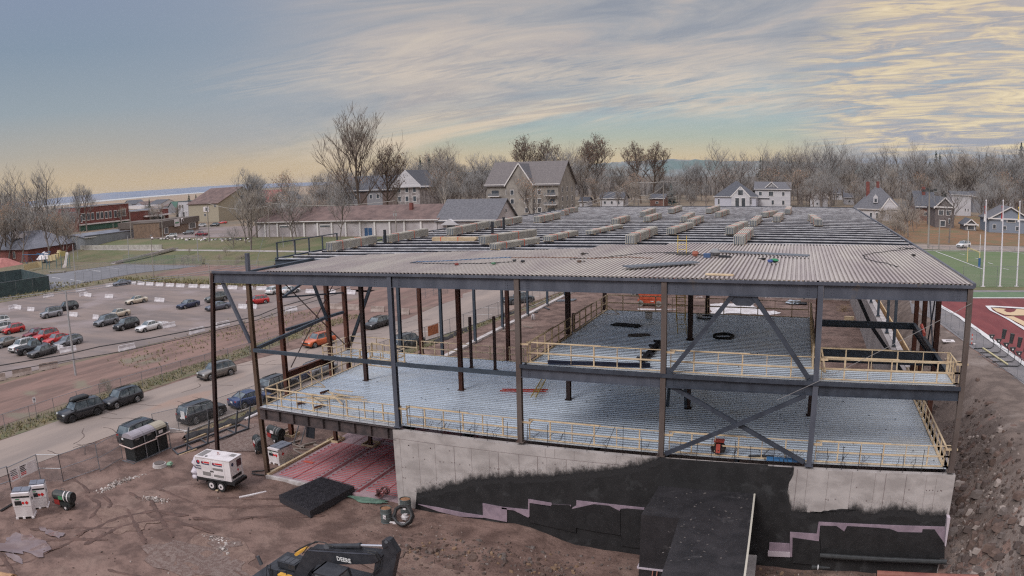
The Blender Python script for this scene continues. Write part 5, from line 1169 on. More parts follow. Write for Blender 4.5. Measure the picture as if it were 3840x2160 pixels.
b = MB(); b.bar((-.1, Wg*.25, .62), (-1.2, Wg/2, .58), .1, .12); b.bar((-.1, Wg*.75, .62), (-1.2, Wg/2, .58), .1, .12); b.bar((-.75, Wg/2, .58), (-.75, Wg/2, .05), .08, .08); b.build('hitch', TRIM, g)
for k, xw in enumerate((Lg*.42, Lg*.42+.86)):
 for yy, s in ((-.02, -1), (Wg+.02, 1)):
  b = MB(); b.cyl((xw, yy-.1, .37), (xw, yy+.1, .37), .37, n=18); wo = b.build('wheel', TYRE, g)
  b = MB(); b.cyl((xw, yy+s*.09, .37), (xw, yy+s*.115, .37), .22, n=14); b.build('rim', OFFW, wo)
  b = MB(); b.cyl((xw, yy+s*.11, .37), (xw, yy+s*.14, .37), .08, n=8); b.build('hub', TRIM, wo)
for yy in (-.14, Wg+.02):
 b = MB(); x0 = Lg*.42-.5; b.loft([[(x, yy, z), (x, yy+.24, z), (x, yy+.24, z-.04), (x, yy, z-.04)] for x, z in ((x0, .55), (x0+.15, .84), (x0+1.7, .84), (x0+1.86, .55))]); b.build('mudguard', TRIM, g)
def gp(x0, x1, q0, q1, m, name, t=.012): b = MB(); b.b2(x0, x1, -t, -.002, q0, q1); return b.build(name, m, g)
for i, (x0, x1) in enumerate(((.16*Lg, .46*Lg), (.48*Lg, .83*Lg))):
 d = gp(x0, x1, z0+.1, z1-.18, OFFW, 'door', .018)
 gp(x0+.1, x1-.1, z0+.2, z0+.38 if i else z0+.5, VENT, 'vent', .03);
 if i: gp(x0+.06, x1-.12, z0+.72, z0+.9, VENT, 'vent', .03)
 gp(x0+.32, x1-.12, z1-.42, z1-.30, REDP, 'brand_panel', .026); gp(x0+.22, x1-.14, z1-.54, z1-.46, NAVYP, 'brand_panel', .026)
 b = MB(); b.cyl((x0+.17, -.02, z1-.40), (x0+.17, -.03, z1-.40), .11, n=14); b.build('round_logo', NAVYP, g); b = MB(); b.cyl((x0+.20, -.03, z1-.38), (x0+.20, -.034, z1-.38), .06, n=10); b.build('round_logo', REDP, g)
 b = MB(); b.box((x1-.06 if i == 0 else x0+.06, -.04, z0+.6), (.1, .04, .1)); b.build('latch', INK, g)
b = MB(); b.cyl((.26, -.004, z1-.42), (.26, -.014, z1-.42), .17, n=18); b.build('round_logo', NAVYP, g)
b = MB(); b.cyl((.31, -.014, z1-.37), (.31, -.018, z1-.37), .10, n=12); b.build('round_logo', REDP, g)
text_mesh('RENTAL', .17, NAVYP, g, 'lettering', facemat((.03, -.012, z1-.78), (1, 0, 0), (0, 0, 1), (0, -1, 0)), .004); text_mesh('POWER', .19, NAVYP, g, 'lettering', facemat((.03, -.012, z1-.98), (1, 0, 0), (0, 0, 1), (0, -1, 0)), .006)
b = MB(); b.b2(Lg+.002, Lg+.02, .15, Wg-.25, z0+.14, z0+.36); b.build('vent', INK, g)
b = MB(); b.b2(Lg+.002, Lg+.03, Wg*.55, Wg*.9, z1-.72, z1-.22); b.build('control_window', mat('dark_panel', S(60, 40, 44), .3), g)
b = MB(); b.cyl((Lg+.004, Wg*.22, z1-.38), (Lg+.012, Wg*.22, z1-.38), .14, n=14); b.build('round_logo', NAVYP, g); b = MB(); b.box((Lg+.01, Wg*.6, z0+.62), (.02, .14, .14)); b.build('label', REDP, g)
b = MB(); b.b2(.08, .62, .2, Wg-.2, z1+.002, z1+.02); b.build('roof_grille', VENT, g)
b = MB(); b.b2(Lg-.65, Lg-.2, Wg*.55, Wg*.85, z1+.002, z1+.015); b.build('roof_grille', VENT, g); b = MB(); b.cyl((.9, .3, z1), (.9, .3, z1+.015), .12, n=10); b.build('exhaust_cap', INK, g)
b = MB(); b.tube([(Lg*.5-.09, Wg*.55, z1), (Lg*.5-.06, Wg*.55, z1+.16), (Lg*.5+.06, Wg*.55, z1+.16), (Lg*.5+.09, Wg*.55, z1)], .03, 5); b.build('lifting_eye', mat('rust_red', S(140, 60, 44), .7), g)
WRAP = mat('white_wrap', S(214, 206, 214), .6, 0, S(180, 172, 184), 3, bump=.5)
b = MB(); b.blob((-.35, Wg*.45, 1.7), .48, 9, 4, 1.2); b.blob((-.45, Wg*.4, 1.0), .52, 9, 8, .9); b.blob((-.5, Wg*.3, .62), .4, 8, 9, .6); b.build('wrap_sheet', WRAP, g, True)
# wooden chocks and hose
b = MB(); b.b2(Lg*.42+.3, Lg*.42+.52, -.15, .0, .0, .06); b.build('chock', WOOD, g)
# ------------------------------------------------------------------ white fuel tanks
def tank(z, p, q, label, dep=1.15, top=None, big=0):
 a, c = at(z, *p, .0), at(z, *q, .0); d = c-a; W_ = d.length; ang = math.atan2(d.y, d.x)
 hgt = rise(a, z, *top) if top else 1.5
 t = thing('fuel_tank', label, 'fuel tank', (a.x, a.y, hh(a.x, a.y)), ang, 'white fuel cube tanks on the mud'); H_ = hgt
 b = MB(); b.loft([[(x, y, zz) for x, y in ((.05-e, .05-e), (W_-.05+e, .05-e), (W_-.05+e, dep-.05+e), (.05-e, dep-.05+e))] for zz, e in ((.14, 0), (H_*.46, .03), (H_*.47, .05), (H_*.84, .05))]); b.build('body', OFFW, t)
 b = MB();
 for x in (.0, W_*.38, W_*.86): b.b2(x, x+W_*.14, 0, dep, 0, .14)
 b.build('feet', OFFW, t)
 b = MB(); b.b2(.0, W_, .0, dep, H_*.845, H_*.90); b.b2(.02, W_-.02, -.02, .22, H_*.86, H_*.96); b.build('rim_collar', OFFW, t)
 b = MB(); b.b2(.06, W_*.5-.01, .26, dep+.02, H_*.91, H_); b.b2(W_*.5+.01, W_*.98, .26, dep+.02, H_*.91, H_*.99); b.build('lid', LIDG, t)
 b = MB(); b.b2(.02, W_-.02, -.005, .02, H_*.79, H_*.85); b.build('lid_gap', INK, t)
 b = MB(); b.b2(.12*W_, .5*W_, -.012, -.001, H_*.52, H_*.68); b.build('label_black', INK, t)
 b = MB(); b.cyl((.58*W_, -.002, H_*.6), (.58*W_, -.014, H_*.6), .10, n=12); b.build('label_round', REDP, t)
 b = MB(); s_ = .15; cx = .78*W_; b.slab([(cx-s_, -.003, H_*.6), (cx, -.003, H_*.6-s_), (cx+s_, -.003, H_*.6), (cx, -.003, H_*.6+s_)], (0, -1, 0), .012); b.build('hazard_diamond', REDP, t)
 b = MB(); b.slab([(W_+.002, dep*.3-s_, H_*.62), (W_+.002, dep*.3, H_*.62-s_), (W_+.002, dep*.3+s_, H_*.62), (W_+.002, dep*.3, H_*.62+s_)], (1, 0, 0), .012) if big else b.b2(W_, W_+.01, dep*.4, dep*.7, H_*.6, H_*.7); b.build('hazard_diamond', REDP if big else INK, t)
 b = MB(); b.b2(.2*W_, .42*W_, -.012, -.001, H_*.72, H_*.76); b.build('label_green', GRNP, t)
 return t
tank('E5', (248, 1250), (522, 1232), 'white fuel tank with grey lid nearest the photo corner', 1.1, (200, 850))
tank('E5', (500, 1085), (735, 1060), 'white fuel tank with grey lid beside the black heater', 1.1, (420, 715))
tank('E6', (350, 1140), (640, 1215), 'white fuel tank standing between the olive column and the red pipe slab', 1.7, (300, 690), 1)
# ------------------------------------------------------------------ drum heaters
def heater(p, rz, label, kind=0, s=1.0):
 t = thing('drum_heater', label, 'heater', (p.x, p.y, hh(p.x, p.y)), rz); DK = mat('heater_black', S(48, 52, 52), .45)
 b = MB(); b.cyl((-.75*s, 0, .82*s), (.75*s, 0, .82*s), .34*s, n=16); b.build('drum', DK, t)
 b = MB(); b.cyl((.12*s, 0, .82*s), (.2*s, 0, .82*s), .352*s, n=16); b.cyl((.42*s, 0, .82*s), (.5*s, 0, .82*s), .352*s, n=16); b.build('drum_band', OFFW if kind == 0 else VENT, t)
 b = MB(); b.cyl((.755*s, 0, .82*s), (.76*s, 0, .82*s), .29*s, n=16); b.build('outlet', INK, t)
 b = MB(); b.cyl((-.95*s, 0, .82*s), (-.75*s, 0, .82*s), .22*s, .34*s, n=14); b.build('fan_cowl', OFFW if kind else DK, t)
 b = MB(); b.b2(-.6*s, .55*s, -.28*s, .28*s, .26*s, .50*s); b.build('fuel_box', DK, t)
 b = MB(); b.b2(-.75*s, -.3*s, -.3*s, -.05*s, .3*s, .62*s); b.build('burner', mat('burner_red', S(150, 50, 48), .5), t)
 for y in (-.36, .36):
  b = MB(); b.cyl((.25*s, (y-.05)*s, .20*s), (.25*s, (y+.05)*s, .20*s), .20*s, n=14); wo = b.build('wheel', TYRE, t); b = MB(); b.cyl((.25*s, (y*1.13)*s, .20*s), (.25*s, (y*1.17)*s, .20*s), .09*s, n=10); b.build('rim', OFFW, wo)
 b = MB(); b.tube([(-.6*s, -.2*s, .3*s), (-1.05*s, -.2*s, .35*s), (-1.05*s, .2*s, .35*s), (-.6*s, .2*s, .3*s)], .025, 5); b.bar((-.5*s, 0, .3*s), (-.5*s, 0, .0), .05, .05); b.build('handle', TRIM, t)
 b = MB(); b.tube([(-.2*s, 0, 1.14*s), (-.15*s, 0, 1.32*s), (.15*s, 0, 1.32*s), (.2*s, 0, 1.14*s)], .02, 5); b.build('lifting_bar', TRIM, t)
 b = MB(); b.b2(-.28*s, .1*s, -.36*s, -.34*s, .7*s, .92*s); b.build('label', GRNP if kind == 0 else OFFW, t)
 return t
heater(at('E5', 1010, 1060), .25, 'black drum heater on wheels with white bands, next to the fuel tanks', 0, 1.15)
heater(at('E6', 560, 520), -.25, 'dark drum heater with a white cowl behind the tank at the red pipe slab', 1, 1.15)
heater(at('E6', 110, 830), -.6, 'second drum heater half hidden behind the olive column', 1, 1.1)
# ------------------------------------------------------------------ wrapped toilets
WRB = mat('black_mesh_wrap', S(34, 36, 38), .7, 0, S(52, 52, 52), 14, lo=.5, hi=.75); ROOFT = mat('toilet_roof', S(160, 154, 162), .5, 0, S(142, 136, 144), 1); ROOFY = mat('toilet_roof_yellow', S(160, 152, 136), .5)
TL = ['near wrapped toilet with a pale violet roof beside the fence corner', 'middle wrapped toilet with a pale violet roof', 'far wrapped toilet with a yellowish roof']
for i in range(3):
 y0 = -3.0+i*1.36; t = thing('portable_toilet', TL[i], 'toilet', (-41.6-.02*i, y0+.66, 0), .03, 'three black wrapped portable toilets'); H_ = 2.25
 b = MB(); b.b2(-.62, .62, -.6, .6, .06, H_-.15); b.build('cabin', WRB, t)
 b = MB(); b.loft([[(.70*math.cos(u)*1.0, y, H_-.22+.42*math.sin(u)) for u in [math.pi*k/8 for k in range(9)]]+[(-.7, y, H_-.24), (.7, y, H_-.24)] for y in (-.66, .66)]); b.build('roof', ROOFY if i == 2 else ROOFT, t)
 b = MB(); b.b2(-.66, .66, -.64, .64, 0, .07); b.build('base', LIDG, t)
 b = MB(); b.b2(.62, .635, -.3, .2, H_-.42, H_-.3) if i < 2 else b.b2(.62, .635, -.3, .2, 1.6, 1.85); b.build('vent_strip', VENT if i < 2 else OFFW, t)
fr_ = thing('pipe_screen', 'grey posts and pale horizontal pipe of the screen round the wrapped toilets', 'fence', (-40.86, -3.2, 0)); GALV = mat('galvanised_pipe', S(140, 142, 148), .45, .6)
for y in (1.5, 2.9, 4.3): b = MB(); b.cyl((.02, y, 0), (.0, y, 2.15), .045, n=8); b.build('post', GALV, fr_)
PALEP = mat('pale_pipe', S(206, 184, 178), .6)
b = MB(); b.cyl((-1.5, -.12, 1.45), (.06, -.12, 1.35), .05, n=8); b.cyl((.06, -.12, 1.35), (.07, 2.8, 1.35), .05, n=8); b.build('rail', PALEP, fr_)
b = MB(); b.cyl((.08, 2.7, 1.5), (.08, 4.4, 1.5), .05, n=8); b.build('rail', PALEP, fr_); b = MB(); b.bar((-1.5, -.1, .06), (.0, -.1, .06), .06, .1); b.bar((.0, -.1, .06), (.0, 4.4, .06), .06, .1); b.build('sill', GALV, fr_)
# ------------------------------------------------------------------ chain link fences
LINK = mat('chain_link', S(150, 150, 154), .6, .3, alpha=.16); LINKG = mat('chain_link_green', S(96, 124, 108), .6, .2, alpha=.25)
def fence(pts, H_, label, sp=3.0, m=LINK, name='chain_link_fence', mid=False, bot=False, post=.035, group=None, pm=None):
 pts = [Vector((p[0], p[1], h(p[0], p[1]))) for p in pts]; o = pts[0].copy(); t = thing(name, label, 'fence', o, 0, group); pm = pm or GALV
 fine = []
 for p, q in zip(pts, pts[1:]):
  n = max(1, round((q-p).length/sp))
  for i in range(n): c = p+(q-p)*(i/n); c.z = h(c.x, c.y); fine.append(c-o)
 fine.append(pts[-1]-o); up_ = Vector((0, 0, 1))
 for c in fine: b = MB(); b.cyl(c, c+up_*H_, post, n=6); b.build('post', pm, t)
 r_ = [H_-.02]+([H_/2] if mid else [])+([.1] if bot else [])
 for z_ in r_: b = MB(); b.tube([c+up_*z_ for c in fine], post*.75, 5); b.build('rail', pm, t)
 b = MB()
 for c, e in zip(fine, fine[1:]): b.quad(c+up_*.05, e+up_*.05, e+up_*(H_-.05), c+up_*(H_-.05))
 b.build('mesh', m, t); return t
P2 = lambda z, x, y: (lambda q: (q.x, q.y))(at(z, x, y, 0))
fence([(-60.2, -16), (-60.0, -4.7), (-59.8, 8), (-58.9, 20), (-57.4, 31), (-56.6, 38)], 1.8, 'long chain link fence on the far side of the road above the grass verge', 3.2)
fence([P2('B2', 640, 505), P2('B2', 1003, 378)], 2.3, 'fence panel left of the wrapped toilets, nearer one', 8, mid=True, bot=True)
fence([P2('B2', 1010, 400), P2('B2', 1235, 268)], 2.3, 'fence panel meeting the wrapped toilets', 8, mid=True, bot=True)
fence([P2('B2', 415, 500), P2('B2', 640, 505)], 2.3, 'fence panel between the sign gate and the nearer panel', 8, mid=True)
fence([P2('B2', -40, 700), P2('B2', 130, 640)], 2.4, 'fence panel at the left edge of the photo by the sign board', 8, mid=True, post=.05)
fence([P2('B2', 130, 640), P2('B2', 415, 500)], 2.3, 'gate frame that carries the white sign boards', 4, mid=True, post=.05)
fence([P2('B1', 1560, 1500), P2('B1', 1805, 1440), P2('B1', 2105, 1400), (-42.3, 9), (-41.6, 18), (-40.5, 30), (-39.6, 42), (-38.6, 51), (-37.6, 62), (-35.9, 84), (-35.6, 91)], 2.2, 'long chain link site fence beside the kerb from the toilets past the building', 3.2)
fence([P2('Q', 600, 480), P2('Q', 835, 405), P2('Q', 1030, 370)], 2.2, 'chain link gate standing in the dirt yard beyond the road', 4, mid=True)
fence([(-160, 113.6), (-185, 113.6)], 3.0, 'tall fence behind the court with the stairs', 3, LINKG); fence([(-157.8, 74.5), (-157.9, 96), (-148, 113.2), (-160, 113.6)], 3.0, 'tall fence on the near side of the court', 3, LINK)
fence([(-146, 112.5), (-110, 112), (-86, 108), (-60, 106)], 1.8, 'low fence below the lawn running behind the parking lot', 5)
fence([(-196, 64), (-193, 87), (-185, 113)], 1.4, 'fence between the playground and the court', 4)
SCR = mat('windscreen_cloth', S(60, 78, 80), .8, 0, S(48, 62, 66), .8, bump=.4)
def screen(pts, H_, label):
 t = fence(pts, H_, label, 4.6, SCR, 'windscreen_fence'); return t
screen([(-160.5, 40), (-159.8, 52), (-156.4, 65.4)], 3.6, 'near side of the dark green screened tennis court fence'); screen([(-156.4, 65.4), (-185.5, 74.5)], 3.6, 'right end of the dark green screened tennis court fence'); screen([(-185.5, 74.5), (-196, 52), (-200, 36)], 3.6, 'far side of the dark green screened tennis court fence')
# temporary fence panels by the playing field
def tpanel(p, q, label):
 p, q = Vector(p), Vector(q); p.z = q.z = 0; d = q-p; t = thing('fence_panel', label, 'fence panel', (p.x, p.y, h(p.x, p.y)), math.atan2(d.y, d.x), 'temporary fence panels beside the playing field'); L_ = d.length
 b = MB(); b.tube([(0, 0, .1), (0, 0, 1.95), (L_, 0, 1.95), (L_, 0, .1)], .025, 5, True); b.build('frame', GALV, t)
 b = MB(); b.quad((0, 0, .1), (L_, 0, .1), (L_, 0, 1.95), (0, 0, 1.95)); b.build('mesh', LINK, t); b = MB(); b.b2(-.04, .04, -.5, .5, 0, .05); b.build('foot', GALV, t)
fp = [(178, 110), (270, 165), (360, 210), (440, 245), (530, 320), (660, 420), (720, 480)]; fp2 = [(820, 560), (930, 610), (1035, 760), (1300, 930), (1590, 1105), (1720, 1190)]
PN = ['farthest fence panel by the field, behind the rust columns', 'second farthest fence panel by the field', 'third fence panel from the far end by the field', 'fourth fence panel from the far end by the field', 'fence panel behind the white utility cover', 'fence panel left of the right corner column']
for i in range(6): a, c = at('F2', *fp[i], 4), at('F2', *fp[i+1], 4); tpanel(a, c, PN[i])
PN = ['fence panel by the orange and white marker post', 'fence panel meeting the blocking sled', 'fence panel in front of the left half of the blocking sled', 'fence panel in front of the right half of the blocking sled', 'fence panel at the right edge of the photo']
for i in range(5): a, c = at('F2', *fp2[i], 4), at('F2', *fp2[i+1], 4); tpanel(a, c, PN[i])
# sign boards on the gate
sp_ = at('E5', 130, 640, 0);
def board(z, c4, label, m, yy):
 pts = [tuple(_pl((z, *p), 0, yy) if False else 0 for _ in (0,)) for p in c4]
g0 = Vector((*P2('B2', 130, 640), 0)); g1 = Vector((*P2('B2', 415, 500), 0)); gd = (g1-g0).normalized(); gn = Vector((gd.y, -gd.x, 0)); gl = (g1-g0).length
for i, (f0, f1, lab) in enumerate(((.04, .33, 'left white sign board with black lines of writing on the gate'), (.36, .62, 'middle white sign board with black writing on the gate'), (.63, .95, 'right blank pale sign board on the gate'))):
 t = thing('sign_board', lab, 'sign', g0+gd*(gl*f0)+gn*.06+Vector((0, 0, 1.05)), math.atan2(gd.y, gd.x)); W_ = gl*(f1-f0); b = MB(); b.b2(0, W_, -.02, .0, 0, .95); b.build('board', OFFW, t)
 if i < 2:
  q = random.Random(i)
  for k in range(6): b = MB(); x0 = .08+(.12 if k in (1, 2, 3) and i == 0 else 0); b.b2(x0, W_-.08-q.uniform(0, .2), -.028, -.021, .82-k*.13, .82-k*.13+(.07 if i else .045)); b.build('writing', REDP if (k > 3) else INK, t)
  if i == 0:
   for k in (1, 2): b = MB(); b.cyl((.12, -.021, .84-k*.15), (.12, -.03, .84-k*.15), .05, n=10); b.build('pictogram', NAVYP, t)
t = thing('sign_post', 'small parking sign on a post at the road verge near the roof box suv', 'sign', at('B1', 378, 1330)); b = MB(); b.cyl((0, 0, 0), (0, 0, 2.3), .03, n=6); b.build('post', GALV, t); b = MB(); b.b2(-.02, .02, -.2, .2, 1.85, 2.4); b.build('plate', OFFW, t); b = MB(); b.b2(.021, .026, -.08, .08, 2.1, 2.25); b.build('mark', NAVYP, t)
a = Vector((*P2('Q', 1450, 770), 0)); t = thing('mesh_sign', 'orange brown plywood sheet hanging on the site fence', 'sign', (-38.9, 46.5, 1.2), 1.45); b = MB(); b.b2(-1.2, 1.2, -.1, -.06, -.3, 1.0); b.build('sheet', mat('orange_ply', S(190, 120, 84), .8, 0, S(160, 100, 70), 2), t)
b = MB()
# ------------------------------------------------------------------ ground objects near the site
t = thing('manhole', 'raised concrete manhole ring with an iron cover near the wrapped toilets', 'manhole', (*P2('B2', 1608, 345), .05)); b = MB(); b.cyl((0, 0, -.05), (0, 0, .22), .62, .55, 18); b.build('ring', CURBM, t); b = MB(); b.cyl((0, 0, .22), (0, 0, .28), .45, n=18); b.build('cover', mat('iron_cover', S(96, 88, 86), .7), t)
b = MB(); b.blob((.9, .35, .2), .28, 7, 5); b.build('sandbag', mat('sandbag', S(120, 150, 128), .8), t)
t = thing('mesh_mats', 'thick stack of dark welded wire mesh mats lying on the mud', 'wire mesh', (0, 0, 0)); MESHM = mat('mesh_dark', S(70, 68, 74), .6, .3, S(48, 46, 52), 3)
c4 = [at('B4', *p, .1) for p in ((215, 775), (495, 920), (895, 692), (600, 605))]; n = 38; m_ = 26
b = MB(); b.slab([tuple(p_+Vector((0, 0, -.05))) for p_ in c4], (0, 0, 1), .50); b.build('mat_core', mat('mesh_core', S(52, 50, 55), .8, 0, S(40, 38, 43), 6), t)
for L_ in (0, 3, 6):
 b = MB(); zz = .06+L_*.085
 lerp = lambda a, c, f: a+(c-a)*f
 for i in range(n+1): f = i/n; b.bar(lerp(c4[0], c4[3], f)+Vector((0, 0, zz-.1+.05)), lerp(c4[1], c4[2], f)+Vector((0, 0, zz-.1+.03)), .024, .024)
 for i in range(m_+1): f = i/m_; b.bar(lerp(c4[0], c4[1], f)+Vector((0, 0, zz-.1)), lerp(c4[3], c4[2], f)+Vector((0, 0, zz-.1)), .024, .024)
 b.build('mesh_mat', MESHM, t)
def plank(z, p, q, label, w_=.16, hgt=.06, m=WOOD, k=0): a, c = at(z, *p, k), at(z, *q, k); b = MB(); b.bar(a+Vector((0, 0, hgt)), c+Vector((0, 0, hgt)), w_, hgt*1.4); b.bar(a+Vector((0, 0, hgt*1.7)), c+Vector((0, 0, hgt*1.7)), w_*.4, .02); return tag(b.build('plank', m), label, 'plank')
plank('B2', (2410, 668), (2680, 610), 'long white board lying on the mud below the generator', .16, .07, OFFW)
plank('B1', (2310, 1395), (2050, 1440), 'pale timber on the ground left of the leaning corner post'); plank('E1', (1510, 1170), (1880, 1040), 'pale timber on the mud behind the generator wrap'); plank('E1', (1640, 890), (2230, 650), 'long pale timber lying along the black silt fabric', .14)
plank('D2', (250, 530), (430, 455), 'pale timber end right of the leaning corner post')
t = thing('white_tube', 'thick white plastic tube by the silt fabric behind the olive column', 'tube', (0, 0, 0)); b = MB(); a, c = at('D2', 640, 375, .15), at('D2', 830, 290, .15); b.cyl(a, c, .15, n=12); b.build('tube', OFFW, t); d = (c-a).normalized(); b = MB(); b.cyl(a-d*.01, a-d*.004, .11, n=10); b.build('bore', INK, t)
# silt fabric along the kerb
SILT = mat('silt_fabric', S(40, 38, 42), .7, 0, S(60, 58, 60), 1.5, bump=.4)
def silt(pts, label, hgt=.55):
 q = random.Random(5); b = MB(); o = []
 for i in range(len(pts)-1):
  for k in range(8): f = k/8; x, y = pts[i][0]+(pts[i+1][0]-pts[i][0])*f, pts[i][1]+(pts[i+1][1]-pts[i][1])*f; o.append((x+q.uniform(-.15, .15), y, q.uniform(.5, 1.1)*hgt))
 for (x, y, a), (x2, y2, a2) in zip(o, o[1:]): b.add([(x+.25, y, .03), (x2+.25, y2, .03), (x2, y2, a2), (x, y, a), (x-.5, y, .04), (x2-.5, y2, .04)], [(0, 1, 2, 3), (3, 2, 5, 4)])
 return tag(b.build('silt_fence', SILT, smooth=True), label, 'silt fence')
silt([(-41.2, 3.2), (-40.6, 8), (-40.2, 13)], 'black silt fabric slumped along the kerb behind the steel frames'); silt([(-38.0, 45), (-37.6, 50), (-37.4, 54)], 'black silt fabric heap by the fence beyond the rust columns'); silt([(-36.4, 64), (-36, 70)], 'far black silt fabric heap by the site fence')
# steel frames on the ground
FRM = mat('frame_steel', S(84, 86, 92), .5, .4)
t = thing('lying_truss', 'long steel truss frame lying on the ground with upright posts, left of the columns', 'steel frame', (0, 0, 0))
a, c = at('E1', 1490, 1140, .12), at('D2', 700, 505, .12); a2, c2 = at('E1', 1380, 1030, .12), at('D2', 560, 450, .12)
for p, q in ((a, c), (a2, c2)): b = MB(); b.bar(p, q, .14, .16); b.build('chord', FRM, t)
for i in range(6): f = i/5; b = MB(); b.bar(a+(c-a)*f, a2+(c2-a2)*f, .1, .12); b.build('cross_bar', FRM, t)
for f in (.12, .40, .80, .99): b = MB(); p = a+(c-a)*f; b.bar(p, p+Vector((.15, .45, 2.0)), .12, .12); b.build('upright', FRM, t)
t = thing('timber_crib', 'grey timber crib and boards stacked left of the red pipe slab', 'timber', at('E6', 1300, 700)); GT = mat('grey_timber', S(150, 138, 130), .8, 0, S(120, 110, 104), 2)
for k, (p, q) in enumerate((((900, 590), (1300, 690)), ((900, 580), (1190, 500)), ((1260, 640), (1600, 560)), ((1010, 600), (1230, 700)), ((1560, 620), (1760, 680)))): b = MB(); b.bar(at('E6', *p, .1)-t.location, at('E6', *q, .1)-t.location, .16, .12); b.build('board', GT, t)
t = thing('tilted_frame', 'tilted aluminium and black panel frame standing left of the red pipe slab', 'frame', at('E6', 1210, 610)); o_ = t.location
for p, q in (((1010, 600), (1110, 130)), ((1200, 610), (1330, 160))): a_ = at('E6', *p, .05); b = MB(); b.bar(a_-o_, a_-o_+Vector((.35, .5, 1.5)), .08, .08); b.build('leg', GALV, t)
b = MB(); b.slab([(0.2, .5, .5), (1.0, .6, .4), (1.1, .75, 1.55), (.3, .6, 1.55)], (0, 1, 0), .05); b.build('panel', BLACKM, t); b = MB(); b.bar((.25, .5, 1.55), (1.1, .6, 1.55), .1, .12); b.build('cap', GALV, t)
for k, (p, q, lab) in enumerate((((840, 390), (1200, 420), 'pale board on the ground by the rusty footing column'), ((640, 280), (880, 180), 'grey board behind the drum heaters'), ((930, 740), (1500, 770), 'pale tube among the scrap left of the slab'), ((960, 740), (1230, 900), 'green and pale strip among the scrap left of the slab'))): plank('E6', p, q, lab, .12, .05, GT)
SLABM = mat('slab_foam', S(176, 150, 156), .85, 0, S(150, 130, 136), .5, col3=S(132, 118, 122), scale3=.3)
sl_ = thing('heated_slab', 'pinkish slab covered with red heating pipe loops under the left end of the deck', 'slab', (0, 0, 0)); b = MB(); b.b2(-28.7, -17.45, .05, 18.3, -.1, .16); b.build('slab', SLABM, sl_)
b = MB(); b.b2(-28.95, -28.71, .0, 9.5, -.05, .36); b.build('edge_board', WOOD, sl_); b = MB(); b.b2(-28.9, -24.4, -.22, .04, -.05, .26); b.build('edge_board', CURBM, sl_)
PEX = mat('red_pipe', S(176, 46, 52), .45)
def serp(x0, x1, y0, y1, pitch, name='heating_pipe'):
 pts = []; y = y0; k = 0
 while y < y1:
  a, c = (x0, x1) if k % 2 == 0 else (x1, x0); s_ = 1 if k % 2 == 0 else -1
  pts += [(a+s_*.08, y, .185), (c-s_*.08, y, .185), (c+s_*.03, y+pitch*.5, .185)]; y += pitch; k += 1
 b = MB(); b.tube(pts, .022, 4); b.build(name, PEX, sl_)
serp(-28.3, -25.2, .6, 8.6, .26); serp(-24.4, -21.3, .6, 9.6, .30); serp(-20.6, -17.7, .8, 7.4, .30); serp(-24.6, -22.6, 10.2, 16, .32); serp(-20.8, -17.8, 8.2, 14, .34)
for x in (-24.95, -24.85, -24.72, -21.05, -20.95, -20.85, -26.7, -22.9, -19.2): b = MB(); b.tube([(x, .3, .2), (x+.04, 6, .2), (x-.05, 12, .2), (x, 17.5, .2)], .02, 4); b.build('heating_pipe', PEX, sl_)
b = MB(); b.b2(-28.1, -27.2, 3.5, 3.8, .19, .2); b.build('orange_mark', mat('orange_mark', S(206, 96, 76), .8), sl_)
for z_, x, y in (('E6', 950, 380), ('E6', 2150, 530), ('B4', 1040, 268)):
 p = at(z_, x, y, .1); b = MB(); b.ibeam((p.x, p.y, .1), (p.x, p.y, F0-.5), .28, .28, up=(0, 1, 0)); b.build('column', RUST, bld)
 b = MB()
 for s in (-1, 1): b.bar((p.x+s*.55, p.y-.55, .25), (p.x+s*.55, p.y+.55, .25), .04, .22); b.bar((p.x-.55, p.y+s*.55, .25), (p.x+.55, p.y+s*.55, .25), .04, .22)
 tag(b.build('footing_box', WOOD), ['timber box round the foot of the rusty column behind the fuel tank', 'timber box round the foot of the column at the back of the red pipe slab', 'timber box round the column foot in the middle of the red pipe slab'][('E6', 'E6', 'B4').index(z_) if x != 2150 else 1], 'formwork')
GRT = mat('green_tarp', S(110, 140, 124), .7, 0, S(88, 112, 100), 2, bump=.5)
p = at('B4', 1010, 770, 0); drape('ground_sheet', blobpoly(p.x, p.y, 1.7, .4, 77), GRT, .09, kind=None, label='crumpled green sheet at the front edge of the red pipe slab', cat='sheet')
def drum(z, x, y, label, num=False):
 p = at(z, x, y, .0); t = thing('steel_drum', label, 'drum', (p.x, p.y, hh(p.x, p.y)), 0, 'grey steel drums by the concrete wall end'); DM = mat('drum_grey', S(104, 112, 112), .5, .3, S(84, 90, 92), 2)
 b = MB(); b.cyl((0, 0, 0), (0, 0, 1.0), .36, n=20, caps=False); b.build('barrel', DM, t, True)
 for z_ in (.02, .35, .68, .98): b = MB(); b.tube([(.368*math.cos(u), .368*math.sin(u), z_) for u in [2*math.pi*i/20 for i in range(20)]], .018, 4, True); b.build('hoop', DM, t)
 b = MB(); b.cyl((0, 0, .9), (0, 0, .93), .35, n=20); b.build('fill', mat('rusty_fill', S(150, 112, 84), .8, 0, S(120, 84, 62), 3), t)
 b = MB(); b.b2(-.02, .2, -.375, -.365, .35, .62); b.build('label', OFFW, t)
 if num: text_mesh('20', .2, INK, t, 'number', facemat((-.0, -.378, .40), (1, 0, 0), (0, 0, 1), (0, -1, 0)))
drum('B4', 1185, 960, 'open grey drum with a white number label, nearer the camera', True); drum('B4', 1360, 880, 'open grey drum standing by the wall corner, farther one')
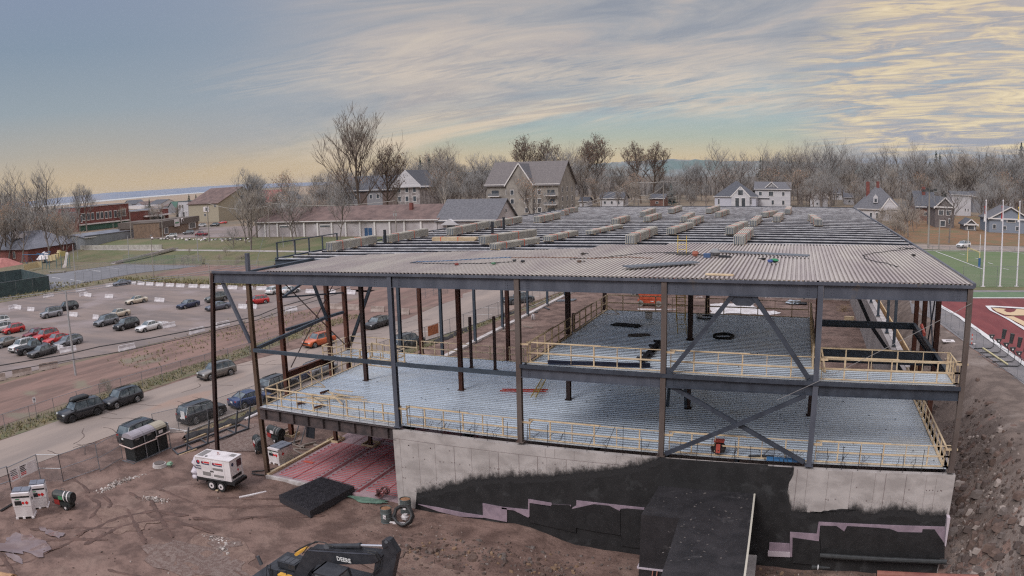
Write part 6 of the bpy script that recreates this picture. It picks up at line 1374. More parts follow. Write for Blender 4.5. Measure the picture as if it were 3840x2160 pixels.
p = at('B4', 1350, 985, 0); o_ = coil((p.x, p.y, .62), .62, .085, 4, 'black corrugated pipe coil leaning against the grey drums', mat('corrugated_black', S(40, 40, 42), .5, 0, S(60, 60, 62), 20, (1, 1, 1)), tilt=(R(58), 0, R(14)))
b = MB(); b.blob((0, 0, 0), .26, 8, 3, 1); tag(b.build('white_bag', OFFW, loc=(p.x, p.y+.1, .55)), 'white bag stuffed in the middle of the black pipe coil', 'bag')
b = MB(); q = random.Random(3); p = at('B4', 1150, 770, 0)
for k in range(9): ph = q.uniform(0, 3); b.tube([(q.uniform(.35, .6)*math.cos(u+ph), q.uniform(.25, .5)*math.sin(u), .3+.35*math.sin(u*1.5+ph)+.25) for u in [2*math.pi*i/14 for i in range(14)]], .035, 4, True)
tag(b.build('tubing_tangle', mat('tubing_red', S(120, 70, 70), .6, 0, S(70, 50, 52), 3), loc=(p.x, p.y, .1)), 'tangle of red brown tubing heaped beside the grey drums', 'tubing')
for k, (x, y) in enumerate(((1250, 975), (1285, 985), (1310, 978))): p = at('B4', x, y, 0); b = MB(); b.cyl((p.x-.3, p.y-.1, .1), (p.x+.3, p.y+.05, .1), .07, n=8); tag(b.build('foam_tube', OFFW), 'short white foam roll on the mud between the drums and the pipe coil', 'roll', 'white foam rolls by the pipe coil')
# hoses
cable([tuple(at('D2', *q, .06)) for q in ((740, 1160), (830, 1150), (900, 1150), (1020, 1130), (1150, 1100))], .06, CABB, 'thick black hose from the generator to the fuel tank', 'hose', 'hose'); cable([tuple(at('D2', *q, .06)) for q in ((745, 1190), (850, 1210), (935, 1215))], .06, CABB, 'second black hose lying below the first at the olive column', 'hose', 'hose')
cable([tuple(at('E5', *q, .1)) for q in ((10, 1110), (90, 1060), (190, 1000))], .09, CABB, 'black pipe end at the left edge behind the fuel tank', 'pipe', 'pipe')
# plate compactor
p = atY('C2', 1275, 1415, -5.2); t = thing('plate_compactor', 'dusty plate compactor parked in the nook beside the black tunnel', 'compactor', (p.x, -5.2, h(p.x, -5.2)), .05, ); CMP = mat('compactor_tan', S(160, 140, 120), .7, 0, S(110, 100, 92), 4)
b = MB(); b.loft([[(-.42, -.75, .05), (.42, -.75, .05), (.42, -.75, .18), (-.42, -.75, .18)], [(-.42, .6, .0), (.42, .6, .0), (.42, .6, .1), (-.42, .6, .1)], [(-.42, .85, .2), (.42, .85, .2), (.42, .85, .26), (-.42, .85, .26)]]); b.build('plate', CMP, t)
b = MB(); b.b2(-.34, .34, -.55, .45, .22, .55); b.b2(-.36, -.3, -.6, .5, .2, .95); b.b2(.3, .36, -.6, .5, .2, .95); b.build('shell', CMP, t); b = MB(); b.b2(-.26, .26, -.45, .3, .55, .88); b.b2(-.15, .15, -.2, .2, .88, 1.0); b.build('engine', BLACKM, t)
b = MB(); b.b2(-.06, .06, -.5, -.4, .7, .9); b.build('label', OFFW, t); b = MB(); b.tube([(-.12, .4, .7), (-.12, .9, 1.3), (-.3, 1.2, 1.5), (.3, 1.2, 1.5), (.12, .9, 1.3), (.12, .4, .7)], .03, 6); b.build('handle', mat('handle_orange', S(150, 96, 80), .6), t)
# ------------------------------------------------------------------ excavator
YX = -13.0
def ey(x, y, dy=0.0): v = atY('B4', x, y, YX+dy); return Vector((v.x, v.y, v.z))
ex = thing('excavator', 'black and yellow excavator with DEERE on its dark boom at the bottom edge', 'excavator', (0, 0, 0)); EXB = mat('excavator_black', S(56, 58, 64), .4, .1, S(44, 46, 52), 2); EXY = mat('excavator_yellow', S(222, 170, 74), .45, 0, S(196, 148, 62), 2); CHR = mat('chrome_rod', S(210, 210, 216), .15, .9)
def eslab(pts, y0, t_, m, name, par=ex): b = MB(); b.slab([ey(x, y, y0) for x, y in pts], (0, 1, 0), t_); return b.build(name, m, par)
bo = eslab([(330, 1449), (392, 1330), (440, 1240), (500, 1200), (600, 1205), (1080, 1242), (1150, 1256), (1120, 1310), (1060, 1338), (980, 1342), (560, 1345), (490, 1400), (440, 1480), (330, 1520)], 0, .55, EXB, 'boom')
for y0 in (-.03, .55): eslab([(470, 1212), (1075, 1250), (1075, 1258), (470, 1222)], y0, .03, GREY, 'boom_edge', bo)
eslab([(1075, 1340), (1068, 1300), (1110, 1260), (1150, 1215), (1140, 1130), (1175, 1120), (1205, 1130), (1278, 1245), (1262, 1320), (1235, 1449), (1215, 1560), (1100, 1560), (1062, 1449)], .06, .42, EXB, 'arm')
for y0 in (.02, .48): eslab([(1138, 1130), (1180, 1119), (1215, 1140), (1282, 1242), (1262, 1262), (1195, 1180), (1160, 1200), (1140, 1180)], y0, .05, EXB, 'link_plate')
b = MB(); b.cyl(ey(640, 1178, .28), ey(945, 1176, .28), .135, n=14); b.build('ram_barrel', EXB, ex); b = MB(); b.cyl(ey(945, 1172, .28), ey(1150, 1178, .28), .075, n=12); b.build('ram_rod', CHR, ex); b = MB(); b.cyl(ey(930, 1176, .28), ey(952, 1174, .28), .16, n=14); b.build('ram_collar', EXB, ex)
b = MB(); b.cyl(ey(640, 1182, .1), ey(640, 1182, .46), .16, n=12); b.cyl(ey(1180, 1140, -.02), ey(1180, 1140, .58), .09, n=10); b.build('pivot_pins', FRM, ex)
def hose(pts, r=.028): b = MB(); b.tube([ey(*p) for p in pts], r, 5); b.build('hose', CABB, ex)
hose([(420, 1250, .1), (470, 1180, .1), (540, 1135, .12), (620, 1145, .12), (700, 1185, .12)]); hose([(440, 1240, .2), (500, 1190, .2), (600, 1190, .2), (760, 1205, .2), (900, 1225, .2), (1060, 1228, .2)]); hose([(1000, 1215, -.04), (1090, 1230, -.06), (1130, 1300, -.06), (1120, 1380, -.05), (1050, 1440, -.05)]); hose([(1010, 1235, -.04), (1080, 1255, -.06), (1108, 1310, -.06), (1100, 1370, -.05), (1040, 1449, -.05)])
hose([(350, 1230, .3), (400, 1200, .3), (480, 1160, .35), (560, 1140, .35)], .04)
TX = mat('boom_lettering', S(226, 226, 226), .5); p0_, p1_ = ey(734, 1306, -.012), ey(893, 1310, -.012)
text_mesh('DEERE', (p1_-p0_).length*.30, TX, bo, 'lettering', facemat(p0_, p1_-p0_, (0, 0, 1), (0, -1, 0)), .006)
eslab([(345, 1258), (356, 1240), (410, 1218), (420, 1232), (385, 1258), (362, 1270)], .6, .6, EXY, 'cover')
hb = ey(330, 1330, .3)
b = MB(); zt_ = ey(200, 1330).z
b.b2(ey(90, 1400).x, ey(345, 1400).x, YX+.2, YX+1.6, .75, zt_-.68); b.build('engine_hood', EXB, ex); b = MB(); b.b2(ey(150, 1400).x, ey(300, 1400).x, YX+.5, YX+1.3, zt_-.62, zt_-.25); b.build('hood_box', EXB, ex)
for k in range(3): b = MB(); xx = ey(150+k*42, 1330).x; b.b2(xx, xx+.3, YX+.6, YX+1.2, zt_-.25, zt_-.23); b.build('hood_slot', FRM, ex)
b = MB(); b.cyl(ey(50, 1345, .6), ey(15, 1268, .6), .12, .10, 10); b.build('exhaust', FRM, ex)
b = MB(); b.tube([ey(95, 1449, .1), ey(100, 1350, .1), ey(130, 1345, .1), ey(135, 1449, .1)], .03, 5); b.tube([ey(190, 1449, .1), ey(195, 1395, .1), ey(270, 1400, .1), ey(280, 1449, .1)], .03, 5); b.build('handrail', EXB, ex)
b = MB(); b.b2(ey(200, 1400).x, ey(300, 1400).x, YX-.1, YX+.2, ey(200, 1440).z-.4, ey(200, 1425).z); b.build('side_cover', EXY, ex)
cb0, cb1 = ey(560, 1400, -1.0), ey(765, 1400, -1.0); zc = ey(600, 1385, -1.0).z
b = MB(); b.b2(cb0.x, cb1.x, YX-1.5, YX-.25, zc-.08, zc); b.b2(cb0.x, cb0.x+.1, YX-1.5, YX-.25, 1.2, zc); b.b2(cb0.x, cb1.x+.15, YX-1.5, YX-.25, 1.0, 1.3); b.bar((cb1.x, YX-1.45, zc-.04), (cb1.x+.35, YX-1.45, 1.3), .08, .08); b.bar((cb1.x, YX-.3, zc-.04), (cb1.x+.35, YX-.3, 1.3), .08, .08); b.build('cab_frame', EXB, ex)
b = MB(); b.b2(cb0.x+.12, cb1.x-.02, YX-1.46, YX-.3, 1.3, zc-.09); b.build('cab_glass', GLASS, ex)
mx_ = (ey(25, 1400).x+cb1.x)/2
b = MB(); b.b2(ey(25, 1400).x-.3, cb1.x, YX-1.5, YX+3.0, .35, .75); b.build('platform', EXB, ex)
for y0 in (-1.6, 2.0):
 b = MB(); n = 20; L2 = 2.1; ring_ = [(mx_+L2*math.cos(u)*(1 if abs(math.cos(u)) < .3 else 1), .45+.42*math.sin(u)) for u in [2*math.pi*i/n for i in range(n)]]
 b.loft([[(x, YX+y0, z_-.1) for x, z_ in ring_], [(x, YX+y0+.7, z_-.1) for x, z_ in ring_]]); b.build('track', TYRE, ex)
# tan bucket lip at the bottom left corner of the photo
p = at('B2', 90, 1440, .9); t = thing('bucket_lip', 'rusty tan rounded steel end poking in at the bottom left corner', 'bucket', p); b = MB(); b.cyl((-1.2, -.35, -.45), (.25, .1, -.35), .42, n=16); b.build('shell', mat('tan_steel', S(176, 140, 104), .6, .1, S(140, 104, 78), 2), t); b = MB(); b.cyl((.26, .1, -.35), (.27, .105, -.35), .34, n=14); b.build('bore', INK, t)
# ------------------------------------------------------------------ stones
def rocks(name, label, n, place, mats, rng, seed=1):
 q = random.Random(seed); b = MB()
 for i in range(n):
  x, y, s = place(q); b.k = q.randrange(len(mats)); z_ = hh(x, y); f = q.uniform(.4, .8); m = 6; rz = q.uniform(0, 3); e = q.uniform(.6, 1.5)
  r0 = [(x+s*.9*math.cos(rz+2*math.pi*j/m)*q.uniform(.7, 1.15)*e, y+s*.9*math.sin(rz+2*math.pi*j/m)*q.uniform(.7, 1.15), z_-.05) for j in range(m)]
  tx, ty = q.uniform(-.2, .2)*s, q.uniform(-.2, .2)*s; tilt = q.uniform(-.5, .5)
  r1 = [(x+tx+(a[0]-x)*.72, y+ty+(a[1]-y)*.72, z_+s*f*(1+tilt*math.cos(2*math.pi*j/m))) for j, a in enumerate(r0)]
  b.loft([r0, r1])
 return tag(b.build(name, mats), label, 'rocks', kind='stuff')
R1, R2, R3, R4 = mat('rock_grey', S(112, 102, 98), .9, 0, S(92, 82, 78), 3), mat('rock_brown', S(106, 88, 80), .9, 0, S(88, 72, 66), 3), mat('rock_pale', S(150, 138, 132), .9), mat('rock_dark', S(84, 72, 68), .9)
def slope(q):
 while True:
  y = q.uniform(-7, 22) if q.random() < .8 else q.uniform(26, 50); x = 17.3+abs(q.gauss(0, 1))*2.6+.3*max(0, -y)
  if x < 24.5+.3*max(0, -y): break
 s = .05+abs(q.gauss(0, .07))
 if q.random() < .08: s += q.uniform(.1, .35)
 return x, y, min(s, .55)
rocks('rubble_slope', 'broken rock rubble covering the slope along the right side of the building', 5200, slope, [R1, R2, R1, R4, R2, R4, R3], None, 4)
def mudst(q):
 z_, x, y = q.choice((('B4', q.uniform(850, 1900), q.uniform(780, 1100)), ('B4', q.uniform(1250, 2318), q.uniform(1130, 1449)), ('C2', q.uniform(0, 1100), q.uniform(1150, 1449)), ('B2', q.uniform(0, 2576), q.uniform(400, 1449)), ('C4', q.uniform(0, 1000), q.uniform(1290, 1449))))
 p = at(z_, x, y, 0); return p.x, p.y, .02+abs(q.gauss(0, .035))
rocks('loose_stones', 'small stones and clods strewn over the mud', 1100, mudst, [R1, R2, R2, R4, R3], None, 6)
def pileA(q):
 z_, x, y = q.choice((('C2', q.gauss(350, 190), q.gauss(1330, 60)), ('B4', q.uniform(1300, 2318), q.gauss(1290, 70)), ('B4', q.uniform(1300, 2318), q.gauss(1290, 70)), ('C2', q.uniform(900, 1100), 1430), ('C4', q.uniform(-300, 500), q.gauss(1400, 50)))); p = at(z_, x, y, -.2); return p.x, p.y, .04+abs(q.gauss(0, .08))
rocks('broken_rock', 'tawny broken rock spread along the bottom edge of the excavation', 700, pileA, [R2, R1, mat('rock_tawny', S(128, 104, 84), .9), R4, R2], None, 9)
def white1(q):
 i = q.randrange(5); c = ((1240, 500, 260, 50), (1560, 690, 170, 60), (2200, 1090, 150, 80), (1100, 560, 120, 30), (2240, 1180, 60, 30))[i]; u = q.gauss(0, .45); p = at('B2', c[0]+u*c[2], c[1]-u*c[3]*(1.9 if i in (0, 3) else -.4)+q.gauss(0, 14), 0); return p.x, p.y, .03+abs(q.gauss(0, .045))
rocks('pale_gravel', 'pale crushed stone patches on the brown mud of the yard', 700, white1, [R3, mat('rock_white', S(190, 182, 178), .9), R1], None, 12)
# ------------------------------------------------------------------ barriers of the parking lot
WB = mat('barrier_white', S(208, 204, 208), .7, 0, S(182, 176, 180), 2); CB = mat('barrier_concrete', S(166, 152, 146), .85, 0, S(140, 126, 120), 1.5)
def barrier_proto(L_, m, name, label, cat='barrier', hgt=.62, wd=.5):
 t = MB(); prof = [(-wd/2, 0), (-wd/2, .12), (-wd*.2, hgt*.55), (-wd*.14, hgt), (wd*.14, hgt), (wd*.2, hgt*.55), (wd/2, .12), (wd/2, 0)]
 t.loft([[(x, y*k, z if z > 0 else (.0 if j not in (2, 3, 6, 7) else .0)) for y, z in prof] for j, (x, k) in enumerate(((-L_/2, .92), (-L_/2+.05, 1), (L_/2-.05, 1), (L_/2, .92)))][::-1])
 o = t.build(name, m); return tag(o, label, cat)
bp = barrier_proto(3.0, WB, 'barrier', 'low white barrier lying in the parking lot', hgt=.8, wd=.6); bp['group'] = 'low white barriers of the parking lot'
first = [True]
def put_barrier(z, p, q, L_=3.0, proto=None, zz=0.0):
 a, c = at(z, *p, zz), at(z, *q, zz); d = c-a; o = bp if first[0] else bp.copy()
 if not first[0]: COL.objects.link(o)
 first[0] = False; m = (a+c)/2; o.location = (m.x, m.y, zz+.02); o.rotation_euler = (0, 0, math.atan2(d.y, d.x)); o.scale = (d.length/3.0, 1, 1)
for z, p, q in (('A1', (1065, 1280), (1145, 1272)), ('A1', (1320, 1250), (1372, 1252)), ('A1', (1390, 1256), (1460, 1260)), ('A1', (1475, 1262), (1548, 1266)), ('A1', (1572, 1268), (1648, 1272)), ('A1', (1675, 1274), (1755, 1278)), ('A1', (1778, 1279), (1862, 1283)), ('A1', (1903, 1284), (1992, 1288)),
    ('A1', (2020, 1289), (2112, 1293)), ('A1', (2195, 1296), (2268, 1300)), ('A1', (2298, 1300), (2392, 1304)), ('A1', (2450, 1306), (2545, 1308)), ('B3', (10, 182), (110, 186)), ('B3', (505, 212), (600, 216)), ('B3', (720, 216), (805, 220)), ('B3', (905, 200), (945, 190)), ('B3', (920, 222), (1005, 228)), ('B3', (295, 400), (415, 388)),
    ('A1', (765, 1333), (860, 1320)), ('A1', (440, 1390), (540, 1374)), ('A1', (805, 1375), (880, 1358)), ('A1', (850, 1368), (925, 1382)), ('A1', (1062, 1388), (1145, 1392)), ('A1', (1562, 1424), (1660, 1432)), ('B1', (92, 218), (180, 200)), ('B1', (140, 205), (220, 218)), ('B1', (282, 230), (352, 236)), ('B1', (705, 283), (788, 292)), ('B1', (942, 312), (1000, 318)),
    ('B1', (1640, 410), (1765, 388)), ('B1', (1640, 385), (1700, 392)), ('B1', (605, 660), (770, 632)), ('B1', (560, 620), (640, 636)), ('B1', (1198, 642), (1360, 608)), ('B1', (1914, 470), (2055, 436)), ('B1', (2180, 402), (2310, 374)), ('B1', (2405, 205), (2490, 212)), ('B1', (2530, 205), (2590, 212))):
 put_barrier(z, p, q)
def cbar(z, p, q, label, hgt=.95):
 a, c = at(z, *p, 0), at(z, *q, 0); d = c-a; L_ = d.length; t = thing('concrete_barrier', label, 'barrier', (a+c)/2, math.atan2(d.y, d.x)); b = MB()
 b.loft([[(x, y, zz) for y, zz in ((-.32, 0), (-.3, .1), (-.12, hgt*.5), (-.09, hgt), (.09, hgt), (.12, hgt*.5), (.3, .1), (.32, 0))] for x in (L_/2, -L_/2)]); b.build('block', CB, t)
 for x in (-.3*L_, .25*L_): bb = MB(); bb.b2(x-.25, x+.25, -.322, .322, 0.001, .07); bb.build('slot', BLACKM, t)
cbar('B1', (398, 835), (585, 800), 'bare concrete barrier by the light pole at the near lot edge'); cbar('B1', (130, 900), (322, 862), 'bare concrete barrier second from the light pole'); cbar('B1', (-100, 950), (60, 925), 'bare concrete barrier at the left edge of the photo')
cbar('B3', (745, 370), (1040, 385), 'long concrete barrier behind the rusty columns, left one'); cbar('B3', (1160, 400), (1295, 405), 'concrete barrier above the black station wagon'); cbar('B3', (1425, 425), (1545, 430), 'concrete barrier right of the station wagon at the yard entrance')
# ------------------------------------------------------------------ poles and wires
POLE = mat('pole_timber', S(156, 150, 144), .85, 0, S(130, 122, 118), 1.5, (1, 1, .2)); POLG = mat('pole_grey', S(168, 168, 172), .5, .3)
def pole(p, hgt, label, r=.14, lamp=0, m=None, cross=False, tr=False, cat='pole', name='utility_pole', lean=(0, 0)):
 t = thing(name, label, cat, p); b = MB(); b.cyl((0, 0, 0), (lean[0], lean[1], hgt), r, r*.7, 8); b.build('pole', m or POLE, t)
 if lamp: b = MB(); b.tube([(lean[0], lean[1], hgt-.3), (lean[0]+lamp*.6, -.2, hgt+.05), (lean[0]+lamp*1.2, -.4, hgt+.1)], .04, 5); b.build('arm', GALV, t); b = MB(); b.box((lean[0]+lamp*1.5, -.5, hgt+.08), (.7, .3, .14)); b.build('lamp', BLACKM if lamp < 0 else GALV, t)
 if cross: b = MB(); b.bar((-1.1, .1, hgt-.5), (1.1, -.1, hgt-.5), .1, .12); b.build('crossarm', POLE, t);
 if tr:
  for s in (-.5, .35): b = MB(); b.cyl((s, -.2, hgt-1.9), (s, -.2, hgt-1.1), .22, n=10); b.build('transformer', POLG, t)
 return t
def gpole(z, x, y, topz, tx, ty, label, zz=None, **k):
 p = at(z, x, y, zz) if zz is not None else atg(z, x, y); hgt = rise(p, topz, tx, ty); return pole(p, hgt, label, **k)
gpole('B1', 763, 880, 'B1', 650, 25, 'grey lamp post at the near edge of the parking lot', r=.16, lamp=-1, m=POLG, name='lamp_post', cat='lamp post')
gpole('A1', 770, 1310, 'A1', 735, 850, 'lamp post at the far left corner of the lot beside the screened court', r=.13, m=POLG, name='lamp_post', cat='lamp post')
gpole('A1', 1548, 1195, 'A1', 1512, 760, 'thin lamp post on the bank before the court with the stairs', r=.13, lamp=.5, m=POLE, name='lamp_post', cat='lamp post')
gpole('A1', 785, 1003, 'A1', 757, 768, 'white court light pole beside the small spruce', r=.16, lamp=.6, m=POLG, name='lamp_post', cat='lamp post')
gpole('A1', 1300, 1003, 'A1', 1268, 765, 'white court light pole right of the concrete stairs', r=.16, lamp=.6, m=POLG, name='lamp_post', cat='lamp post')
gpole('A1', 1998, 1022, 'A1', 1967, 765, 'white light pole before the long lawn', r=.16, lamp=.5, m=POLG, name='lamp_post', cat='lamp post')
gpole('A1', 2118, 1290, 'A1', 2117, 1040, 'lamp post just left of the leaning corner post', r=.13, lamp=-.8, m=POLE, name='lamp_post', cat='lamp post')
gpole('A1', 2105, 825, 'A1', 2087, 450, 'tall utility pole with a transformer before the khaki building', tr=True, zz=4, r=.22)
gpole('A1', 1640, 800, 'A1', 1610, 520, 'utility pole with transformers before the low brick office', tr=True, cross=True, zz=4, r=.2)
gpole('A1', 430, 835, 'A1', 425, 600, 'utility pole on the far left side road', zz=4, lamp=.5, r=.2)
gpole('A1', 1225, 690, 'A1', 1222, 525, 'thin pole before the red brick block', zz=4, r=.2); gpole('A1', 1322, 800, 'A1', 1318, 510, 'utility pole at the right end of the red brick block', zz=4, r=.2); gpole('A1', 1145, 760, 'A1', 1142, 640, 'short pole behind the grey metal shed', zz=4, r=.18)
gpole('A1', 1645, 545, 'A1', 1642, 440, 'far pole before the dark barns', zz=3, r=.25); gpole('A1', 1862, 600, 'A1', 1860, 445, 'pole beside the white shop', zz=4, r=.22)
gpole('A2', 140, 1135, 'A2', 120, 805, 'tall pole before the left part of the long grey building', zz=3, r=.2)
gpole('A2', 280, 1280, 'A2', 262, 1068, 'light pole behind the roof frame at the left', r=.14, lamp=.6, m=POLG, zz=0, name='lamp_post', cat='lamp post')
gpole('A2', 1413, 1100, 'A2', 1405, 822, 'utility pole with transformers before the long grey building', zz=4, tr=True, cross=True, r=.2)
gpole('A2', 340, 868, 'A2', 343, 730, 'pole standing among the trees left of the leaning birch', zz=4, r=.2); gpole('A2', 545, 868, 'A2', 543, 745, 'pole standing among the trees right of the leaning birch', zz=4, r=.2)
gpole('A3', 1525, 795, 'A3', 1522, 540, 'middle utility pole where the looping wires meet', zz=4, r=.26); gpole('A3', 1680, 770, 'A3', 1678, 535, 'right hand utility pole of the looping wires', zz=4, r=.26); gpole('A3', 1232, 790, 'A3', 1238, 545, 'left utility pole with transformers of the looping wires', zz=4, tr=True, r=.26)
gpole('A4', 1612, 1212, 'A4', 1620, 640, 'tall floodlight pole at the corner of the playing field', zz=4, r=.28, name='floodlight_pole', m=POLE, lamp=1)
gpole('A4', 1718, 1222, 'A4', 1722, 920, 'thin pole right of the tall floodlight pole', zz=4, r=.18)
FLD = mat('floodlight', S(60, 60, 62), .4)
p = at('A4', 1612, 1212, 4); hh_ = rise(p, 'A4', 1620, 640)
fh = thing('floodlight_cluster', 'cluster of dark floodlights on top of the tall field pole', 'floodlights', (p.x, p.y, 4+hh_))
for i in range(4): b = MB(); b.box((-1.5+i*1.0, -.2, .2+.3*(i % 2)), (.8, .5, .6)); b.build('lamp', FLD, fh)
b = MB(); b.bar((-1.9, 0, 0), (1.9, 0, 0), .12, .12); b.build('crossbar', POLE, fh)
def wire(pts, label, r=.03, sag=0.0, m=None, n=10):
 out = []
 for p, q in zip(pts, pts[1:]):
  p, q = Vector(p), Vector(q)
  for i in range(n): f = i/n; c = p+(q-p)*f; c.z -= sag*4*f*(1-f); out.append(c)
 out.append(Vector(pts[-1])); b = MB(); b.tube(out, r, 4); return tag(b.build('wire', m or CABB), label, 'wire')
W1 = [tuple(at('B1', x, y, 7.5)) for x, y in ((-400, 830), (0, 780), (650, 672), (1000, 590), (1500, 508), (2140, 385), (2600, 278))]+[tuple(at('B3', x, y, 7.5)) for x, y in ((225, 355), (530, 270), (850, 160))]
W2 = [tuple(at('B1', x, y, 7.0)) for x, y in ((-400, 895), (0, 848), (760, 716), (1200, 645), (1880, 500), (2576, 325))]+[tuple(at('B3', x, y, 7.0)) for x, y in ((225, 405), (850, 210))]
wire(W1, 'upper black cable hanging across the parking lot', .05, 0, n=1); wire(W2, 'lower black cable hanging across the parking lot', .035, 0, n=1)
wire([tuple(at('A1', x, y, 6.0)) for x, y in ((-200, 1420), (0, 1392), (430, 1342), (760, 1305), (1450, 1205), (2000, 1130), (2576, 1050))]+[tuple(at('A2', x, y, 6.0)) for x, y in ((100, 1010),)], 'far pale cable along the back edge of the lot, upper one', .045, 0, GALV, 1)
wire([tuple(at('A1', x, y, 5.6)) for x, y in ((-200, 1445), (0, 1415), (760, 1328), (1450, 1226), (2000, 1150), (2576, 1072))], 'far pale cable along the back edge of the lot, lower one', .04, 0, GALV, 1)
PW = mat('wire_pale', S(180, 176, 172), .6)
q1, q2, q3 = [tuple(at('A3', x, y, 4)) for x, y in ((1236, 790), (1525, 795), (1680, 770))]
def pt(p, f): return (p[0], p[1], 4+f)
H1 = rise(q1, 'A3', 1238, 545); H2 = rise(q2, 'A3', 1522, 540); H3 = rise(q3, 'A3', 1678, 535); far_ = tuple(at('A3', 600, 800, 6));
for a_, c_, s_, lab in ((pt(q1, H1), pt(q2, H2), .4, 'top wire from the left to the middle utility pole'), (pt(q2, H2), pt(q3, H3), .3, 'top wire from the middle to the right utility pole'), (pt(q1, H1*.55), pt(q2, H2*.85), 3.0, 'upper sagging cable between the left and middle poles'), (pt(q1, H1*.32), pt(q2, H2*.48), 1.5, 'lower sagging cable between the left and middle poles'), (pt(q2, H2*.45), pt(q3, H3*.45), 1.5, 'sagging cable between the middle and right poles'),
                      (far_, pt(q1, H1), 1, 'long wire rising to the left utility pole, upper'), (tuple(at('A3', 700, 800, 6)), pt(q1, H1*.85), 1, 'long wire rising to the left utility pole, second'), (tuple(at('A3', 1100, 800, 5)), pt(q1, H1*.35), .5, 'short wire rising to the foot of the left utility pole')): wire([a_, c_], lab, .09, s_, PW)
wire([pt(tuple(at('A2', 140, 1135, 4)), 12), pt(tuple(at('A2', 1413, 1100, 4)), 11)], 'wire along the front of the long grey building', .05, 1.2, PW)
wire([pt(tuple(at('A1', 2105, 825, 4)), 13), pt(tuple(at('A2', 140, 1135, 4)), 11), ], 'wire from the khaki building pole to the long grey building', .05, 1.5, PW)
# ------------------------------------------------------------------ beside the playing field
def fz(z, x, y, k=4.0): return at(z, x, y, k)
t = thing('blocking_sled', 'black football blocking sled with five padded arms on a yellow bar', 'sled', fz('F2', 1300, 900)); o_ = t.location.copy(); SLB = mat('sled_black', S(34, 36, 40), .5); SLP = mat('sled_pad', S(52, 56, 58), .6)
ends = [((905, 640), (1170, 635), (1350, 500)), ((1000, 705), (1280, 708), (1455, 560)), ((1095, 772), (1400, 775), (1560, 625)), ((1200, 850), (1500, 852), (1680, 690)), ((1310, 920), (1600, 925), (1790, 770))]
for k, (p, r, u) in enumerate(ends):
 a_, c_ = fz('F2', *p)-o_, fz('F2', *r)-o_; n_ = (c_-a_).normalized(); b = MB(); b.bar(a_+Vector((0, 0, .08)), c_+Vector((0, 0, .08)), .14, .12); b.tube([c_+Vector((0, 0, .1)), c_+n_*.3+Vector((0, 0, .25)), c_+n_*.35+Vector((0, 0, .8)), c_+n_*.1+Vector((0, 0, 1.15))], .06, 6); b.build('skid_arm', SLB, t)
 b = MB(); c2_ = c_+n_*.0+Vector((0, 0, 1.35)); b.loft([[(c2_.x-.35, c2_.y-.12, c2_.z+.18), (c2_.x+.35, c2_.y-.12, c2_.z+.18), (c2_.x+.12, c2_.y-.12, c2_.z-.22), (c2_.x-.12, c2_.y-.12, c2_.z-.22)], [(c2_.x-.35, c2_.y+.12, c2_.z+.18), (c2_.x+.35, c2_.y+.12, c2_.z+.18), (c2_.x+.12, c2_.y+.12, c2_.z-.22), (c2_.x-.12, c2_.y+.12, c2_.z-.22)]]); b.build('bracket', SLP, t)
 b = MB(); b.cyl((c2_.x, c2_.y-.125, c2_.z), (c2_.x, c2_.y-.14, c2_.z), .08, n=10); b.build('round_badge', OFFW, t)
 b = MB(); c3_ = c2_+n_*1.45+Vector((0, 0, .28)); b.cyl(c3_+Vector((0, 0, -.55)), c3_+Vector((.12, 0, .45)), .2, .26, 10); b.build('pad', SLP, t)
b = MB(); b.bar(fz('F2', 1045, 640)-o_+Vector((0, 0, .16)), fz('F2', 1440, 905)-o_+Vector((0, 0, .16)), .16, .1); b.build('yellow_bar', mat('pale_yellow', S(214, 204, 158), .6), t)
t = thing('marker_post', 'orange and white striped marker post by the field fence', 'traffic marker', fz('F2', 866, 568)); ORG = mat('cone_orange', S(214, 92, 76), .6)
for i, m in enumerate((ORG, OFFW, ORG, OFFW, ORG)): b = MB(); b.cyl((0, 0, .08+i*.22), (0, 0, .30+i*.22), .07, n=10); b.build('band', m, t)
b = MB(); b.b2(-.22, .22, -.22, .22, 0, .09); b.build('base', BLACKM, t); b = MB(); b.blob((.35, 0, .1), .2, 7, 2, .5); b.build('sandbag', OFFW, t)
t = thing('utility_cover', 'white square utility cover set in the brown dirt by the field fence', 'cover', fz('F2', 495, 510)); b = MB(); b.b2(-.7, .7, -.55, .55, 0, .08); b.build('slab', OFFW, t); b = MB(); b.b2(-.3, .3, -.2, .2, .08, .1); b.build('lid', VENT, t)
FL = mat('flagpole_white', S(220, 216, 222), .4)
FN = [('left white flagpole with a hanging red and white flag', 2163, 150, 2183, 735, (196, 60, 56)), ('middle white flagpole with a hanging red flag', 2333, 148, 2366, 735, (176, 52, 58)), ('right white flagpole with a hanging yellow flag', 2500, 148, 2529, 745, (220, 190, 90))]
for k, (lab, x, y, tx, ty, colr) in enumerate(FN):
 p = at('C3', x, y, 4); hgt = rise(p, 'A4', tx, ty); t = thing('flagpole', lab, 'flagpole', p); b = MB(); b.cyl((0, 0, 0), (0, 0, hgt), .16, .09, 10); b.build('pole', FL, t); b = MB(); b.blob((0, 0, hgt+.1), .16, 8, 1, 1); b.build('finial', FL, t); b = MB(); b.cyl((0, 0, 0), (0, 0, .1), .45, n=14); b.build('base', CURBM, t)
 b = MB(); q = random.Random(k); z1_ = hgt-.8; rings = [[(-.12-.22*math.sin(i*.9+j)*.4-.18*j/3, .06*math.sin(j*2.1+i), z1_-i*.42) for j in range(4)] for i in range(7)]; b.loft(rings, False, False); b.k = 1; b.loft([[(x_-.02, y_-.03, z_) for x_, y_, z_ in r_] for r_ in rings[(3 if k == 0 else 5):]], False, False)
 b.build('flag', [mat('flag_%d' % k, S(*colr), .8), mat('flag_white', S(226, 222, 222), .8)], t)
